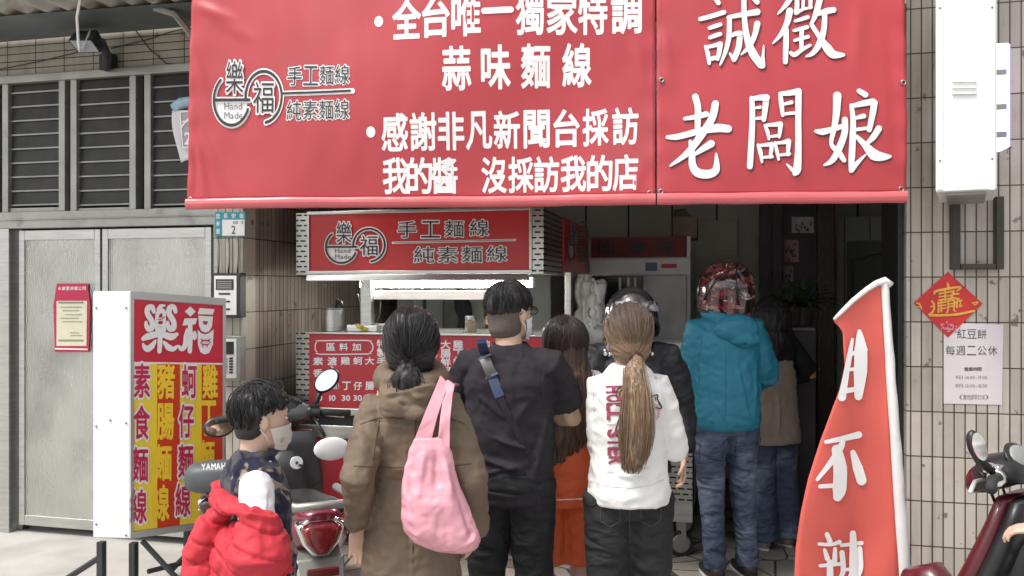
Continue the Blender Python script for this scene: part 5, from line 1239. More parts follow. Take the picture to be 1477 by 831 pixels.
    for s in (-1, 1):
        g = G(); g.tube([(s * .12, .43, .985), (s * .23, .41, .99), (s * .36, .36, .985)], [.019, .019, .020], 10); B(g, 'grip', M['rubber'], hd, smooth=True)
        g = G(); g.tube([(s * .14, .42, .99), (s * .20, .41, .99)], .034, 10); g.box((s * .17, .43, 1.02), (.05, .06, .035)); B(g, 'switch_block', pal.get('switch', M['black']), hd, bevel=.006)
        g = G(); g.tube([(s * .15, .46, .975), (s * .22, .475, .97), (s * .34, .44, .955)], [.008, .008, .009], 8); B(g, 'brake_lever', M['chrome'] if pal.get('lever') is None else pal['lever'], hd, smooth=True)
        mode = mirR if s > 0 else mirL
        if mode == 'none': continue
        if mode == 'up': a, c, nrm, ux = (s * .17, .44, 1.02), Vector((s * .245, .47, 1.215)), (-s * .35, -1, .12), (1, 0, s * .9)
        elif mode == 'flat': a, c, nrm, ux = (s * .15, .43, 1.0), Vector((s * .345, .40, .945)), (.12, -1, .18), (1, 0, .10)
        else: a, c, nrm, ux = mode
        c = Vector(c); nrm = Vector(nrm).normalized(); m0 = Vector(a)
        rx_, ry_ = pal.get('mir', (.075, .045))
        g = G(); g.tube([m0, m0.lerp(c, .45) + Vector((0, .03, .0)), c + nrm * -.03], [.017, .015, .015], 8); sk = B(g, 'mirror_stalk', M['black'], hd, smooth=True)
        g = G(); 
        u = (Vector(ux) - nrm * Vector(ux).dot(nrm)).normalized(); w = nrm.cross(u)
        rm = Matrix((u, w, nrm)).transposed(); g.ball(c - nrm * .006, (rx_ * 1.1, ry_ * 1.12, .024), 24, 10, rm); mr = B(g, 'mirror', M['black'], hd, smooth=True)
        g = G(); g.disc(c + nrm * .0205, rx_ * .93, nrm, .004, 28, ry_ * .93, u); B(g, 'mirror_glass', M['mirror'], hd)
    g = G(); g.tube([(.17, -.25, .27), (.19, -.5, .30), (.19, -.9, .36)], [.03, .055, .05], 14); B(g, 'exhaust', M['steel_dark'], smooth=True)
    g = G(); g.tube([(-.10, -.25, .25), (-.16, -.32, .012)], .014, 6); g.tube([(.10, -.25, .25), (.16, -.32, .012)], .014, 6); g.tube([(-.16, -.32, .012), (.16, -.32, .012)], .012, 6); B(g, 'stand', M['steel_dark'], smooth=True)
    return t, B, hd
grey_p = mat('scooter_grey', (.085, .09, .094), .38, var=.15, vs=4, coat=.15, dirt=((.3, .29, .27), 8, .6, .35))
grey_in = mat('scooter_grey_plastic', (.05, .053, .056), .45, var=.15, vs=8, bump=.06, bs=220)
wine = mat('scooter_wine', (.20, .012, .035), .3, coat=.5)
seat_m = mat('seat_vinyl', (.075, .085, .09), .5, bump=.1, bs=120)
# the grey scooter behind the boy, its tail to the street
pB, hB = atD(463, 700, 3.43), TH + R(21.6); pB.z = 0
mir_r = ((.17, .44, 1.02), (.245, .47, 1.165), (-.3, -1, .2), (.85, 0, .75))
sB, BB, hd = scooter('parked_scooter', 'grey scooter with big red tail light between the boy and the brown coat', pB, hB,
    dict(paint=wine, inner=grey_in, seat=M['black'], head=grey_p, mir=(.078, .052)), mirL='flat', mirR=mir_r)
g = G(); g.ball((.245, .30, .80), (.10, .02, .066), 22, 10); BB(g, 'folded_mirror', M['white'], hd, smooth=True)  # folded mirror; the sky it reflects is painted on as white
g = G(); g.tube([(.16, .40, .97), (.21, .32, .87)], .01, 8); BB(g, 'folded_mirror_stem', M['black'], hd, smooth=True)
# the scooter further left: dark seat with white lettering
pA = atD(311, 690, 4.1); pA.z = 0
sA, BA, hd = scooter('parked_scooter', 'scooter with white lettering on its grey seat end, in front of the light box sign', pA, TH + R(4), dict(paint=mat('scooter_black_red', (.10, .01, .014), .25, coat=.5), inner=M['black'], seat=seat_m, rail=wine, lamp=mat('dark_lens', (.05, .012, .012), .15, coat=.5, var=.5, vs=30)), mirL='none', mirR='none', sc=.9)
sA.location.z = .0
bk = G().loft([(-1.0, 0, .85, .10, .05), (-.965, 0, .85, .155, .075), (-.90, 0, .855, .165, .085), (-.80, 0, .855, .13, .07)], 24, 'y', 3.2); bk = BA(bk, 'seat_back', seat_m, smooth=True)
Sd = Plane(pA + FW * -.088 + UP * .8, -FW).px
g = G(); latin(g, 'YAMAHA', Sd, 291, 678, 9, .03, .0, .75, .05); g.build('seat_lettering', M['ink_white'], bk)
# the dark scooter at the right edge
pC = atD(1690, 700, 2.34); pC.z = 0
hC = TH + R(38)
pC = atD(1468, 690, 3.22) - Vector((-math.sin(hC), math.cos(hC), 0)) * 1.33; pC.z = 0
mir_l = ((-.19, .42, 1.01), (-.262, .45, 1.112), (-.6, -.8, .12), (.35, .1, -.9))
sC, BC, hd = scooter('parked_scooter', 'black and wine red scooter cut by the right edge of the photo', pC, hC,
    dict(head=M['black'], paint=mat('scooter_deep_red', (.085, .008, .014), .3, coat=.4), inner=M['black'], seat=M['black'], switch=M['chrome'], gauge=mat('gauge_face', (.28, .30, .29), .2), mir=(.056, .027), lever=mat('lever_silver', (.7, .7, .68), .3, .5)), mirL=mir_l, mirR='none')
g = G(); g.tube([(-.07 + .045 * math.cos(a), .318 + .006 * math.sin(a), .70 + .03 * math.sin(a)) for a in np.linspace(0, 6.283, 25)], .008, 8); BC(g, 'glove_lid_ring', M['chrome'], smooth=True)
# ================================================================== people
def skin_mat(name, c): 
    m = mat(name, c, .48, var=.06, vs=14, bump=.06, bs=180); b = m.node_tree.nodes['Principled BSDF']
    b.inputs['Subsurface Weight'].default_value = .12; b.inputs['Subsurface Radius'].default_value = (.012, .005, .003); return m
SK = skin_mat('skin', (.52, .335, .245)); SK2 = skin_mat('skin_fair', (.58, .39, .29)); SKD = skin_mat('skin_tan', (.40, .25, .18))
HS = [(0, .046, .020, .028), (.02, .036, .044, .052), (.05, .020, .060, .074), (.08, .007, .067, .088), (.115, 0, .073, .095), (.15, -.003, .077, .098), (.18, -.006, .072, .089), (.205, -.008, .054, .066), (.225, -.01, .012, .014)]
def hsec(z):
    for a, b in zip(HS, HS[1:]):
        if z <= b[0]: t = max(0, (z - a[0]) / (b[0] - a[0])); return [a[i] + (b[i] - a[i]) * t for i in (1, 2, 3)]
    return HS[-1][1:]
class Person:
    def __init__(s, label, px, d, H, turn, skin=SK, hyaw=0, hpit=0, girth=1.0, child=False, group=None, sw=.165, shz=1.385, hs=1.0, shy=-.01):
        s.shy = shy; s.sw = sw; s.shz = shz
        p = atD(px, 415, d); p.z = 0; s.rz = TH + R(turn); s.k = H / 1.7; s.H = H
        s.t = thing('person', label, 'person', p, s.rz, group); s.m = world_of(s.t); s.im = s.m.inverted(); s.skin = skin; s.g = girth
        s.hk = s.k * hs if not child else s.k * 1.12
        s.hm = Matrix.Translation((0, .012 * s.k, 1.7 * s.k - .228 * s.hk)) @ Matrix.Rotation(R(hyaw), 4, 'Z') @ Matrix.Rotation(R(hpit), 4, 'X') @ Matrix.Diagonal((s.hk, s.hk, s.hk, 1))
        s.B = G(); s.arms = {}
    def L(s, px, py, d): return s.im @ atD(px, py, d)
    def D(s, p): return (s.m @ Vector(p) - CAM).dot(FW)
    def arm(s, side, wrist, pole, hd, hn, curl=.35, spread=0):
        k = s.k; S = Vector((side * s.sw * k, s.shy * k, s.shz * k)); W = Vector(wrist); a, b = .285 * k, .255 * k
        v = W - S; L = min(v.length, (a + b) * .995); W = S + v.normalized() * L; dn = v.normalized()
        x = (a * a - b * b + L * L) / (2 * L); h = math.sqrt(max(0, a * a - x * x)); pv = Vector(pole); pv = (pv - dn * pv.dot(dn)).normalized()
        E = S + dn * x + pv * h; s.arms[side] = (S, E, W, Vector(hd).normalized(), Vector(hn).normalized()); s.curl = curl
        s.B.tube([S + Vector((-side * .05 * k, 0, .0)), S, S.lerp(E, .35), S.lerp(E, .75), E, E.lerp(W, .3), E.lerp(W, .7), W], [.045 * k, .052 * k, .05 * k, .043 * k, .04 * k, .041 * k, .033 * k, .027 * k], 14)
        s.hand(side, W, s.arms[side][3], s.arms[side][4], curl, spread)
    def hand(s, side, W, d, n, curl, spread=0):
        k = s.k; n = (n - d * n.dot(d)).normalized(); l = d.cross(n) * side; g = s.B
        g.tube([W - d * .02 * k, W + d * .02 * k, W + d * .055 * k, W + d * .09 * k, W + d * .098 * k], [(.024 * k, .02 * k), (.031 * k, .017 * k), (.040 * k, .015 * k), (.041 * k, .0125 * k), (.036 * k, .010 * k)], 16, up=l)
        for i, (ln, o) in enumerate(((.072, .030), (.080, .010), (.074, -.010), (.058, -.029))):
            p = W + d * (.088 * k - (.006 * k if i == 3 else 0)) + l * (o * k); pts = [p - d * .015 * k]; a = curl * .5; r = .0088 * k if i < 3 else .0078 * k
            dd = (d + l * (1.5 - i) * .06 * (1 + spread)).normalized(); pts.append(p)
            for f in (.45, .32, .23): pts.append(pts[-1] + (dd * math.cos(a) + n * math.sin(a)) * ln * f * k); a += curl
            g.tube(pts, [r, r * 1.06, r, r * .92, r * .75], 10)
        p = W + d * .022 * k + l * .024 * k; q = p + (l * .75 + d * .65 + n * .3).normalized() * .034 * k
        q2 = q + (l * .25 + d * .9 + n * (.25 + curl * .5)).normalized() * .030 * k; q3 = q2 + (d * .9 + n * (.3 + curl * .6) - l * .05).normalized() * .024 * k
        g.tube([p, q, q2, q3], [.014 * k, .0115 * k, .0098 * k, .0075 * k], 10)
    def legs(s, fl=None, fr=None):
        """feet (x, y) in the local frame"""
        k = s.k; g = s.B; s.leg = {}
        for side, f in ((-1, fl or (-.10, 0)), (1, fr or (.10, 0))):
            Hp = Vector((side * .088 * k * s.g, -.01, .90 * k)); A = Vector((f[0] * k, (f[1] - .03) * k, .085 * k)); K = Hp.lerp(A, .52) + Vector((0, .025 * k, 0))
            s.leg[side] = (Hp, K, A)
            g.tube([Hp + UP * .03, Hp.lerp(K, .25), Hp.lerp(K, .7), K, K.lerp(A, .3), K.lerp(A, .7), A, A - UP * .03 * k], [x * k for x in (.085, .083, .064, .054, .056, .042, .036, .036)], 16)
            g.tube([A + Vector((0, -.045, -.045)) * k, A + Vector((0, 0, -.04)) * k, A + Vector((0, .08, -.055)) * k, A + Vector((0, .17, -.065)) * k], [(.03 * k, .03 * k), (.037 * k, .04 * k), (.044 * k, .028 * k), (.03 * k, .015 * k)], 14, up=(1, 0, 0))
    def torso_body(s):
        k, w = s.k, s.g; s.B.loft([(z * k, 0, y * k, a * k * w, b * k) for z, y, a, b in ((.83, -.01, .11, .09), (.90, -.01, .165, .115), (1.0, 0, .15, .105), (1.08, 0, .135, .098), (1.2, 0, .15, .105), (1.32, -.01, .165, .10), (1.39, -.015, .13, .075), (1.43, -.012, .065, .06))], 24)
        top = s.hm @ Vector((0, -.018, .06)); s.B.tube([(0, -.02 * k, 1.38 * k), (0, -.015 * k, 1.44 * k), top], [(.062 * k, .062 * k), (.056 * k, .058 * k), (.054 * s.hk, .058 * s.hk)], 18, up=(1, 0, 0))
    def head(s, shave=None):
        h = G(); h.loft([(z, 0, cy, a, b) for z, cy, a, b in HS], 28)
        h.add([(-.016, .085, .068), (.016, .085, .068), (0, .117, .072), (0, .09, .128), (-.009, .086, .12), (.009, .086, .12), (0, .085, .06)], [(0, 2, 4), (4, 2, 3), (3, 2, 5), (5, 2, 1), (0, 6, 2), (6, 1, 2), (0, 4, 3, 5, 1, 6)])
        h.ball((0, .088, .046), (.022, .011, .009), 12, 8); h.ball((0, .078, .018), (.018, .014, .013), 12, 8)
        for x in (-1, 1):
            h.ball((x * .076, -.008, .105), (.010, .021, .033), 12, 8, Matrix.Rotation(-x * .3, 3, 'Z') @ Matrix.Rotation(.15, 3, 'X')); h.ball((x * .070, -.004, .08), (.009, .012, .014), 10, 6)
            h.ball((x * .032, .083, .138), (.022, .010, .006), 10, 6)
        s.B.join(h, s.hm)
        for x in (-1, 1):
            e = G().ball((x * .031, .083, .118), (.0115, .0095, .005), 14, 8); e.xform(s.hm); e = e.build('eye', mat('eye_white', (.7, .68, .66), .2), s.t, smooth=True, wld=False)
            i = G().ball((x * .031, .0910, .118), (.0068, .005, .0062), 12, 6); i.xform(s.hm); i.build('iris', M['ink_black'], e, smooth=True, wld=False)
            b = G().tube([(x * .014, .098, .139), (x * .03, .0965, .145), (x * .05, .083, .141)], [.003, .0042, .002], 8); b.xform(s.hm); b.build('eyebrow', M['ink_black'], s.t, smooth=True, wld=False)
    def body(s, voxel=.0055):
        s.torso_body(); o = cloth(s.B, 'body', s.skin, s.t, voxel, 3); return o
    def hair(s, secs, m, flow, fn=None, extra=None, e=2.0, voxel=.006, it=3, name='hair'):
        g = G()
        if secs: g.loft([(z, 0, cy, a, b) for z, cy, a, b in secs], 36, 'z', e)
        if extra: extra(g)
        g.xform(s.hm)
        return cloth(g, name, m, s.t, voxel, it, fn, attr=flow)
    def mask(s, m, strap=True):
        g = G()
        def fn(u, v):
            a = R(90) + R(82) * (1 - 2 * u); z = -.012 + v * .105 + .012 * (abs(2 * u - 1) ** 2) * (1 - 2 * v); cy, rx, ry = hsec(max(.012, min(.2, z + .006))); o = .007 + .020 * math.exp(-((2 * u - 1) / .28) ** 2) * (.5 + .5 * math.sin(math.pi * min(1, v * 1.15)))
            o += .0016 * math.sin(v * 22) * (1 - abs(2 * u - 1))
            return Vector(((rx + o) * math.cos(a), cy + (ry + o) * math.sin(a), z))
        g.grid(fn, 30, 14); g.xform(s.hm); o = g.build('face_mask', m, s.t, smooth=True, wld=False, solid=.003)
        if strap:
            t = G()
            for x in (-1, 1):
                for z0, z1 in ((.085, .128), (.015, .080)):
                    pts = [(x * .071, .02, z0 + .004), (x * .083, .0, (z0 + z1) / 2 + .01), (x * .085, -.022, z1)]
                    t.tube(pts, .0022, 6)
            t.xform(s.hm); t.build('ear_loop', m, o, smooth=True, wld=False)
        return o
    def top(s, name, m, secs, sleeves, voxel=.008, it=4, fn=None, extra=None, label=None, e=2.3):
        """secs (z, cx, cy, rx, ry) in metres for a 1.7 m figure; sleeves {side: [(t, r)..]} with t 0 shoulder, 1 elbow, 2 wrist"""
        k = s.k; g = G(); g.loft([(z * k, x * k, y * k, a * k, b * k) for z, x, y, a, b in secs], 36, 'z', e)
        for side, prof in (sleeves or {}).items():
            S, E, W = s.arms[side][:3]; pts, rs = [S + Vector((-side * .07 * k, 0, .0 * k))], [prof[0][1] * k * .95]
            for t, r in prof: pts.append(S.lerp(E, t) if t <= 1 else E.lerp(W, t - 1)); rs.append(r * k)
            g.tube(pts, rs, 20)
        if extra: extra(g)
        return cloth(g, name, m, s.t, voxel, it, fn, label)
    def pants(s, name, m, waist, prof, voxel=.009, fn=None, top=1.02, it=4):
        """prof: radii at hip, mid thigh, knee, calf, hem; waist (rx, ry)"""
        k = s.k; g = G(); rx, ry = waist
        g.loft([(.80 * k, 0, -.01 * k, rx * .80 * k, ry * .82 * k), (.88 * k, 0, -.015 * k, rx * 1.02 * k, ry * 1.04 * k), (.95 * k, 0, -.01 * k, rx * k, ry * k), (top * k, 0, 0, rx * .9 * k, ry * .9 * k)], 28, 'z', 2.3)
        for side in (-1, 1):
            Hp, K, A = s.leg[side]; end = prof[4]; hem = A if len(prof) < 6 else Hp.lerp(A, prof[5])
            if len(prof) < 6: pts = [Hp, Hp.lerp(K, .5), K, K.lerp(A, .5), A - UP * .02 * k]
            else: pts = [Hp, Hp.lerp(hem, .25), Hp.lerp(hem, .5), Hp.lerp(hem, .75), hem]
            g.tube(pts, [r * k for r in prof[:5]], 20)
        return cloth(g, name, m, s.t, voxel, it, fn)
    def shoes(s, m, sole=None):
        k = s.k
        for side in (-1, 1):
            A = s.leg[side][2]; g = G()
            g.tube([A + Vector((0, -.07, -.045)) * k, A + Vector((0, -.03, -.035)) * k, A + Vector((0, .05, -.045)) * k, A + Vector((0, .13, -.055)) * k, A + Vector((0, .20, -.062)) * k], [(.03 * k, .03 * k), (.043 * k, .055 * k), (.050 * k, .042 * k), (.050 * k, .03 * k), (.03 * k, .018 * k)], 16, up=(1, 0, 0))
            o = g.build('shoe', m, s.t, smooth=True, wld=False)
            g = G(); c = A + Vector((0, .065, -.072)) * k; g.poly([c + Vector((.05 * math.cos(a) * (1 + .1 * math.sin(a)), .145 * math.sin(a), 0)) * k for a in np.linspace(0, 2 * math.pi, 25)[:-1]], (0, 0, 1), .012 * k)
            g.build('sole', sole or M['white'], o, wld=False, bevel=.003)
def wr(amp, f=9, seed=0, cr=None, hf=.35):
    cr = [(a, b_, w_ * .75, h * 2.0) for a, b_, w_, h in cr] if cr else None
    c = creases(cr) if cr else None; amp *= 1.25
    def fn(p, n):
        d = amp * (N(p, f, f, f * 1.1, off=seed) + .55 * (1 - 2 * abs(N(p, f * 1.7, f * 1.7, f * 2.6, off=seed + 7))) * .8 + hf * N(p, f * 4, f * 4, f * 5, off=seed + 3))
        return d + (c(p) if c else 0)
    return fn
def wrl(amp, seed=0):                # trousers: drag lines across the legs, denser at knee and hem
    def fn(p, n):
        w = .5 + .9 * math.exp(-((p.z - .48) / .12) ** 2) + 1.2 * math.exp(-((p.z - .12) / .1) ** 2) + .7 * math.exp(-((p.z - .82) / .08) ** 2)
        return amp * w * ((1 - 2 * abs(N(p, 5, 5, 17, off=seed))) * .7 + .5 * N(p, 16, 16, 26, off=seed))
    return fn
class Proj:
    """drop points of the photo onto a finished garment, along its own surface"""
    def __init__(s, o, d):
        m = world_of(o); s.t = BVHTree.FromPolygons([m @ v.co for v in o.data.vertices], [tuple(p.vertices) for p in o.data.polygons]); s.d = d
    def px(s, x, y, l=.002):
        r = ray(x, y).normalized(); h = s.t.ray_cast(CAM, r); return h[0] - r * l if h[0] else atD(x, y, s.d)
def seams(s, o, d, paths, m, r=.0016, name='seam'):
    PJ = Proj(o, d); g = G()
    for st_ in paths:
        P_ = []
        for (xa, ya), (xb, yb) in zip(st_, st_[1:]): P_ += [PJ.px(xa + (xb - xa) * t, ya + (yb - ya) * t, .0004) for t in (0, .2, .4, .6, .8)]
        P_ = [p for i, p in enumerate(P_) if i == 0 or (p - P_[i - 1]).length < .12]
        if len(P_) > 2: g.tube(P_, r, 5)
    return g.build(name, m, s.t, smooth=True)
def flow_tie(s, tie, f=55, g=6):     # strands run towards a tie point at the back of the head
    c = s.hm @ Vector(tie)
    def fl(p):
        v = p - c; a = math.atan2(v.x, v.z); return (math.cos(a) * f * .35, math.sin(a) * f * .35, v.length * g)
    return fl
def flow_down(f=120, g=5, cx=0, cy=0): 
    def fl(p): return (p.x * f, p.y * f, p.z * g)
    return fl
def strands(fl, amp):
    def fn(p, n): return amp * noise.noise(Vector(fl(p)) * .55) + amp * .6 * noise.noise(Vector(fl(p)) * 1.3)
    return fn
def wisps(s, name, parent, m, paths, r=.0011, flow=None):
    g = G()
    for P_ in paths: g.tube(P_, [r, r, r * .8, r * .3] if len(P_) == 4 else [r] * (len(P_) - 1) + [r * .3], 4)
    me = g.mesh(name); me.materials.append(m); me.shade_smooth()
    if flow:
        a = me.attributes.new('flow', 'FLOAT_VECTOR', 'POINT'); a.data.foreach_set('vector', np.array([flow(v.co) for v in me.vertices], dtype=np.float32).ravel())
    o = bpy.data.objects.new(name, me); link(o, parent); return o
def tail(s, name, m, pts, rs, seed, n=220, r=.0013, flow=None):
    """a ponytail: a soft core and many loose strands running along it"""
    g = G(); g.tube(pts, rs, 18, up=(1, 0, 0)); fl = flow or flow_down(150, 4)
    core = cloth(g, name, m, s.t, .006, 2, strands(fl, .006), attr=fl)
    random.seed(seed); W = []; V = [Vector(p) for p in pts]; cols = []
    for i in range(n):
        a = random.uniform(0, 6.28); e = random.uniform(.72, 1.14); st = random.uniform(0, .5); P_ = []; dr = random.gauss(0, .011)
        for u in np.linspace(st, min(1.04, st + random.uniform(.45, .75)), 6):
            x = min(u, .9999) * (len(V) - 1); j = int(x); q = V[j].lerp(V[j + 1], x - j); r0 = rs[j]; r1 = rs[j + 1]; r0 = r0 if isinstance(r0, tuple) else (r0, r0); r1 = r1 if isinstance(r1, tuple) else (r1, r1)
            ra = r0[0] + (r1[0] - r0[0]) * (x - j); rb = r0[1] + (r1[1] - r0[1]) * (x - j)
            q = q + Vector((math.cos(a) * ra * e, math.sin(a) * rb * e, 0)) + Vector((dr * u, 0, -.03 * max(0, u - 1) * 10)); P_.append(q)
        W.append(P_)
    o = wisps(s, 'loose_strands', core, m, W, r); me = o.data
    per = len(me.vertices) // len(W); at = me.attributes.new('flow', 'FLOAT_VECTOR', 'POINT'); vals = []
    for i in range(len(W)): vals += [(random.random() * 50, random.random() * 50, i)] * per
    at.data.foreach_set('vector', np.array(vals, dtype=np.float32).ravel()); return core
def headstrands(s, parent, m, n, start, end, seed, r=.0011, c0=(0, -.012, .13), rad=(.097, .107, .112), jit=.05, u0=0, u1=1, frizz=.004):
    """many single hairs lying on the head, each from start() to end() (directions from the head's middle)"""
    random.seed(seed); g = G(); ids = []; c0 = Vector(c0)
    for i in range(n):
        a, b = Vector(start()).normalized(), Vector(end()).normalized(); lift = 1 + abs(random.gauss(0, jit)) * .6 - .005; w = Vector((random.gauss(0, frizz), random.gauss(0, frizz), random.gauss(0, frizz))); P_ = []
        q0, q1 = u0 * random.random(), 1 - (1 - u1) * random.random()
        for u in np.linspace(q0, q1, 7):
            d = a.slerp(b, u) if a.dot(b) > -.98 else a.lerp(b, u).normalized(); k = lift if u < .85 else 1 + (lift - 1) * .5
            P_.append(s.hm @ (c0 + Vector((d.x * rad[0] * k, d.y * rad[1] * k, d.z * rad[2] * k)) + w * math.sin(u * 3)))
        nv = len(g.v); g.tube(P_, [r] * 6 + [r * .4], 4); ids += [(random.random() * 40, random.random() * 40, i)] * (len(g.v) - nv)
    me = g.mesh('loose_strands'); me.materials.append(m); me.shade_smooth()
    at = me.attributes.new('flow', 'FLOAT_VECTOR', 'POINT'); at.data.foreach_set('vector', np.array(ids, dtype=np.float32).ravel())
    o = bpy.data.objects.new('loose_strands', me); link(o, parent); return o
def sph(a0, a1, e0, e1):            # a random direction: azimuth from the face, elevation
    def f():
        a, e = R(random.uniform(a0, a1)), R(random.uniform(e0, e1)); return (math.sin(a) * math.cos(e), math.cos(a) * math.cos(e), math.sin(e))
    return f
HK = hair_mat('hair_black', (.011, .010, .010), (.034, .032, .033), .46); HB = hair_mat('hair_dark_brown', (.034, .019, .014), (.125, .070, .048), .42, tip=(1.32, 1.50, (.035, .026, .024)))
HBL = hair_mat('hair_blonde', (.11, .068, .042), (.36, .25, .155), .45, tip=(1.46, 1.60, (.095, .066, .052)))
HSH = mat('shaved_hair', (.10, .075, .062), .7, var=.2, vs=120)
MKW = mat('mask_white', (.74, .76, .78), .7, bump=.05, bs=250)

# ------------------------------------------------ 1 woman in the brown coat
p = Person('woman in a long olive brown hooded coat with a low black ponytail', 594, 3.0, 1.62, 3, SK, hyaw=-4, hpit=4, sw=.130, shz=1.335, hs=1.06)
d = 3.0
p.arm(-1, p.L(519, 752, 2.96), (-.1, -1, 0), (-.04, .06, -1), (.15, -1, 0), .3)
p.arm(1, p.L(683, 766, 3.0), (.25, -1, 0), (-.22, .25, -1), (-.8, .3, -.1), .75)
p.legs((-.10, 0), (.10, .02)); p.head(); p.body()
coat = folds(mat('olive_coat', (.140, .100, .066), .72, var=.10, vs=5, bump=.12, bs=240), 7, .55, .03)
cr = [((-.17, -.14, 1.20), (-.06, -.16, 1.10), .014, .006), ((.15, -.14, 1.22), (.05, -.16, 1.05), .014, .006), ((-.1, -.18, .98), (-.13, -.2, .62), .022, .026), ((.06, -.18, .98), (.09, -.2, .6), .022, .024), ((.0, -.18, .95), (-.02, -.2, .55), .018, -.016), ((-.19, -.1, .95), (-.21, -.1, .6), .03, .010), ((.17, -.15, .95), (.2, -.15, .6), .03, .01),
      ((-.24, -.05, 1.08), (-.19, -.09, 1.03), .012, .007), ((-.25, -.05, 1.0), (-.2, -.08, .97), .012, .008), ((.25, -.05, 1.05), (.2, -.08, 1.0), .012, .008), ((-.2, -.1, 1.28), (-.22, -.08, 1.12), .012, -.006), ((.2, -.1, 1.28), (.22, -.08, 1.1), .012, -.006)]
wf_ = wr(.0085, 7, 1, cr)
def coatfn(p_, n):
    q = wf_(p_, n)
    if n.y < -.3: q -= .004 * math.exp(-(p_.x / .004) ** 2) * (p_.z < 1.24); q -= .006 * math.exp(-((p_.z - 1.035) / .006) ** 2) * (abs(p_.x) < .19); q -= .004 * math.exp(-((p_.z - 1.235 - .15 * p_.x * p_.x) / .005) ** 2) * (abs(p_.x) < .17)
    return q
def coat_more(g):
    k = p.k
    for side in (-1, 1):             # cuffs
        S, E, W = p.arms[side][:3]; g.tube([E.lerp(W, .74), E.lerp(W, .97)], [.055 * k, .053 * k], 20)
p.top('coat', coat, [(.30, 0, .0, .205, .175), (.5, 0, 0, .195, .168), (.75, 0, 0, .184, .155), (.95, 0, 0, .170, .142), (1.06, 0, 0, .158, .134), (1.2, 0, -.005, .162, .138), (1.29, 0, -.015, .158, .130), (1.36, 0, -.02, .130, .102), (1.43, 0, -.01, .085, .085)],
      {-1: [(0, .064), (.4, .063), (.8, .062), (1.0, .063), (1.4, .057), (1.9, .050)], 1: [(0, .066), (.4, .068), (.8, .068), (1.0, .067), (1.4, .060), (1.9, .050)]}, .006, 2, coatfn, coat_more)
PJ = Proj(bpy.data.objects[[o.name for o in p.t.children if o.name.startswith('coat')][0]], 2.95); g = G()
for st_ in ([(600, 592), (598, 640), (597, 700), (596, 760), (595, 830)], [(520, 612), (545, 603), (600, 600), (650, 604), (676, 614)], [(510, 672), (550, 674), (600, 674), (650, 672), (690, 668)], [(548, 600), (541, 640), (537, 672)]):
    P_ = []
    for (xa, ya), (xb, yb) in zip(st_, st_[1:]): P_ += [PJ.px(xa + (xb - xa) * t, ya + (yb - ya) * t, .0008) for t in (0, .25, .5, .75)]
    g.tube(P_, .0022, 5)
g.build('seam', mat('coat_seam', (.085, .060, .040), .8), p.t, smooth=True)
g = G(); k = p.k
ringp = [Vector((.105 * math.cos(a), -.005 + .10 * math.sin(a), 1.452 + .035 * math.sin(a) + .0 * abs(math.cos(a)))) * k for a in np.linspace(0, 2 * math.pi, 33)]
g.tube(ringp, [(.036 + .016 * max(0, -math.sin(a))) * k for a in np.linspace(0, 2 * math.pi, 33)], 14)
g.ball(Vector((0, -.125, 1.40)) * k, (.118 * k, .05 * k, .062 * k), 20, 12); g.ball(Vector((-.035, -.14, 1.365)) * k, (.075 * k, .045 * k, .05 * k), 16, 10); g.ball(Vector((.03, -.15, 1.335)) * k, (.06 * k, .04 * k, .03 * k), 16, 10)
hcr = [((-.13, -.10, 1.40), (.10, -.19, 1.30), .012, .012), ((-.10, -.16, 1.33), (.12, -.15, 1.37), .010, .010), ((-.12, -.12, 1.345), (.02, -.19, 1.29), .009, -.010), ((-.11, -.14, 1.28), (-.02, -.18, 1.25), .01, .008), ((.02, -.19, 1.35), (.12, -.12, 1.41), .01, -.008)]
cloth(g, 'hood', coat, p.t, .006, 3, wr(.005, 10, 4, hcr))
tie = (.0, -.118, .052)
fl = flow_tie(p, tie)
p.hair([(.012, -.045, .062, .05), (.04, -.035, .080, .075), (.075, -.03, .090, .088), (.115, -.02, .095, .100), (.15, -.014, .096, .106), (.19, -.012, .088, .098), (.222, -.012, .066, .074), (.243, -.014, .02, .022)], HK, fl, strands(fl, .0045))
bun = [p.hm @ Vector(v) for v in ((0, -.105, .056), (0, -.135, .042), (0, -.15, .005), (.002, -.150, -.035), (.004, -.140, -.070))]
tail(p, 'ponytail', HK, bun, [(.016, .014), (.032, .024), (.050, .032), (.050, .030), (.028, .018)], 2, 200, .0011)
g = G(); c = p.hm @ Vector((0, -.122, .050)); g.tube([c + Vector((.021 * math.cos(a), .004, .019 * math.sin(a))) for a in np.linspace(0, 6.283, 17)], .006, 8); g.build('hair_tie', M['black'], p.t, smooth=True, wld=False)
random.seed(5); W = []
for i in range(70):
    a = random.uniform(-1.2, 1.2); c = p.hm @ Vector((.096 * math.sin(a), -.012 - .1 * math.cos(a), random.uniform(.03, .2))); t_ = p.hm @ Vector(tie)
    W.append([c, c.lerp(t_, .3) + Vector((random.gauss(0, .006), -.02, .004)), c.lerp(t_, .6) + Vector((random.gauss(0, .006), -.022, 0)), c.lerp(t_, .95)])
wisps(p, 'stray_hair', p.t, HK, W, .0009, fl)
headstrands(p, p.t, HK, 1100, sph(-175, 175, -25, 90), lambda: (random.gauss(0, .05), -1, -.72 + random.gauss(0, .05)), 12, .0011)
p.pants('trousers', mat('dark_trousers', (.03, .03, .035), .8), (.138, .105), (.085, .08, .07, .065, .06)); p.shoes(M['black'])
woman = p
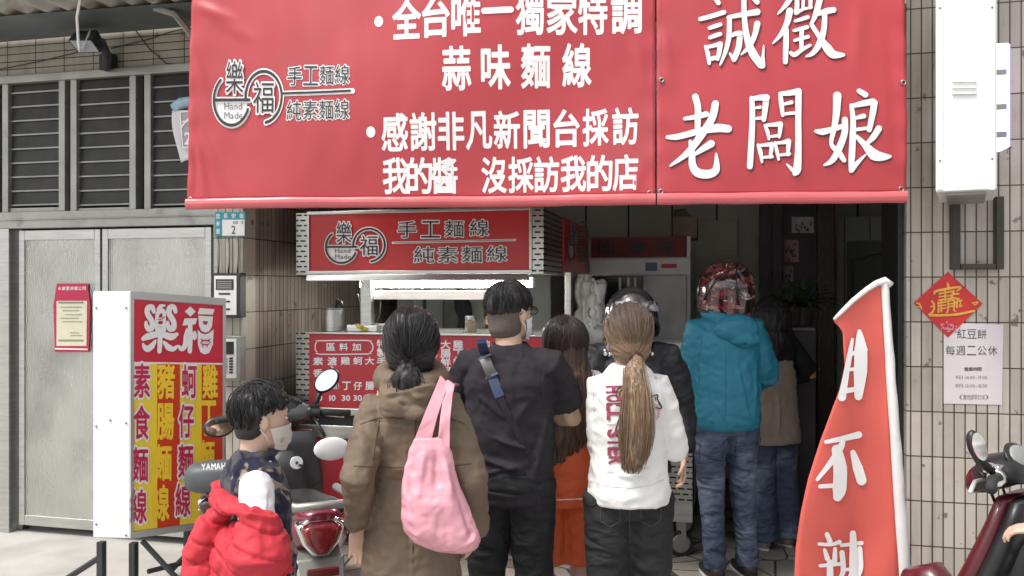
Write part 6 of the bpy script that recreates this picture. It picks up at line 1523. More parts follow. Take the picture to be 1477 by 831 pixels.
# pink shopping bag over her right shoulder
pinkm = folds(mat('pink_nylon', (.70, .33, .39), .42, var=.04, vs=6, bump=.05, bs=30), 9, .5, .025)
q0 = atD(640, 797, 2.80)
bag = thing('shopping_bag', 'thin pink cloth shopping bag hanging from the right shoulder of the brown coat', 'bag', q0)
g = G(); rows = [(632, 600, 640, .018), (650, 590.5, 650, .03), (670, 585, 655, .042), (695, 581, 661, .052), (720, 579, 670, .062), (745, 579, 681, .068), (765, 583, 690, .066), (780, 598, 694, .052), (790, 622, 690, .036), (797, 648, 676, .016)]
rg = []
for y, xa, xb, th in rows:
    A, B = atD(xa, y, 2.80), atD(xb, y, 2.795); c = (A + B) / 2; hx = (B - A).length / 2; rg.append([c + RT * (hx * math.copysign(abs(math.cos(a)) ** .85, math.cos(a))) + FW * (th * math.sin(a)) for a in np.linspace(0, 2 * math.pi, 33)[:-1]])
g.rings(rg)
bcr = [(atD(a, b, 2.76), atD(c, e, 2.76), w_, h) for a, b, c, e, w_, h in ((612, 640, 602, 765, .016, .010), (628, 640, 632, 780, .014, -.009), (640, 650, 655, 775, .018, .011), (650, 660, 676, 765, .012, -.009), (588, 690, 600, 775, .012, -.008), (590, 770, 640, 785, .010, -.008), (610, 762, 660, 782, .012, .009), (640, 778, 690, 766, .010, -.009), (600, 720, 620, 690, .012, .006), (655, 790, 690, 775, .010, .007), (606, 775, 616, 755, .007, .007))]
bm_ = cloth(g, 'bag_body', pinkm, None, .006, 2, wr(.005, 9, 3, bcr)); bm_.parent = bag; bm_.matrix_parent_inverse = Matrix.Translation(-q0)
def strap(pts, wds, n, name, m, parent, th=.006):
    """ribbon through world points with half widths along an across vector"""
    g = G(); rg = []; m_ = len(pts)
    for i, (P_, w_) in enumerate(zip(pts, wds)):
        t_ = (pts[min(i + 1, m_ - 1)] - pts[max(0, i - 1)]).normalized(); nn_ = n[i] if isinstance(n, list) else n; ac = t_.cross(nn_).normalized(); nv = ac.cross(t_).normalized()
        rg.append([P_ - ac * w_ - nv * th / 2, P_ + ac * w_ - nv * th / 2, P_ + ac * w_ + nv * th / 2, P_ - ac * w_ + nv * th / 2])
    g.rings(rg); return g.build(name, m, parent, bevel=.0015, sub=0)
P_ = [atD(x, y, dd) for x, y, dd in ((646, 552, 3.02), (640, 548, 2.90), (634, 566, 2.85), (622, 598, 2.81), (611, 632, 2.79), (606, 660, 2.80))]
strap(P_, [.016, .018, .019, .022, .027, .026], -FW, 'bag_strap', pinkm, bag)
P_ = [atD(x, y, dd) for x, y, dd in ((656, 556, 3.02), (650, 552, 2.90), (646, 572, 2.85), (642, 605, 2.80), (640, 640, 2.785), (641, 665, 2.80))]
strap(P_, [.015, .016, .016, .017, .020, .018], -FW, 'bag_strap', pinkm, bag)

# ------------------------------------------------ 2 man in the black t-shirt
p = Person('man in a black t-shirt and glasses with a short undercut, turned away to the right', 736, 3.48, 1.715, -14, SK2, hyaw=-30, hpit=2, sw=.168, shz=1.37)
p.arm(1, p.L(772, 596, 3.76), (1, -.35, -.5), (-.5, .6, .5), (-.5, -.3, .3), .8)
p.arm(-1, p.L(722, 590, 3.78), (-.9, -.5, -.6), (.5, .6, .5), (.5, -.3, .3), .8)
p.legs((-.115, .0), (.105, .02)); p.head(); p.body()
tee = folds(mat('black_tee', (.020, .017, .022), .8, var=.12, vs=5, bump=.1, bs=260, spec=.3), 6, .55, .03)
cr = [((-.16, -.13, 1.30), (.04, -.15, 1.16), .02, .008), ((.16, -.12, 1.30), (.02, -.15, 1.12), .02, .008), ((-.14, -.13, 1.02), (.12, -.14, .96), .016, .011), ((-.15, -.12, .93), (.1, -.14, .99), .014, .009), ((-.05, -.14, 1.10), (.15, -.12, 1.04), .014, .010), ((.17, -.06, 1.2), (.12, -.12, .9), .02, .008), ((-.17, -.06, 1.2), (-.14, -.12, .9), .02, .008), ((-.12, -.13, .88), (.08, -.14, .86), .012, .008)]
shirt = p.top('t_shirt', tee, [(.815, 0, 0, .178, .135), (.9, 0, 0, .180, .136), (1.05, 0, 0, .178, .130), (1.2, 0, -.005, .182, .130), (1.3, 0, -.015, .186, .124), (1.37, 0, -.022, .160, .098), (1.415, 0, -.020, .110, .08), (1.45, 0, -.014, .072, .07)],
      {1: [(0, .070), (.35, .074), (.62, .076), (.74, .074)], -1: [(0, .070), (.35, .074), (.62, .076), (.74, .074)]}, .006, 2, wr(.0075, 7, 11, cr))
g = G(); kk_ = p.k; g.tube([Vector((.074 * math.cos(a), -.012 + .073 * math.sin(a), 1.447 + .012 * math.sin(a))) * kk_ for a in np.linspace(0, 2 * math.pi, 41)], .007, 8); g.build('neck_band', tee, p.t, smooth=True, wld=False)
tsm = mat('tee_seam', (.030, .026, .031), .85)
seams(p, shirt, 3.4, [[(662, 538), (668, 560), (671, 585), (668, 612)], [(786, 530), (782, 552), (783, 575), (788, 600)], [(690, 703), (720, 709), (750, 708), (792, 699)], [(776, 592), (794, 592), (812, 586)]], tsm)
jean_k = folds(mat('black_jeans', (.011, .011, .013), .75, var=.2, vs=7, bump=.12, bs=300, spec=.3), 8, .6, .03, (1, 1, 1.6))
p.pants('trousers', jean_k, (.172, .128), (.108, .094, .076, .070, .068), fn=wrl(.006, 2)); p.shoes(M['black'])
fl = lambda q, c=p.hm @ Vector((.0, -.02, .2)): ((lambda v: (math.cos(math.atan2(v.x, v.y)) * 16, math.sin(math.atan2(v.x, v.y)) * 16, v.length * 10))(q - c))
p.hair([(.112, -.022, .080, .086), (.128, -.018, .087, .098), (.150, -.012, .092, .104), (.18, -.008, .089, .100), (.210, -.006, .073, .082), (.236, -.008, .022, .026)], HK, fl, (lambda st: lambda p_, n: st(p_, n) + .006 * N(p_, 30, 30, 18))(strands(fl, .006)))
headstrands(p, p.t, HK, 1000, lambda: (random.gauss(0, .12), -.25 + random.gauss(0, .12), 1), sph(-180, 180, -4, 22), 13, .0012, rad=(.092, .104, .108), frizz=.006)
p.hair([(.012, -.036, .058, .052), (.04, -.034, .070, .066), (.08, -.034, .0755, .066), (.12, -.03, .0775, .074), (.135, -.03, .074, .07)], HSH, fl, None, voxel=.005, it=2, name='shaved_hair')
g = G(); g.tube([(-.058, .102, .118), (-.03, .112, .128), (0, .112, .122), (.03, .112, .128), (.058, .102, .118)], .0024, 6)
for x in (-1, 1): g.tube([(x * .060, .102, .12), (x * .078, .06, .122), (x * .083, -.005, .122), (x * .080, -.025, .105)], .0024, 6); g.tube([(x * .032 + .024 * math.cos(a), .108, .115 + .018 * math.sin(a)) for a in np.linspace(0, 6.283, 17)], .002, 6)
g.xform(p.hm); g.build('glasses', M['ink_black'], p.t, smooth=True, wld=False)
p.mask(MKW); man = p
PJ = Proj(shirt, 3.35)
navy = mat('navy_webbing', (.035, .05, .12), .6, bump=.3, bs=400); 
sb_ = thing('crossbody_strap', 'navy webbing strap with a plastic buckle across the back of the black t-shirt', 'strap', PJ.px(706, 540, .006))
P_ = [PJ.px(x, y, .007) for x, y in ((694, 488), (695, 495), (699, 510), (703, 524), (708, 538), (713, 552), (718, 566), (721, 573))]
strap(P_, [.020] * 8, -FW, 'webbing', navy, sb_, .004)
P2 = [PJ.px(x, y, .012) for x, y in ((699.5, 517), (704, 529), (710, 542))]
bk_ = strap(P2, [.024, .022, .024], -FW, 'buckle', M['black'], sb_, .012)
for a, b2 in (((690.5, 519), (708, 511)), ((701, 546), (718, 538))):
    strap([PJ.px(*a, .016), PJ.px(*b2, .016)], [.0045, .0045], -FW, 'buckle_bar', mat('buckle_grey', (.16, .17, .2), .4), bk_, .010)
P_ = [PJ.px(x, y, .005) for x, y in ((721, 573), (735, 603), (752, 635), (768, 662), (782, 685))]
strap(P_, [.014] * 5, -FW, 'lower_strap', tee, sb_, .004)

# ------------------------------------------------ 3 woman with the blonde ponytail
p = Person('woman with long blonde ponytail in a white printed shirt and black jeans', 906, 3.43, 1.63, 2, SK2, hyaw=6, hpit=3, sw=.124, shz=1.36, hs=1.07)
p.arm(-1, p.L(878, 628, 3.68), (-.28, -1, -.2), (.6, .6, .2), (.4, 0, -.6), .6)
p.arm(1, p.L(936, 628, 3.68), (.28, -1, -.2), (-.6, .6, .2), (-.4, 0, -.6), .6)
p.legs((-.085, 0), (.105, .02)); p.head(); p.body()
wt = folds(mat('white_cotton', (.76, .75, .73), .8, var=.03, vs=6, bump=.08, bs=260), 6, .45, .03)
cr = [((-.17, -.12, 1.25), (-.08, -.16, 1.0), .018, .008), ((.16, -.12, 1.25), (.08, -.16, 1.0), .018, .008), ((-.13, -.13, .98), (.1, -.15, .93), .016, .009), ((-.1, -.14, 1.06), (-.15, -.1, .92), .014, .008), ((.12, -.13, 1.08), (.15, -.1, .92), .014, .008), ((-.14, -.12, .95), (.12, -.14, 1.0), .014, -.007), ((-.22, -.06, 1.14), (-.17, -.12, 1.2), .012, .008), ((.22, -.06, 1.14), (.17, -.12, 1.2), .012, .008)]
shirt = p.top('printed_shirt', wt, [(.865, 0, -.01, .166, .152), (.90, 0, -.01, .172, .156), (1.0, 0, -.005, .164, .144), (1.1, 0, 0, .156, .130), (1.22, 0, -.005, .154, .126), (1.31, 0, -.015, .150, .116), (1.37, 0, -.022, .126, .090), (1.425, 0, -.018, .098, .074), (1.445, 0, -.014, .074, .068)],
      {-1: [(0, .056), (.4, .058), (.8, .060), (1, .061), (1.4, .054), (1.8, .042)], 1: [(0, .056), (.4, .058), (.8, .060), (1, .061), (1.4, .054), (1.8, .042)]}, .006, 2, wr(.007, 7, 21, cr))
wsm = mat('shirt_seam', (.60, .59, .58), .8)
seams(p, shirt, 3.3, [[(858, 545), (856, 570), (858, 600)], [(952, 545), (954, 570), (951, 600)], [(852, 694), (880, 702), (910, 704), (940, 700), (962, 690)], [(868, 540), (890, 546), (925, 546), (945, 540)]], wsm)
jg = folds(mat('washed_black_jeans', (.022, .022, .023), .78, var=.35, vs=5, bump=.12, bs=300, spec=.3), 8, .6, .03, (1, 1, 1.6))
jgo = p.pants('jeans', jg, (.158, .128), (.106, .100, .088, .085, .088), fn=wrl(.005, 5)); p.shoes(M['white'])
seams(p, jgo, 3.35, [[(908, 715), (908, 760), (909, 790)], [(866, 722), (866, 752), (880, 760), (894, 752), (895, 722)], [(924, 722), (925, 752), (940, 760), (953, 750), (954, 720)]], mat('jean_stitch', (.075, .075, .078), .8), .0014, 'stitching')
tie = (.0, -.115, .030); fl = flow_tie(p, tie, 70, 5)
p.hair([(.0, -.05, .048, .04), (.025, -.04, .070, .068), (.06, -.03, .084, .086), (.10, -.02, .091, .098), (.145, -.014, .093, .104), (.185, -.012, .085, .096), (.215, -.012, .062, .07), (.234, -.014, .02, .022)], HBL, fl, strands(fl, .004))
pts = [p.hm @ Vector((0, -.10, .034)), p.hm @ Vector((.004, -.128, .022)), p.L(915, 530, 3.27), p.L(919, 565, 3.235), p.L(919, 600, 3.225), p.L(918, 635, 3.235), p.L(915, 660, 3.24), p.L(912, 679, 3.245)]
tl = tail(p, 'ponytail', HBL, pts, [(.014, .013), (.022, .020), (.036, .026), (.046, .030), (.056, .032), (.055, .030), (.042, .022), (.016, .010)], 4, 620, .0012)
headstrands(p, p.t, HBL, 1300, sph(-175, 175, -30, 90), lambda: (random.gauss(0, .05), -1, -.92 + random.gauss(0, .05)), 14, .0011, rad=(.094, .105, .108))
g = G(); c = p.hm @ Vector((.002, -.116, .029)); g.tube([c + Vector((.022 * math.cos(a), .004, .018 * math.sin(a))) for a in np.linspace(0, 6.283, 17)], .006, 8); g.build('hair_tie', mat('brown_tie', (.05, .02, .015), .6), p.t, smooth=True, wld=False)
for x in (-1, 1):
    g = G(); c = p.hm @ Vector((x * .087, .0, .055)); random.seed(3 + x)
    g.tube([c + Vector((0, 0, .012)), c], .0025, 6)
    for i in range(7): g.ball(c + Vector((random.gauss(0, .008), random.gauss(0, .006), -.008 - random.random() * .022)), .0075, 8, 6)
    g.build('earring', M['chrome'], p.t, smooth=True, wld=False)
p.mask(MKW)
PJ = Proj(shirt, 3.3); PS = PJ.px
g = G()
lets = 'HOLLISTER'; ys = np.linspace(562, 664, 9)
def sidel(ch, x, y, w_, h_):          # letter turned a quarter clockwise: its top points right
    def fn(u, v): return PS(x + (v - .5) * h_, y + (u - .5) * w_, .006)
    put(g, ch, fn, .045, True)
for i, (ch, y) in enumerate(zip(lets, ys)): sidel(ch, 885 + i * .35 + (1.2 if i == 8 else 0), y, 10 if ch != 'I' else 3.4, 20)
g.build('print_lettering', mat('wine_print', (.30, .05, .09), .7), shirt)
def tg(st, m_): 
    for s_ in st: stroke(m_, PS, [(860 + x * .1926, 540 + y * .1926, r * .1926) for x, y, r in s_], .0022, 3)
K_, Gd = G(), G()
tg([[(225, 85, 4), (180, 92, 4), (152, 125, 4), (152, 170, 4), (185, 200, 4), (225, 215, 4)], [(222, 112, 4), (190, 120, 4), (175, 145, 4), (182, 170, 4), (225, 190, 4)], [(170, 110, 3), (185, 125, 3)], [(152, 145, 3), (175, 148, 3)], [(195, 88, 3), (200, 116, 3)], [(165, 185, 3), (185, 172, 3)],
    [(205, 250, 5), (185, 300, 5), (165, 350, 5), (150, 400, 5), (140, 440, 5), (150, 460, 5), (185, 462, 5), (190, 440, 4), (175, 400, 4), (200, 380, 5), (240, 385, 5)], [(195, 270, 4), (225, 280, 3)], [(185, 300, 4), (215, 315, 3)], [(175, 330, 4), (205, 345, 3)], [(165, 360, 4), (195, 372, 3)], [(155, 440, 3), (160, 460, 3)], [(170, 442, 3), (173, 462, 3)],
    [(215, 450, 6), (195, 490, 6), (195, 530, 6), (220, 560, 6), (225, 610, 6), (210, 660, 6), (190, 690, 6), (200, 705, 6), (235, 700, 6), (245, 670, 5), (255, 620, 5), (270, 590, 5)], [(195, 490, 5), (225, 500, 3)], [(198, 525, 5), (230, 520, 3)], [(215, 555, 5), (245, 545, 3)], [(225, 590, 5), (255, 580, 3)], [(222, 630, 5), (250, 625, 3)], [(212, 655, 4), (240, 650, 3)], [(205, 690, 3), (210, 705, 3)], [(222, 688, 3), (225, 704, 3)],
    [(330, 590, 5), (345, 610, 5), (375, 615, 5), (400, 605, 5), (400, 585, 4)], [(355, 595, 3), (358, 614, 3)], [(378, 592, 3), (380, 612, 3)],
    [(405, 180, 4), (430, 160, 4), (462, 155, 5), (458, 185, 5), (480, 225, 5), (492, 250, 5), (470, 255, 4), (445, 250, 4)], [(440, 170, 4), (445, 195, 3)], [(470, 225, 4), (488, 235, 4)]], K_)
tg([[(210, 245, 12), (200, 310, 16), (180, 350, 12)], [(190, 100, 10), (163, 130, 9), (165, 175, 9)], [(215, 330, 14), (215, 375, 10)]], Gd)
Pk = G(); tg([[(440, 220, 4), (465, 250, 5), (470, 290, 4), (455, 340, 4)], [(445, 260, 3), (475, 280, 3)], [(450, 310, 3), (478, 320, 3)], [(440, 240, 3), (485, 265, 3)], [(455, 290, 3), (480, 300, 3)]], Pk)
Gd.build('gold_print', mat('shirt_gold', (.45, .30, .14), .7), shirt); K_.build('tiger_print', M['ink_black'], shirt); Pk.build('pink_print', mat('shirt_pink', (.62, .33, .35), .7), shirt)

# ------------------------------------------------ 4 boy with the red jacket
p = Person('boy in a camouflage vest and patterned mask with a red quilted jacket slipped down', 371, 2.86, 1.355, -58, SK2, hyaw=-4, hpit=-4, child=True, sw=.126, shz=1.315, shy=-.04, girth=.84)
p.arm(1, p.L(366, 850, 2.76), (.6, -.1, 0), (.1, .3, -.9), (-.7, .2, 0), .5)
p.arm(-1, p.L(385, 850, 2.9), (-.6, -.1, 0), (0, .5, -.9), (.7, .2, 0), .5)
p.legs((-.1, 0), (.1, .02)); p.head(); p.body()
wtee = folds(mat('white_sleeve', (.74, .74, .76), .8, bump=.06, bs=260), 9, .5, .025)
cr = [((.19, -.05, 1.3), (.2, .03, 1.12), .014, .006), ((.2, 0, 1.25), (.16, .05, 1.1), .012, -.006)]
p.top('t_shirt', wtee, [(.85, 0, 0, .145, .12), (1.1, 0, 0, .150, .115), (1.3, 0, -.01, .15, .105), (1.385, 0, -.02, .12, .08), (1.42, 0, -.018, .07, .062)], {1: [(0, .068), (.25, .070), (.5, .072), (.68, .070)], -1: [(0, .068), (.25, .070), (.5, .072), (.68, .070)]}, .007, 3, wr(.004, 10, 31, None))
camo = mat('camouflage', (.012, .014, .03), .85, spec=.25); ns, ln, b = nodes(camo)
tc = ns.new('ShaderNodeTexCoord'); prev = None
for i, (sc_, th, c) in enumerate(((11, .54, (.06, .056, .062)), (12, .57, (.27, .22, .165)), (15, .57, (.012, .014, .034)))):
    mp = ns.new('ShaderNodeMapping'); mp.inputs['Location'].default_value = (i * 3.1, i * 1.7, i); ln.new(tc.outputs['Object'], mp.inputs[0])
    t = ns.new('ShaderNodeTexNoise'); t.inputs['Scale'].default_value = sc_; t.inputs['Detail'].default_value = 2; t.inputs['Distortion'].default_value = .6; ln.new(mp.outputs[0], t.inputs['Vector'])
    rp = ns.new('ShaderNodeMapRange'); rp.inputs[1].default_value = th - .02; rp.inputs[2].default_value = th + .02; ln.new(t.outputs['Fac'], rp.inputs[0])
    mx = ns.new('ShaderNodeMix'); mx.data_type = 'RGBA'; ln.new(rp.outputs[0], mx.inputs[0])
    if prev: ln.new(prev, mx.inputs[6])
    else: mx.inputs[6].default_value = (.014, .016, .036, 1)
    mx.inputs[7].default_value = (*c, 1); prev = mx.outputs[2]
ln.new(prev, b.inputs['Base Color']); b.inputs['Sheen Weight'].default_value = .12; folds(camo, 9, .5, .03)
p.top('vest', camo, [(.78, 0, 0, .172, .150), (.85, 0, 0, .176, .152), (1.1, 0, 0, .170, .142), (1.25, 0, -.01, .168, .136), (1.33, 0, -.018, .156, .118), (1.375, 0, -.018, .134, .105), (1.40, 0, -.016, .095, .088), (1.435, 0, -.012, .078, .076)], None, .007, 3, wr(.010, 8, 33, [((-.12, -.13, 1.2), (.1, -.14, 1.0), .014, .006), ((.15, .05, 1.15), (.15, -.05, .95), .014, .006)]))
p.pants('trousers', mat('navy_trousers', (.02, .024, .04), .8), (.15, .12), (.1, .085, .07, .065, .06)); p.shoes(M['black'])
cr_ = p.hm @ Vector((.0, -.035, .225))
fl = lambda q, c=cr_: ((lambda v: (math.cos(math.atan2(v.x, v.y)) * 18, math.sin(math.atan2(v.x, v.y)) * 18, v.length * 12))(q - c))
st = strands(fl, .007)
p.hair([(.075, -.060, .068, .048), (.100, -.050, .080, .064), (.130, -.036, .088, .080), (.152, -.022, .091, .096), (.18, -.010, .091, .103), (.21, -.004, .078, .090), (.236, -.006, .045, .052), (.246, -.008, .015, .02)], HK, fl, lambda q, n: st(q, n) * 1.3 + .010 * N(q, 26, 26, 26))
p.hair([(.035, -.050, .050, .040), (.06, -.042, .070, .058), (.095, -.034, .0775, .070), (.13, -.026, .081, .080), (.15, -.02, .080, .084)], mat('short_hair', (.026, .021, .019), .7, var=.3, vs=120), fl, None, voxel=.005, it=2, name='cropped_hair')
random.seed(8); W = []
for i in range(260):
    a = random.uniform(0, 6.28); e = random.uniform(.1, 1.5); c = Vector((.092 * math.sin(e) * math.sin(a), -.01 + .10 * math.sin(e) * math.cos(a), .14 + .10 * math.cos(e))); dr = Vector((math.sin(a) * .5, math.cos(a) * .5, random.uniform(-.2, .9))).normalized()
    W.append([p.hm @ c, p.hm @ (c + dr * .012), p.hm @ (c + dr * .022 + Vector((0, 0, -.004))), p.hm @ (c + dr * .03 + Vector((0, 0, -.012)))])
wisps(p, 'stray_hair', p.t, HK, W, .0011, fl)
def endk():
    a = random.uniform(-180, 180); lo, hi = (30, 50) if abs(a) < 55 else ((8, 25) if abs(a) < 110 else (-28, 6)); e = R(random.uniform(lo, hi)); a = R(a)
    return (math.sin(a) * math.cos(e), math.cos(a) * math.cos(e), math.sin(e))
headstrands(p, p.t, HK, 900, lambda: (random.gauss(0, .2), -.3 + random.gauss(0, .2), 1), endk, 15, .0012, rad=(.094, .106, .112), frizz=.008, jit=.08)
mk = mat('patterned_mask', (.62, .57, .52), .75, bump=.05, bs=220, dirt=((.30, .24, .19), 34, .56, .8)); p.mask(mk)
boy = p
puff = folds(mat('red_puffer', (.50, .034, .05), .68, var=.05, vs=6, bump=.06, bs=60, spec=.3), 12, .22, .02)
g = G()
def el(x, y, d, rx_, ry_, rz_, tilt=0): g.ball(atD(x, y, d), (rx_, ry_, rz_), 20, 14, Matrix.Rotation(TH, 3, 'Z') @ Matrix.Rotation(R(tilt), 3, 'Y'))
el(356, 806, 2.74, .110, .11, .135); el(350, 880, 2.74, .135, .13, .20); el(298, 782, 2.77, .058, .09, .115, 22); el(324, 740, 2.80, .040, .07, .085, 30); el(386, 800, 2.74, .058, .09, .12, -12); el(300, 822, 2.76, .075, .09, .07)
g.tube([atD(x, y, d) for x, y, d in ((316, 700, 2.88), (320, 722, 2.76), (338, 736, 2.67), (364, 737, 2.64), (390, 743, 2.66), (405, 775, 2.73), (413, 820, 2.79))], [(.018, .03), (.022, .036), (.022, .036), (.022, .036), (.022, .034), (.02, .03), (.018, .03)], 14)
for sd_ in (1, -1):
    S_, E_, W_ = p.arms[sd_][:3]; g.tube([p.m @ S_.lerp(E_, .56), p.m @ E_, p.m @ E_.lerp(W_, .5), p.m @ W_, p.m @ (W_ + Vector((0, 0, -.12)))], [.080, .098, .10, .09, .06], 14)
qf = wr(.010, 6, 40, [(atD(300, 740, 2.66), atD(285, 820, 2.66), .012, -.012), (atD(322, 775, 2.62), atD(400, 800, 2.62), .010, -.016), (atD(330, 770, 2.62), atD(318, 830, 2.62), .010, -.014), (atD(335, 800, 2.62), atD(395, 830, 2.62), .012, .010), (atD(300, 765, 2.66), atD(325, 790, 2.64), .010, .010)])
def puffn(q, n):
    v = (q.z * .9 + .35 * (q.dot(RT)) + .03 * N(q, 5)) / .062; a = abs(v - math.floor(v) - .5) * 2
    return -.011 * max(0, 1 - (1 - a) / .30) ** 1.3 + qf(q, n) + .003 * N(q, 40)
o = cloth(g, 'jacket', puff, None, .006, 2, puffn); o.parent = p.t; o.matrix_parent_inverse = p.im

# ------------------------------------------------ 5 long haired girl in orange
p = Person('girl with straight long dark hair in an orange dungaree suit with white sleeves', 811, 3.75, 1.565, 8, SK2, hyaw=10, hpit=6, sw=.148, hs=1.12)
p.arm(1, p.L(818, 625, 4.2), (.9, -.6, -.5), (-.5, .6, .3), (-.4, 0, -.5), .6)
p.arm(-1, p.L(800, 625, 4.2), (-.9, -.5, -.5), (.5, .6, .3), (.4, 0, -.5), .6)
p.legs((-.10, 0), (.10, .02)); p.head(); p.body()
p.top('blouse', wtee, [(.95, 0, 0, .15, .118), (1.1, 0, 0, .150, .118), (1.3, 0, -.01, .160, .112), (1.385, 0, -.02, .125, .085), (1.425, 0, -.018, .08, .066)], {1: [(0, .064), (.4, .068), (.8, .070), (1.2, .066), (1.7, .052)], -1: [(0, .064), (.4, .068), (.8, .070), (1.2, .066), (1.7, .052)]}, .008, 3, wr(.006, 9, 51))
org = folds(mat('orange_cotton', (.66, .115, .035), .72, var=.06, vs=5, bump=.1, bs=260), 7, .55, .03)
k = p.k
p.top('dungaree_top', org, [(.80, 0, -.01, .172, .142), (.86, 0, -.01, .174, .142), (1.0, 0, -.005, .166, .132), (1.1, 0, 0, .158, .124), (1.22, 0, -.005, .158, .122), (1.28, 0, -.012, .13, .118)], None, .008, 3, wr(.007, 8, 52, [((-.14, -.12, 1.0), (.1, -.14, .93), .014, .008), ((.14, -.1, 1.15), (.06, -.14, .9), .014, .008)]))
p.pants('shorts', org, (.164, .135), (.100, .100, .101, .102, .104, .475), fn=wr(.008, 8, 53), top=.90)
hem = G()
hem.tube([p.m @ (Vector((.174 * math.cos(a), -.01 + .145 * math.sin(a), .845 + .006 * math.sin(a * 3))) * k) for a in np.linspace(0, 6.2832, 49)], .0035, 6); hem.build('hem_stitching', wtee, p.t, smooth=True)
p.shoes(M['white'])
fl = flow_down(110, 3)
fl_ = lambda q: fl(q)
def longh(g):
    g.loft([(-.43, -.035, -.125, .035, .02), (-.38, -.025, -.13, .075, .03), (-.25, -.015, -.135, .105, .040), (-.12, -.005, -.125, .115, .05), (0, 0, -.085, .105, .075), (.05, 0, -.05, .098, .085)], 30, 'z')
p.hair([(.0, 0, .0, .0) if False else (.01, -.06, .085, .07), (.05, -.045, .095, .092), (.10, -.028, .097, .102), (.145, -.014, .096, .108), (.185, -.010, .087, .098), (.215, -.010, .062, .07), (.234, -.012, .02, .022)], HB, fl, strands(fl, .006), extra=longh)
random.seed(31); W = []
for i in range(150):
    x = random.uniform(-.10, .09); y = -.115 - random.random() * .05; z0 = random.uniform(-.15, .05); l = random.uniform(.2, .36)
    W.append([p.hm @ Vector((x, y + .02, z0)), p.hm @ Vector((x + random.gauss(0, .008), y - .008, z0 - l * .4)), p.hm @ Vector((x * .9 + random.gauss(0, .012), y - .006, z0 - l * .75)), p.hm @ Vector((x * .7 - .02 + random.gauss(0, .02), y, max(-.50, z0 - l)))])
wisps(p, 'loose_strands', p.t, HB, W, .0013, fl)
headstrands(p, p.t, HB, 900, lambda: (random.gauss(0, .08), -.2 + random.gauss(0, .2), 1), lambda: (random.uniform(-1, 1), random.uniform(-1, -.1), -.55), 16, .0011, rad=(.098, .109, .110))
p.mask(MKW)

# ------------------------------------------------ helmets
def helmet(p, m, jet, lining, extra=None, hs=1.0):
    h = G(); HM = p.hm @ Matrix.Translation((0, 0, .1 - .1 * hs)) @ Matrix.Scale(hs, 4)
    def fn(u, v):
        a = 2 * math.pi * u; z_low = (.030 + .094 * (max(0, math.sin(a)) ** 1.2) if jet else .0) - .03 * max(0, -math.sin(a))
        th = v * math.pi / 2; z = z_low + (.262 - z_low) * math.sin(th) ** .9; zz = (z - .115) / .147; r = math.sqrt(max(0, 1 - max(0, zz) ** 2)) if zz > 0 else 1 - .10 * (zz * zz)
        return Vector((.128 * r * math.cos(a), -.004 + .150 * r * math.sin(a), z))
    h.grid(fn, 44, 22); h.xform(HM); o = h.build('helmet', m, p.t, smooth=True, wld=False, solid=.012)
    b = G(); rim = [fn(i / 44, 0) for i in range(45)]; b.tube(rim, .008, 8); b.xform(HM); b.build('helmet_rim', M['black'], o, smooth=True, wld=False)
    l = G(); l.ball((0, -.004, .13), (.112, .132, .118), 20, 12); l.xform(HM); l.build('helmet_lining', lining, o, smooth=True, wld=False)
    if extra: extra(o, HM)
    return o

# ------------------------------------------------ 6 rider with the black helmet
p = Person('rider in a glossy black open helmet and black jacket behind the blonde woman', 912, 4.2, 1.665, 178, SK, hyaw=8, hpit=6, sw=.178)
p.arm(-1, p.L(985, 660, 4.1), (-.4, -.6, 0), (0, .2, -1), (.8, 0, 0), .5)
p.arm(1, p.L(846, 690, 4.0), (.3, -.8, 0), (0, .2, -1), (-.8, .3, 0), 1.0)
p.legs(); p.head(); p.body()
bj = folds(mat('black_jacket', (.012, .0125, .015), .6, var=.15, vs=5, bump=.12, bs=200, spec=.3), 7, .6, .03)
sl = [(0, .080), (.4, .082), (.8, .078), (1.2, .072), (1.85, .055)]
p.top('jacket', bj, [(.80, 0, 0, .195, .155), (1.0, 0, 0, .19, .15), (1.2, 0, 0, .195, .145), (1.3, 0, -.01, .195, .135), (1.37, 0, -.015, .165, .11), (1.43, 0, -.01, .09, .085), (1.47, 0, -.01, .075, .075)], {1: sl, -1: sl}, .009, 3, wr(.010, 8, 61))
p.pants('trousers', jean_k, (.17, .13), (.105, .09, .075, .07, .065)); p.shoes(M['black'])
shiny = mat('helmet_black', (.012, .012, .013), .12, spec=.6, coat=.6)
def gog(o, HM):
    g = G()
    def fn(u, v):
        a = R(90) + R(64) * (1 - 2 * u); z = .132 + .05 * v; r = math.sqrt(max(.05, 1 - ((z - .115) / .147) ** 2)); return Vector(((.134 * r + .004) * math.cos(a), -.004 + (.156 * r + .006) * math.sin(a), z))
    g.grid(fn, 24, 8); g.xform(HM); g.build('goggles', mat('goggle_print', (.26, .26, .28), .2, spec=.5, dirt=((.015, .015, .015), 26, .40, .95)), o, smooth=True, wld=False, solid=.006)
helmet(p, shiny, True, M['black'], gog, 1.06); p.mask(mat('mask_dark', (.06, .06, .07), .7))
um = thing('umbrella', 'folded black umbrella hanging point down between the orange girl and the white shirt', 'umbrella', atD(853, 840, 3.75))
g = G(); pu = [atD(x, y, 3.75) for x, y in ((839, 600), (841, 640), (845, 700), (850, 760), (852, 775))]
g.tube(pu, [.030, .042, .036, .018, .010], 16)
o = cloth(g, 'folded_canopy', mat('umbrella_cloth', (.013, .013, .015), .55), None, .005, 2, lambda q, n: .006 * math.sin(math.atan2((q - pu[0]).dot(RT), (q - pu[0]).dot(FW)) * 7 + q.z * 9)); o.parent = um; o.matrix_parent_inverse = Matrix.Translation(-um.location)
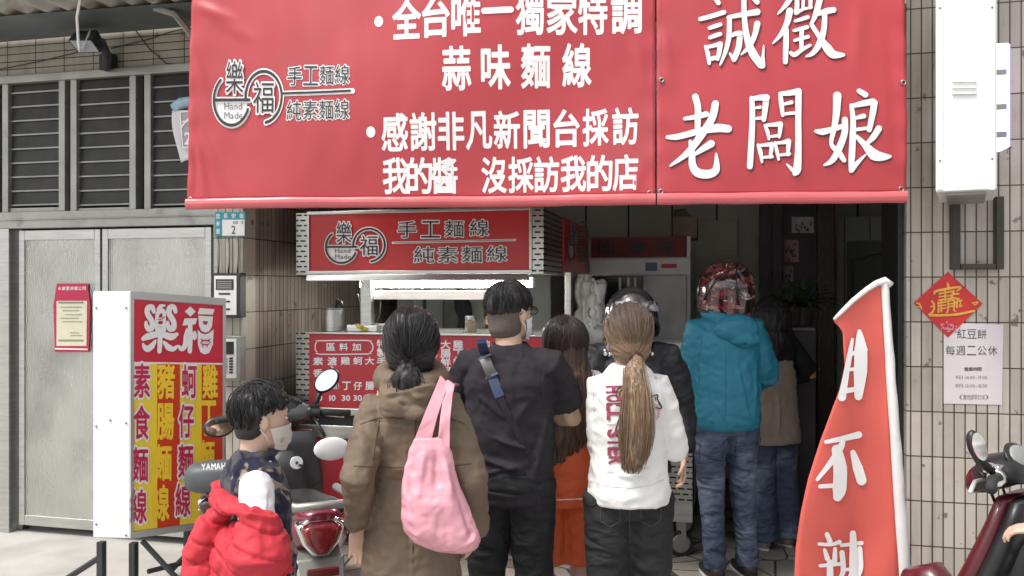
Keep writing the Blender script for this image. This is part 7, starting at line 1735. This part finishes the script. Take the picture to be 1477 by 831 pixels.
G().tube([atD(852, 774, 3.75), atD(853, 840, 3.75)], .006, 8).build('ferrule_rod', M['black'], um, smooth=True)
G().tube([atD(839, 602, 3.75), atD(838, 580, 3.75), atD(842, 570, 3.75)], .011, 8).build('handle', M['black'], um, smooth=True)

# ------------------------------------------------ 7 man in the teal jacket
p = Person('man in a teal hooded jacket and jeans wearing a patterned red and black helmet', 1045, 4.88, 1.815, 5, SKD, hyaw=30, hpit=6, sw=.150, shz=1.37)
p.arm(-1, p.L(986, 616, 5.05), (-.5, -1, 0), (-.1, .35, -.9), (.6, -.3, 0), .5)
p.arm(1, p.L(1072, 560, 5.2), (.5, -.8, -.5), (-.5, .6, .3), (-.4, 0, -.5), .6)
p.legs((-.062, .0), (.135, .04)); p.head(); p.body()
teal = folds(mat('teal_jacket', (.018, .195, .29), .55, var=.06, vs=4, bump=.08, bs=160), 5, .45, .035, (1, 1, .5))
k = p.k
cr = [((-.15, -.13, 1.3), (-.12, -.15, .95), .014, .007), ((.02, -.16, 1.24), (.08, -.15, .95), .014, .008), ((.15, -.12, 1.25), (.12, -.15, .98), .014, .007), ((-.14, -.14, .95), (.12, -.15, .91), .012, .007), ((-.1, -.15, 1.05), (-.02, -.16, .9), .012, .007), ((.2, -.06, 1.2), (.15, -.1, 1.0), .012, .008)]
sl = [(0, .076), (.4, .080), (.8, .080), (1.0, .080), (1.4, .072), (1.85, .054)]
p.top('jacket', teal, [(.825, 0, 0, .172, .145), (.85, 0, 0, .186, .156), (.95, 0, 0, .190, .156), (1.1, 0, 0, .184, .148), (1.22, 0, -.005, .180, .142), (1.32, 0, -.015, .168, .130), (1.38, 0, -.02, .140, .10), (1.43, 0, -.01, .095, .085), (1.47, 0, -.01, .082, .082)], {1: sl, -1: sl}, .008, 3, wr(.008, 7, 71, cr))
tj = bpy.data.objects[[o.name for o in p.t.children if o.name.startswith('jacket')][0]]
seams(p, tj, 4.8, [[(1000, 612), (1025, 615), (1055, 616), (1085, 613), (1100, 608)], [(1012, 492), (1008, 520), (1008, 560)], [(1088, 492), (1092, 520), (1090, 560)], [(1047, 500), (1047, 560), (1046, 612)]], mat('teal_seam', (.006, .11, .18), .7))
g = G(); g.tube([Vector((.098 * math.cos(a), .0 + .098 * math.sin(a), 1.455 + .03 * math.sin(a))) * k for a in np.linspace(0, 2 * math.pi, 33)], [(.034 + .012 * max(0, -math.sin(a))) * k for a in np.linspace(0, 2 * math.pi, 33)], 14)
g.ball(Vector((.02, -.135, 1.375)) * k, (.125 * k, .05 * k, .075 * k), 20, 12); g.ball(Vector((.06, -.145, 1.32)) * k, (.085 * k, .045 * k, .045 * k), 16, 10)
cloth(g, 'hood', teal, p.t, .007, 3, wr(.005, 9, 72, [((-.10, -.14, 1.42), (.05, -.19, 1.30), .014, .010), ((.06, -.18, 1.42), (.04, -.19, 1.32), .014, -.012), ((.14, -.12, 1.42), (.13, -.16, 1.32), .012, .008)]))
jb = mat('blue_jeans', (.055, .076, .125), .8, var=.35, vs=6, bump=.12, bs=300, dirt=((.22, .28, .37), 4, .50, .7)); folds(jb, 9, .6, .03, (1, 1, 1.7))

bjo = p.pants('jeans', jb, (.164, .135), (.104, .086, .068, .060, .058), fn=wrl(.0065, 8)); p.shoes(mat('dark_shoe', (.03, .02, .02), .5))
PJ = Proj(bjo, 4.8); g = G()
for st_ in ([(1048, 632), (1048, 660), (1049, 690)], [(1010, 634), (1009, 662), (1026, 668), (1042, 661), (1044, 634)], [(1062, 634), (1060, 660), (1078, 668), (1094, 660), (1097, 632)]): g.tube([PJ.px(x, y, .001) for x, y in st_], .0022, 5)
g.build('stitching', mat('dark_thread', (.012, .015, .03), .8), bjo)
hm_ = mat('helmet_graphic', (.04, .008, .01), .13, spec=.6, coat=.7); ns, ln, b = nodes(hm_)
tc = ns.new('ShaderNodeTexCoord'); mp = ns.new('ShaderNodeMapping'); mp.inputs['Rotation'].default_value = (.3, .9, .2); mp.inputs['Scale'].default_value = (1, 1, 1.9); ln.new(tc.outputs['Object'], mp.inputs[0])
prev = None
for i, (sc_, th, c) in enumerate(((7, .50, (.17, .028, .028)), (8, .57, (.30, .18, .16)), (13, .57, (.015, .012, .013)), (15, .61, (.66, .60, .58)))):
    t = ns.new('ShaderNodeTexNoise'); t.noise_dimensions = '4D'; t.inputs['W'].default_value = i * 5.3; t.inputs['Scale'].default_value = sc_; t.inputs['Detail'].default_value = 4; t.inputs['Roughness'].default_value = .7; t.inputs['Distortion'].default_value = 1.2; ln.new(mp.outputs[0], t.inputs['Vector'])
    rp = ns.new('ShaderNodeMapRange'); rp.inputs[1].default_value = th; rp.inputs[2].default_value = th + .02; ln.new(t.outputs['Fac'], rp.inputs[0])
    mx = ns.new('ShaderNodeMix'); mx.data_type = 'RGBA'; ln.new(rp.outputs[0], mx.inputs[0])
    if prev: ln.new(prev, mx.inputs[6])
    else: mx.inputs[6].default_value = (.025, .012, .013, 1)
    mx.inputs[7].default_value = (*c, 1); prev = mx.outputs[2]
ln.new(prev, b.inputs['Base Color'])
def graph(o, HM):
    g = G()
    for pts in (((-.128, .02, .06), (-.134, -.03, .14), (-.10, -.08, .21), (-.04, -.10, .245)), ((-.06, -.142, .05), (-.075, -.135, .13), (-.06, -.11, .20), (-.02, -.08, .25)), ((.05, -.146, .04), (.06, -.142, .13), (.05, -.11, .21))):
        P_ = []
        for q in pts:
            v = Vector(q); c = Vector((0, -.004, .115)); dv_ = v - c; r = math.sqrt((dv_.x / .131) ** 2 + (dv_.y / .153) ** 2 + (max(0, dv_.z) / .149) ** 2); P_.append(c + dv_ / max(.6, r) if dv_.z > 0 else v)
        g.tube(P_, .0045, 6)
    g.xform(HM); g.build('black_trim', M['black'], o, smooth=True, wld=False)
    g = G()
    def fn(u, v):
        a = R(90) + R(60) * (1 - 2 * u); z = .07 + .10 * v; r = math.sqrt(max(.05, 1 - (max(0, z - .115) / .147) ** 2)); return Vector(((.131 * r) * math.cos(a), -.003 + (.154 * r) * math.sin(a), z))
    g.grid(fn, 24, 10); g.xform(HM); g.build('visor', mat('smoke_visor', (.02, .02, .022), .06, spec=.6), o, smooth=True, wld=False, solid=.004)
helmet(p, hm_, False, M['black'], graph, 1.1); p.mask(MKW)

# ------------------------------------------------ 8 woman with long black hair at the counter
p = Person('woman with loose long black hair, beige tunic and wide jeans at the dark counter', 1110, 5.5, 1.63, 22, SK, hyaw=10, hpit=8, sw=.160)
sl = [(0, .066), (.4, .068), (.8, .066), (1.2, .060), (1.85, .045)]
p.arm(1, p.L(1120, 548, 5.75), (.8, -.8, -.2), (-.5, .7, 0), (-.3, 0, -1), .4); p.arm(-1, p.L(1090, 560, 5.8), (-.8, -.6, -.2), (.4, .7, 0), (.3, 0, -1), .4)
p.legs(); p.head(); p.body()
p.top('black_sweater', mat('black_knit', (.012, .012, .013), .85, bump=.2, bs=150), [(.95, 0, 0, .15, .12), (1.2, 0, 0, .155, .118), (1.3, 0, -.01, .165, .115), (1.385, 0, -.02, .13, .088), (1.43, 0, -.018, .075, .068)], {1: sl, -1: sl}, .009, 3, wr(.006, 9, 81))
p.top('beige_tunic', mat('beige_linen', (.30, .245, .195), .8, var=.06, bump=.1, bs=200), [(.72, 0, 0, .205, .185), (.9, 0, 0, .195, .172), (1.1, 0, 0, .176, .15), (1.25, 0, -.005, .158, .135), (1.36, .0, -.02, .12, .105), (1.41, 0, -.018, .085, .078)], None, .009, 3, wr(.008, 8, 82, [((.1, -.14, 1.1), (.13, -.16, .75), .016, .008), ((-.05, -.15, 1.1), (-.06, -.17, .75), .016, .008)]))
p.pants('jeans', jb, (.165, .13), (.11, .115, .115, .12, .125), fn=wrl(.006, 9)); p.shoes(mat('beige_shoe', (.4, .33, .28), .5))
fl = flow_down(100, 9)
p.hair([(.01, -.06, .12, .085), (.05, -.045, .130, .11), (.10, -.028, .130, .122), (.145, -.014, .124, .124), (.185, -.010, .106, .112), (.218, -.010, .068, .076), (.242, -.012, .02, .022)], HK, fl, lambda q, n: .010 * N(q, 18, 18, 12) + .004 * N(q, 60, 60, 20), extra=lambda g: g.loft([(-.24, .01, -.12, .07, .03), (-.16, .01, -.125, .135, .05), (-.06, 0, -.115, .150, .07), (.03, 0, -.06, .132, .10)], 30, 'z'))
p.mask(MKW)

# ------------------------------------------------ 9 vendor behind the counter
p = Person('vendor in dark clothes and a mask behind the counter, half hidden by the man', 715, 6.15, 1.575, 172, SK, hyaw=-6, hpit=-8, sw=.17)
p.arm(1, p.L(670, 480, 5.75), (.5, -.6, -.4), (.1, .9, -.3), (0, .2, -1), .5); p.arm(-1, p.L(730, 482, 5.75), (-.5, -.6, -.4), (.1, .9, -.3), (0, .2, -1), .5)
p.legs(); p.head(); p.body(.007)
sl = [(0, .076), (.4, .078), (.8, .074), (1.2, .066), (1.85, .052)]
p.top('dark_top', mat('dark_top', (.016, .016, .018), .8), [(.6, 0, 0, .19, .15), (.9, 0, 0, .18, .14), (1.2, 0, 0, .178, .135), (1.3, 0, -.01, .18, .12), (1.385, 0, -.02, .145, .09), (1.43, 0, -.018, .08, .07)], {1: sl, -1: sl}, .01, 3, wr(.008, 8, 91))
fl = flow_down(90, 8)
p.hair([(.05, -.06, .07, .05), (.10, -.035, .085, .08), (.145, -.016, .090, .104), (.185, -.010, .085, .098), (.215, -.010, .062, .07), (.234, -.012, .02, .022)], HK, fl, strands(fl, .004)); p.mask(mat('mask_black', (.02, .02, .022), .8))
p.pants('trousers', jean_k, (.17, .13), (.1, .09, .07, .065, .06)); p.shoes(M['black'])

# ------------------------------------------------ 10 rider at the right edge, only the hand in the picture
p = Person('person in a pale sleeve at the right edge, one hand resting over the dark scooter', 1630, 2.8, 1.62, 62, SK2, hyaw=0, hpit=4, sw=.165)
p.arm(-1, p.L(1492, 776, 2.86), (-.3, -.6, -.6), (.25, 1, -.3), (.1, -.3, -1), .55)
p.arm(1, p.L(1560, 700, 3.2), (.6, -.6, -.4), (-.2, 1, -.2), (-.1, -.3, -1), .5)
p.legs(); p.head(); p.body()
pale = mat('pale_grey_sleeve', (.55, .57, .56), .7, var=.05, bump=.08, bs=200)
sl = [(0, .072), (.4, .074), (.8, .070), (1.2, .062), (1.88, .050)]
p.top('pale_jacket', pale, [(.82, 0, 0, .185, .145), (1.0, 0, 0, .18, .14), (1.2, 0, 0, .18, .135), (1.3, 0, -.01, .182, .12), (1.385, 0, -.02, .145, .09), (1.43, 0, -.018, .08, .07)], {1: sl, -1: sl}, .009, 3, wr(.008, 8, 95))
p.hair([(.02, -.06, .08, .06), (.06, -.045, .092, .085), (.10, -.03, .092, .095), (.145, -.016, .092, .105), (.185, -.010, .085, .098), (.215, -.010, .062, .07), (.234, -.012, .02, .022)], HK, fl, None); p.mask(MKW)
p.pants('trousers', jean_k, (.17, .13), (.1, .09, .07, .065, .06)); p.shoes(M['white'])

bpy.data.objects.remove(_fo); bpy.data.curves.remove(_fc)
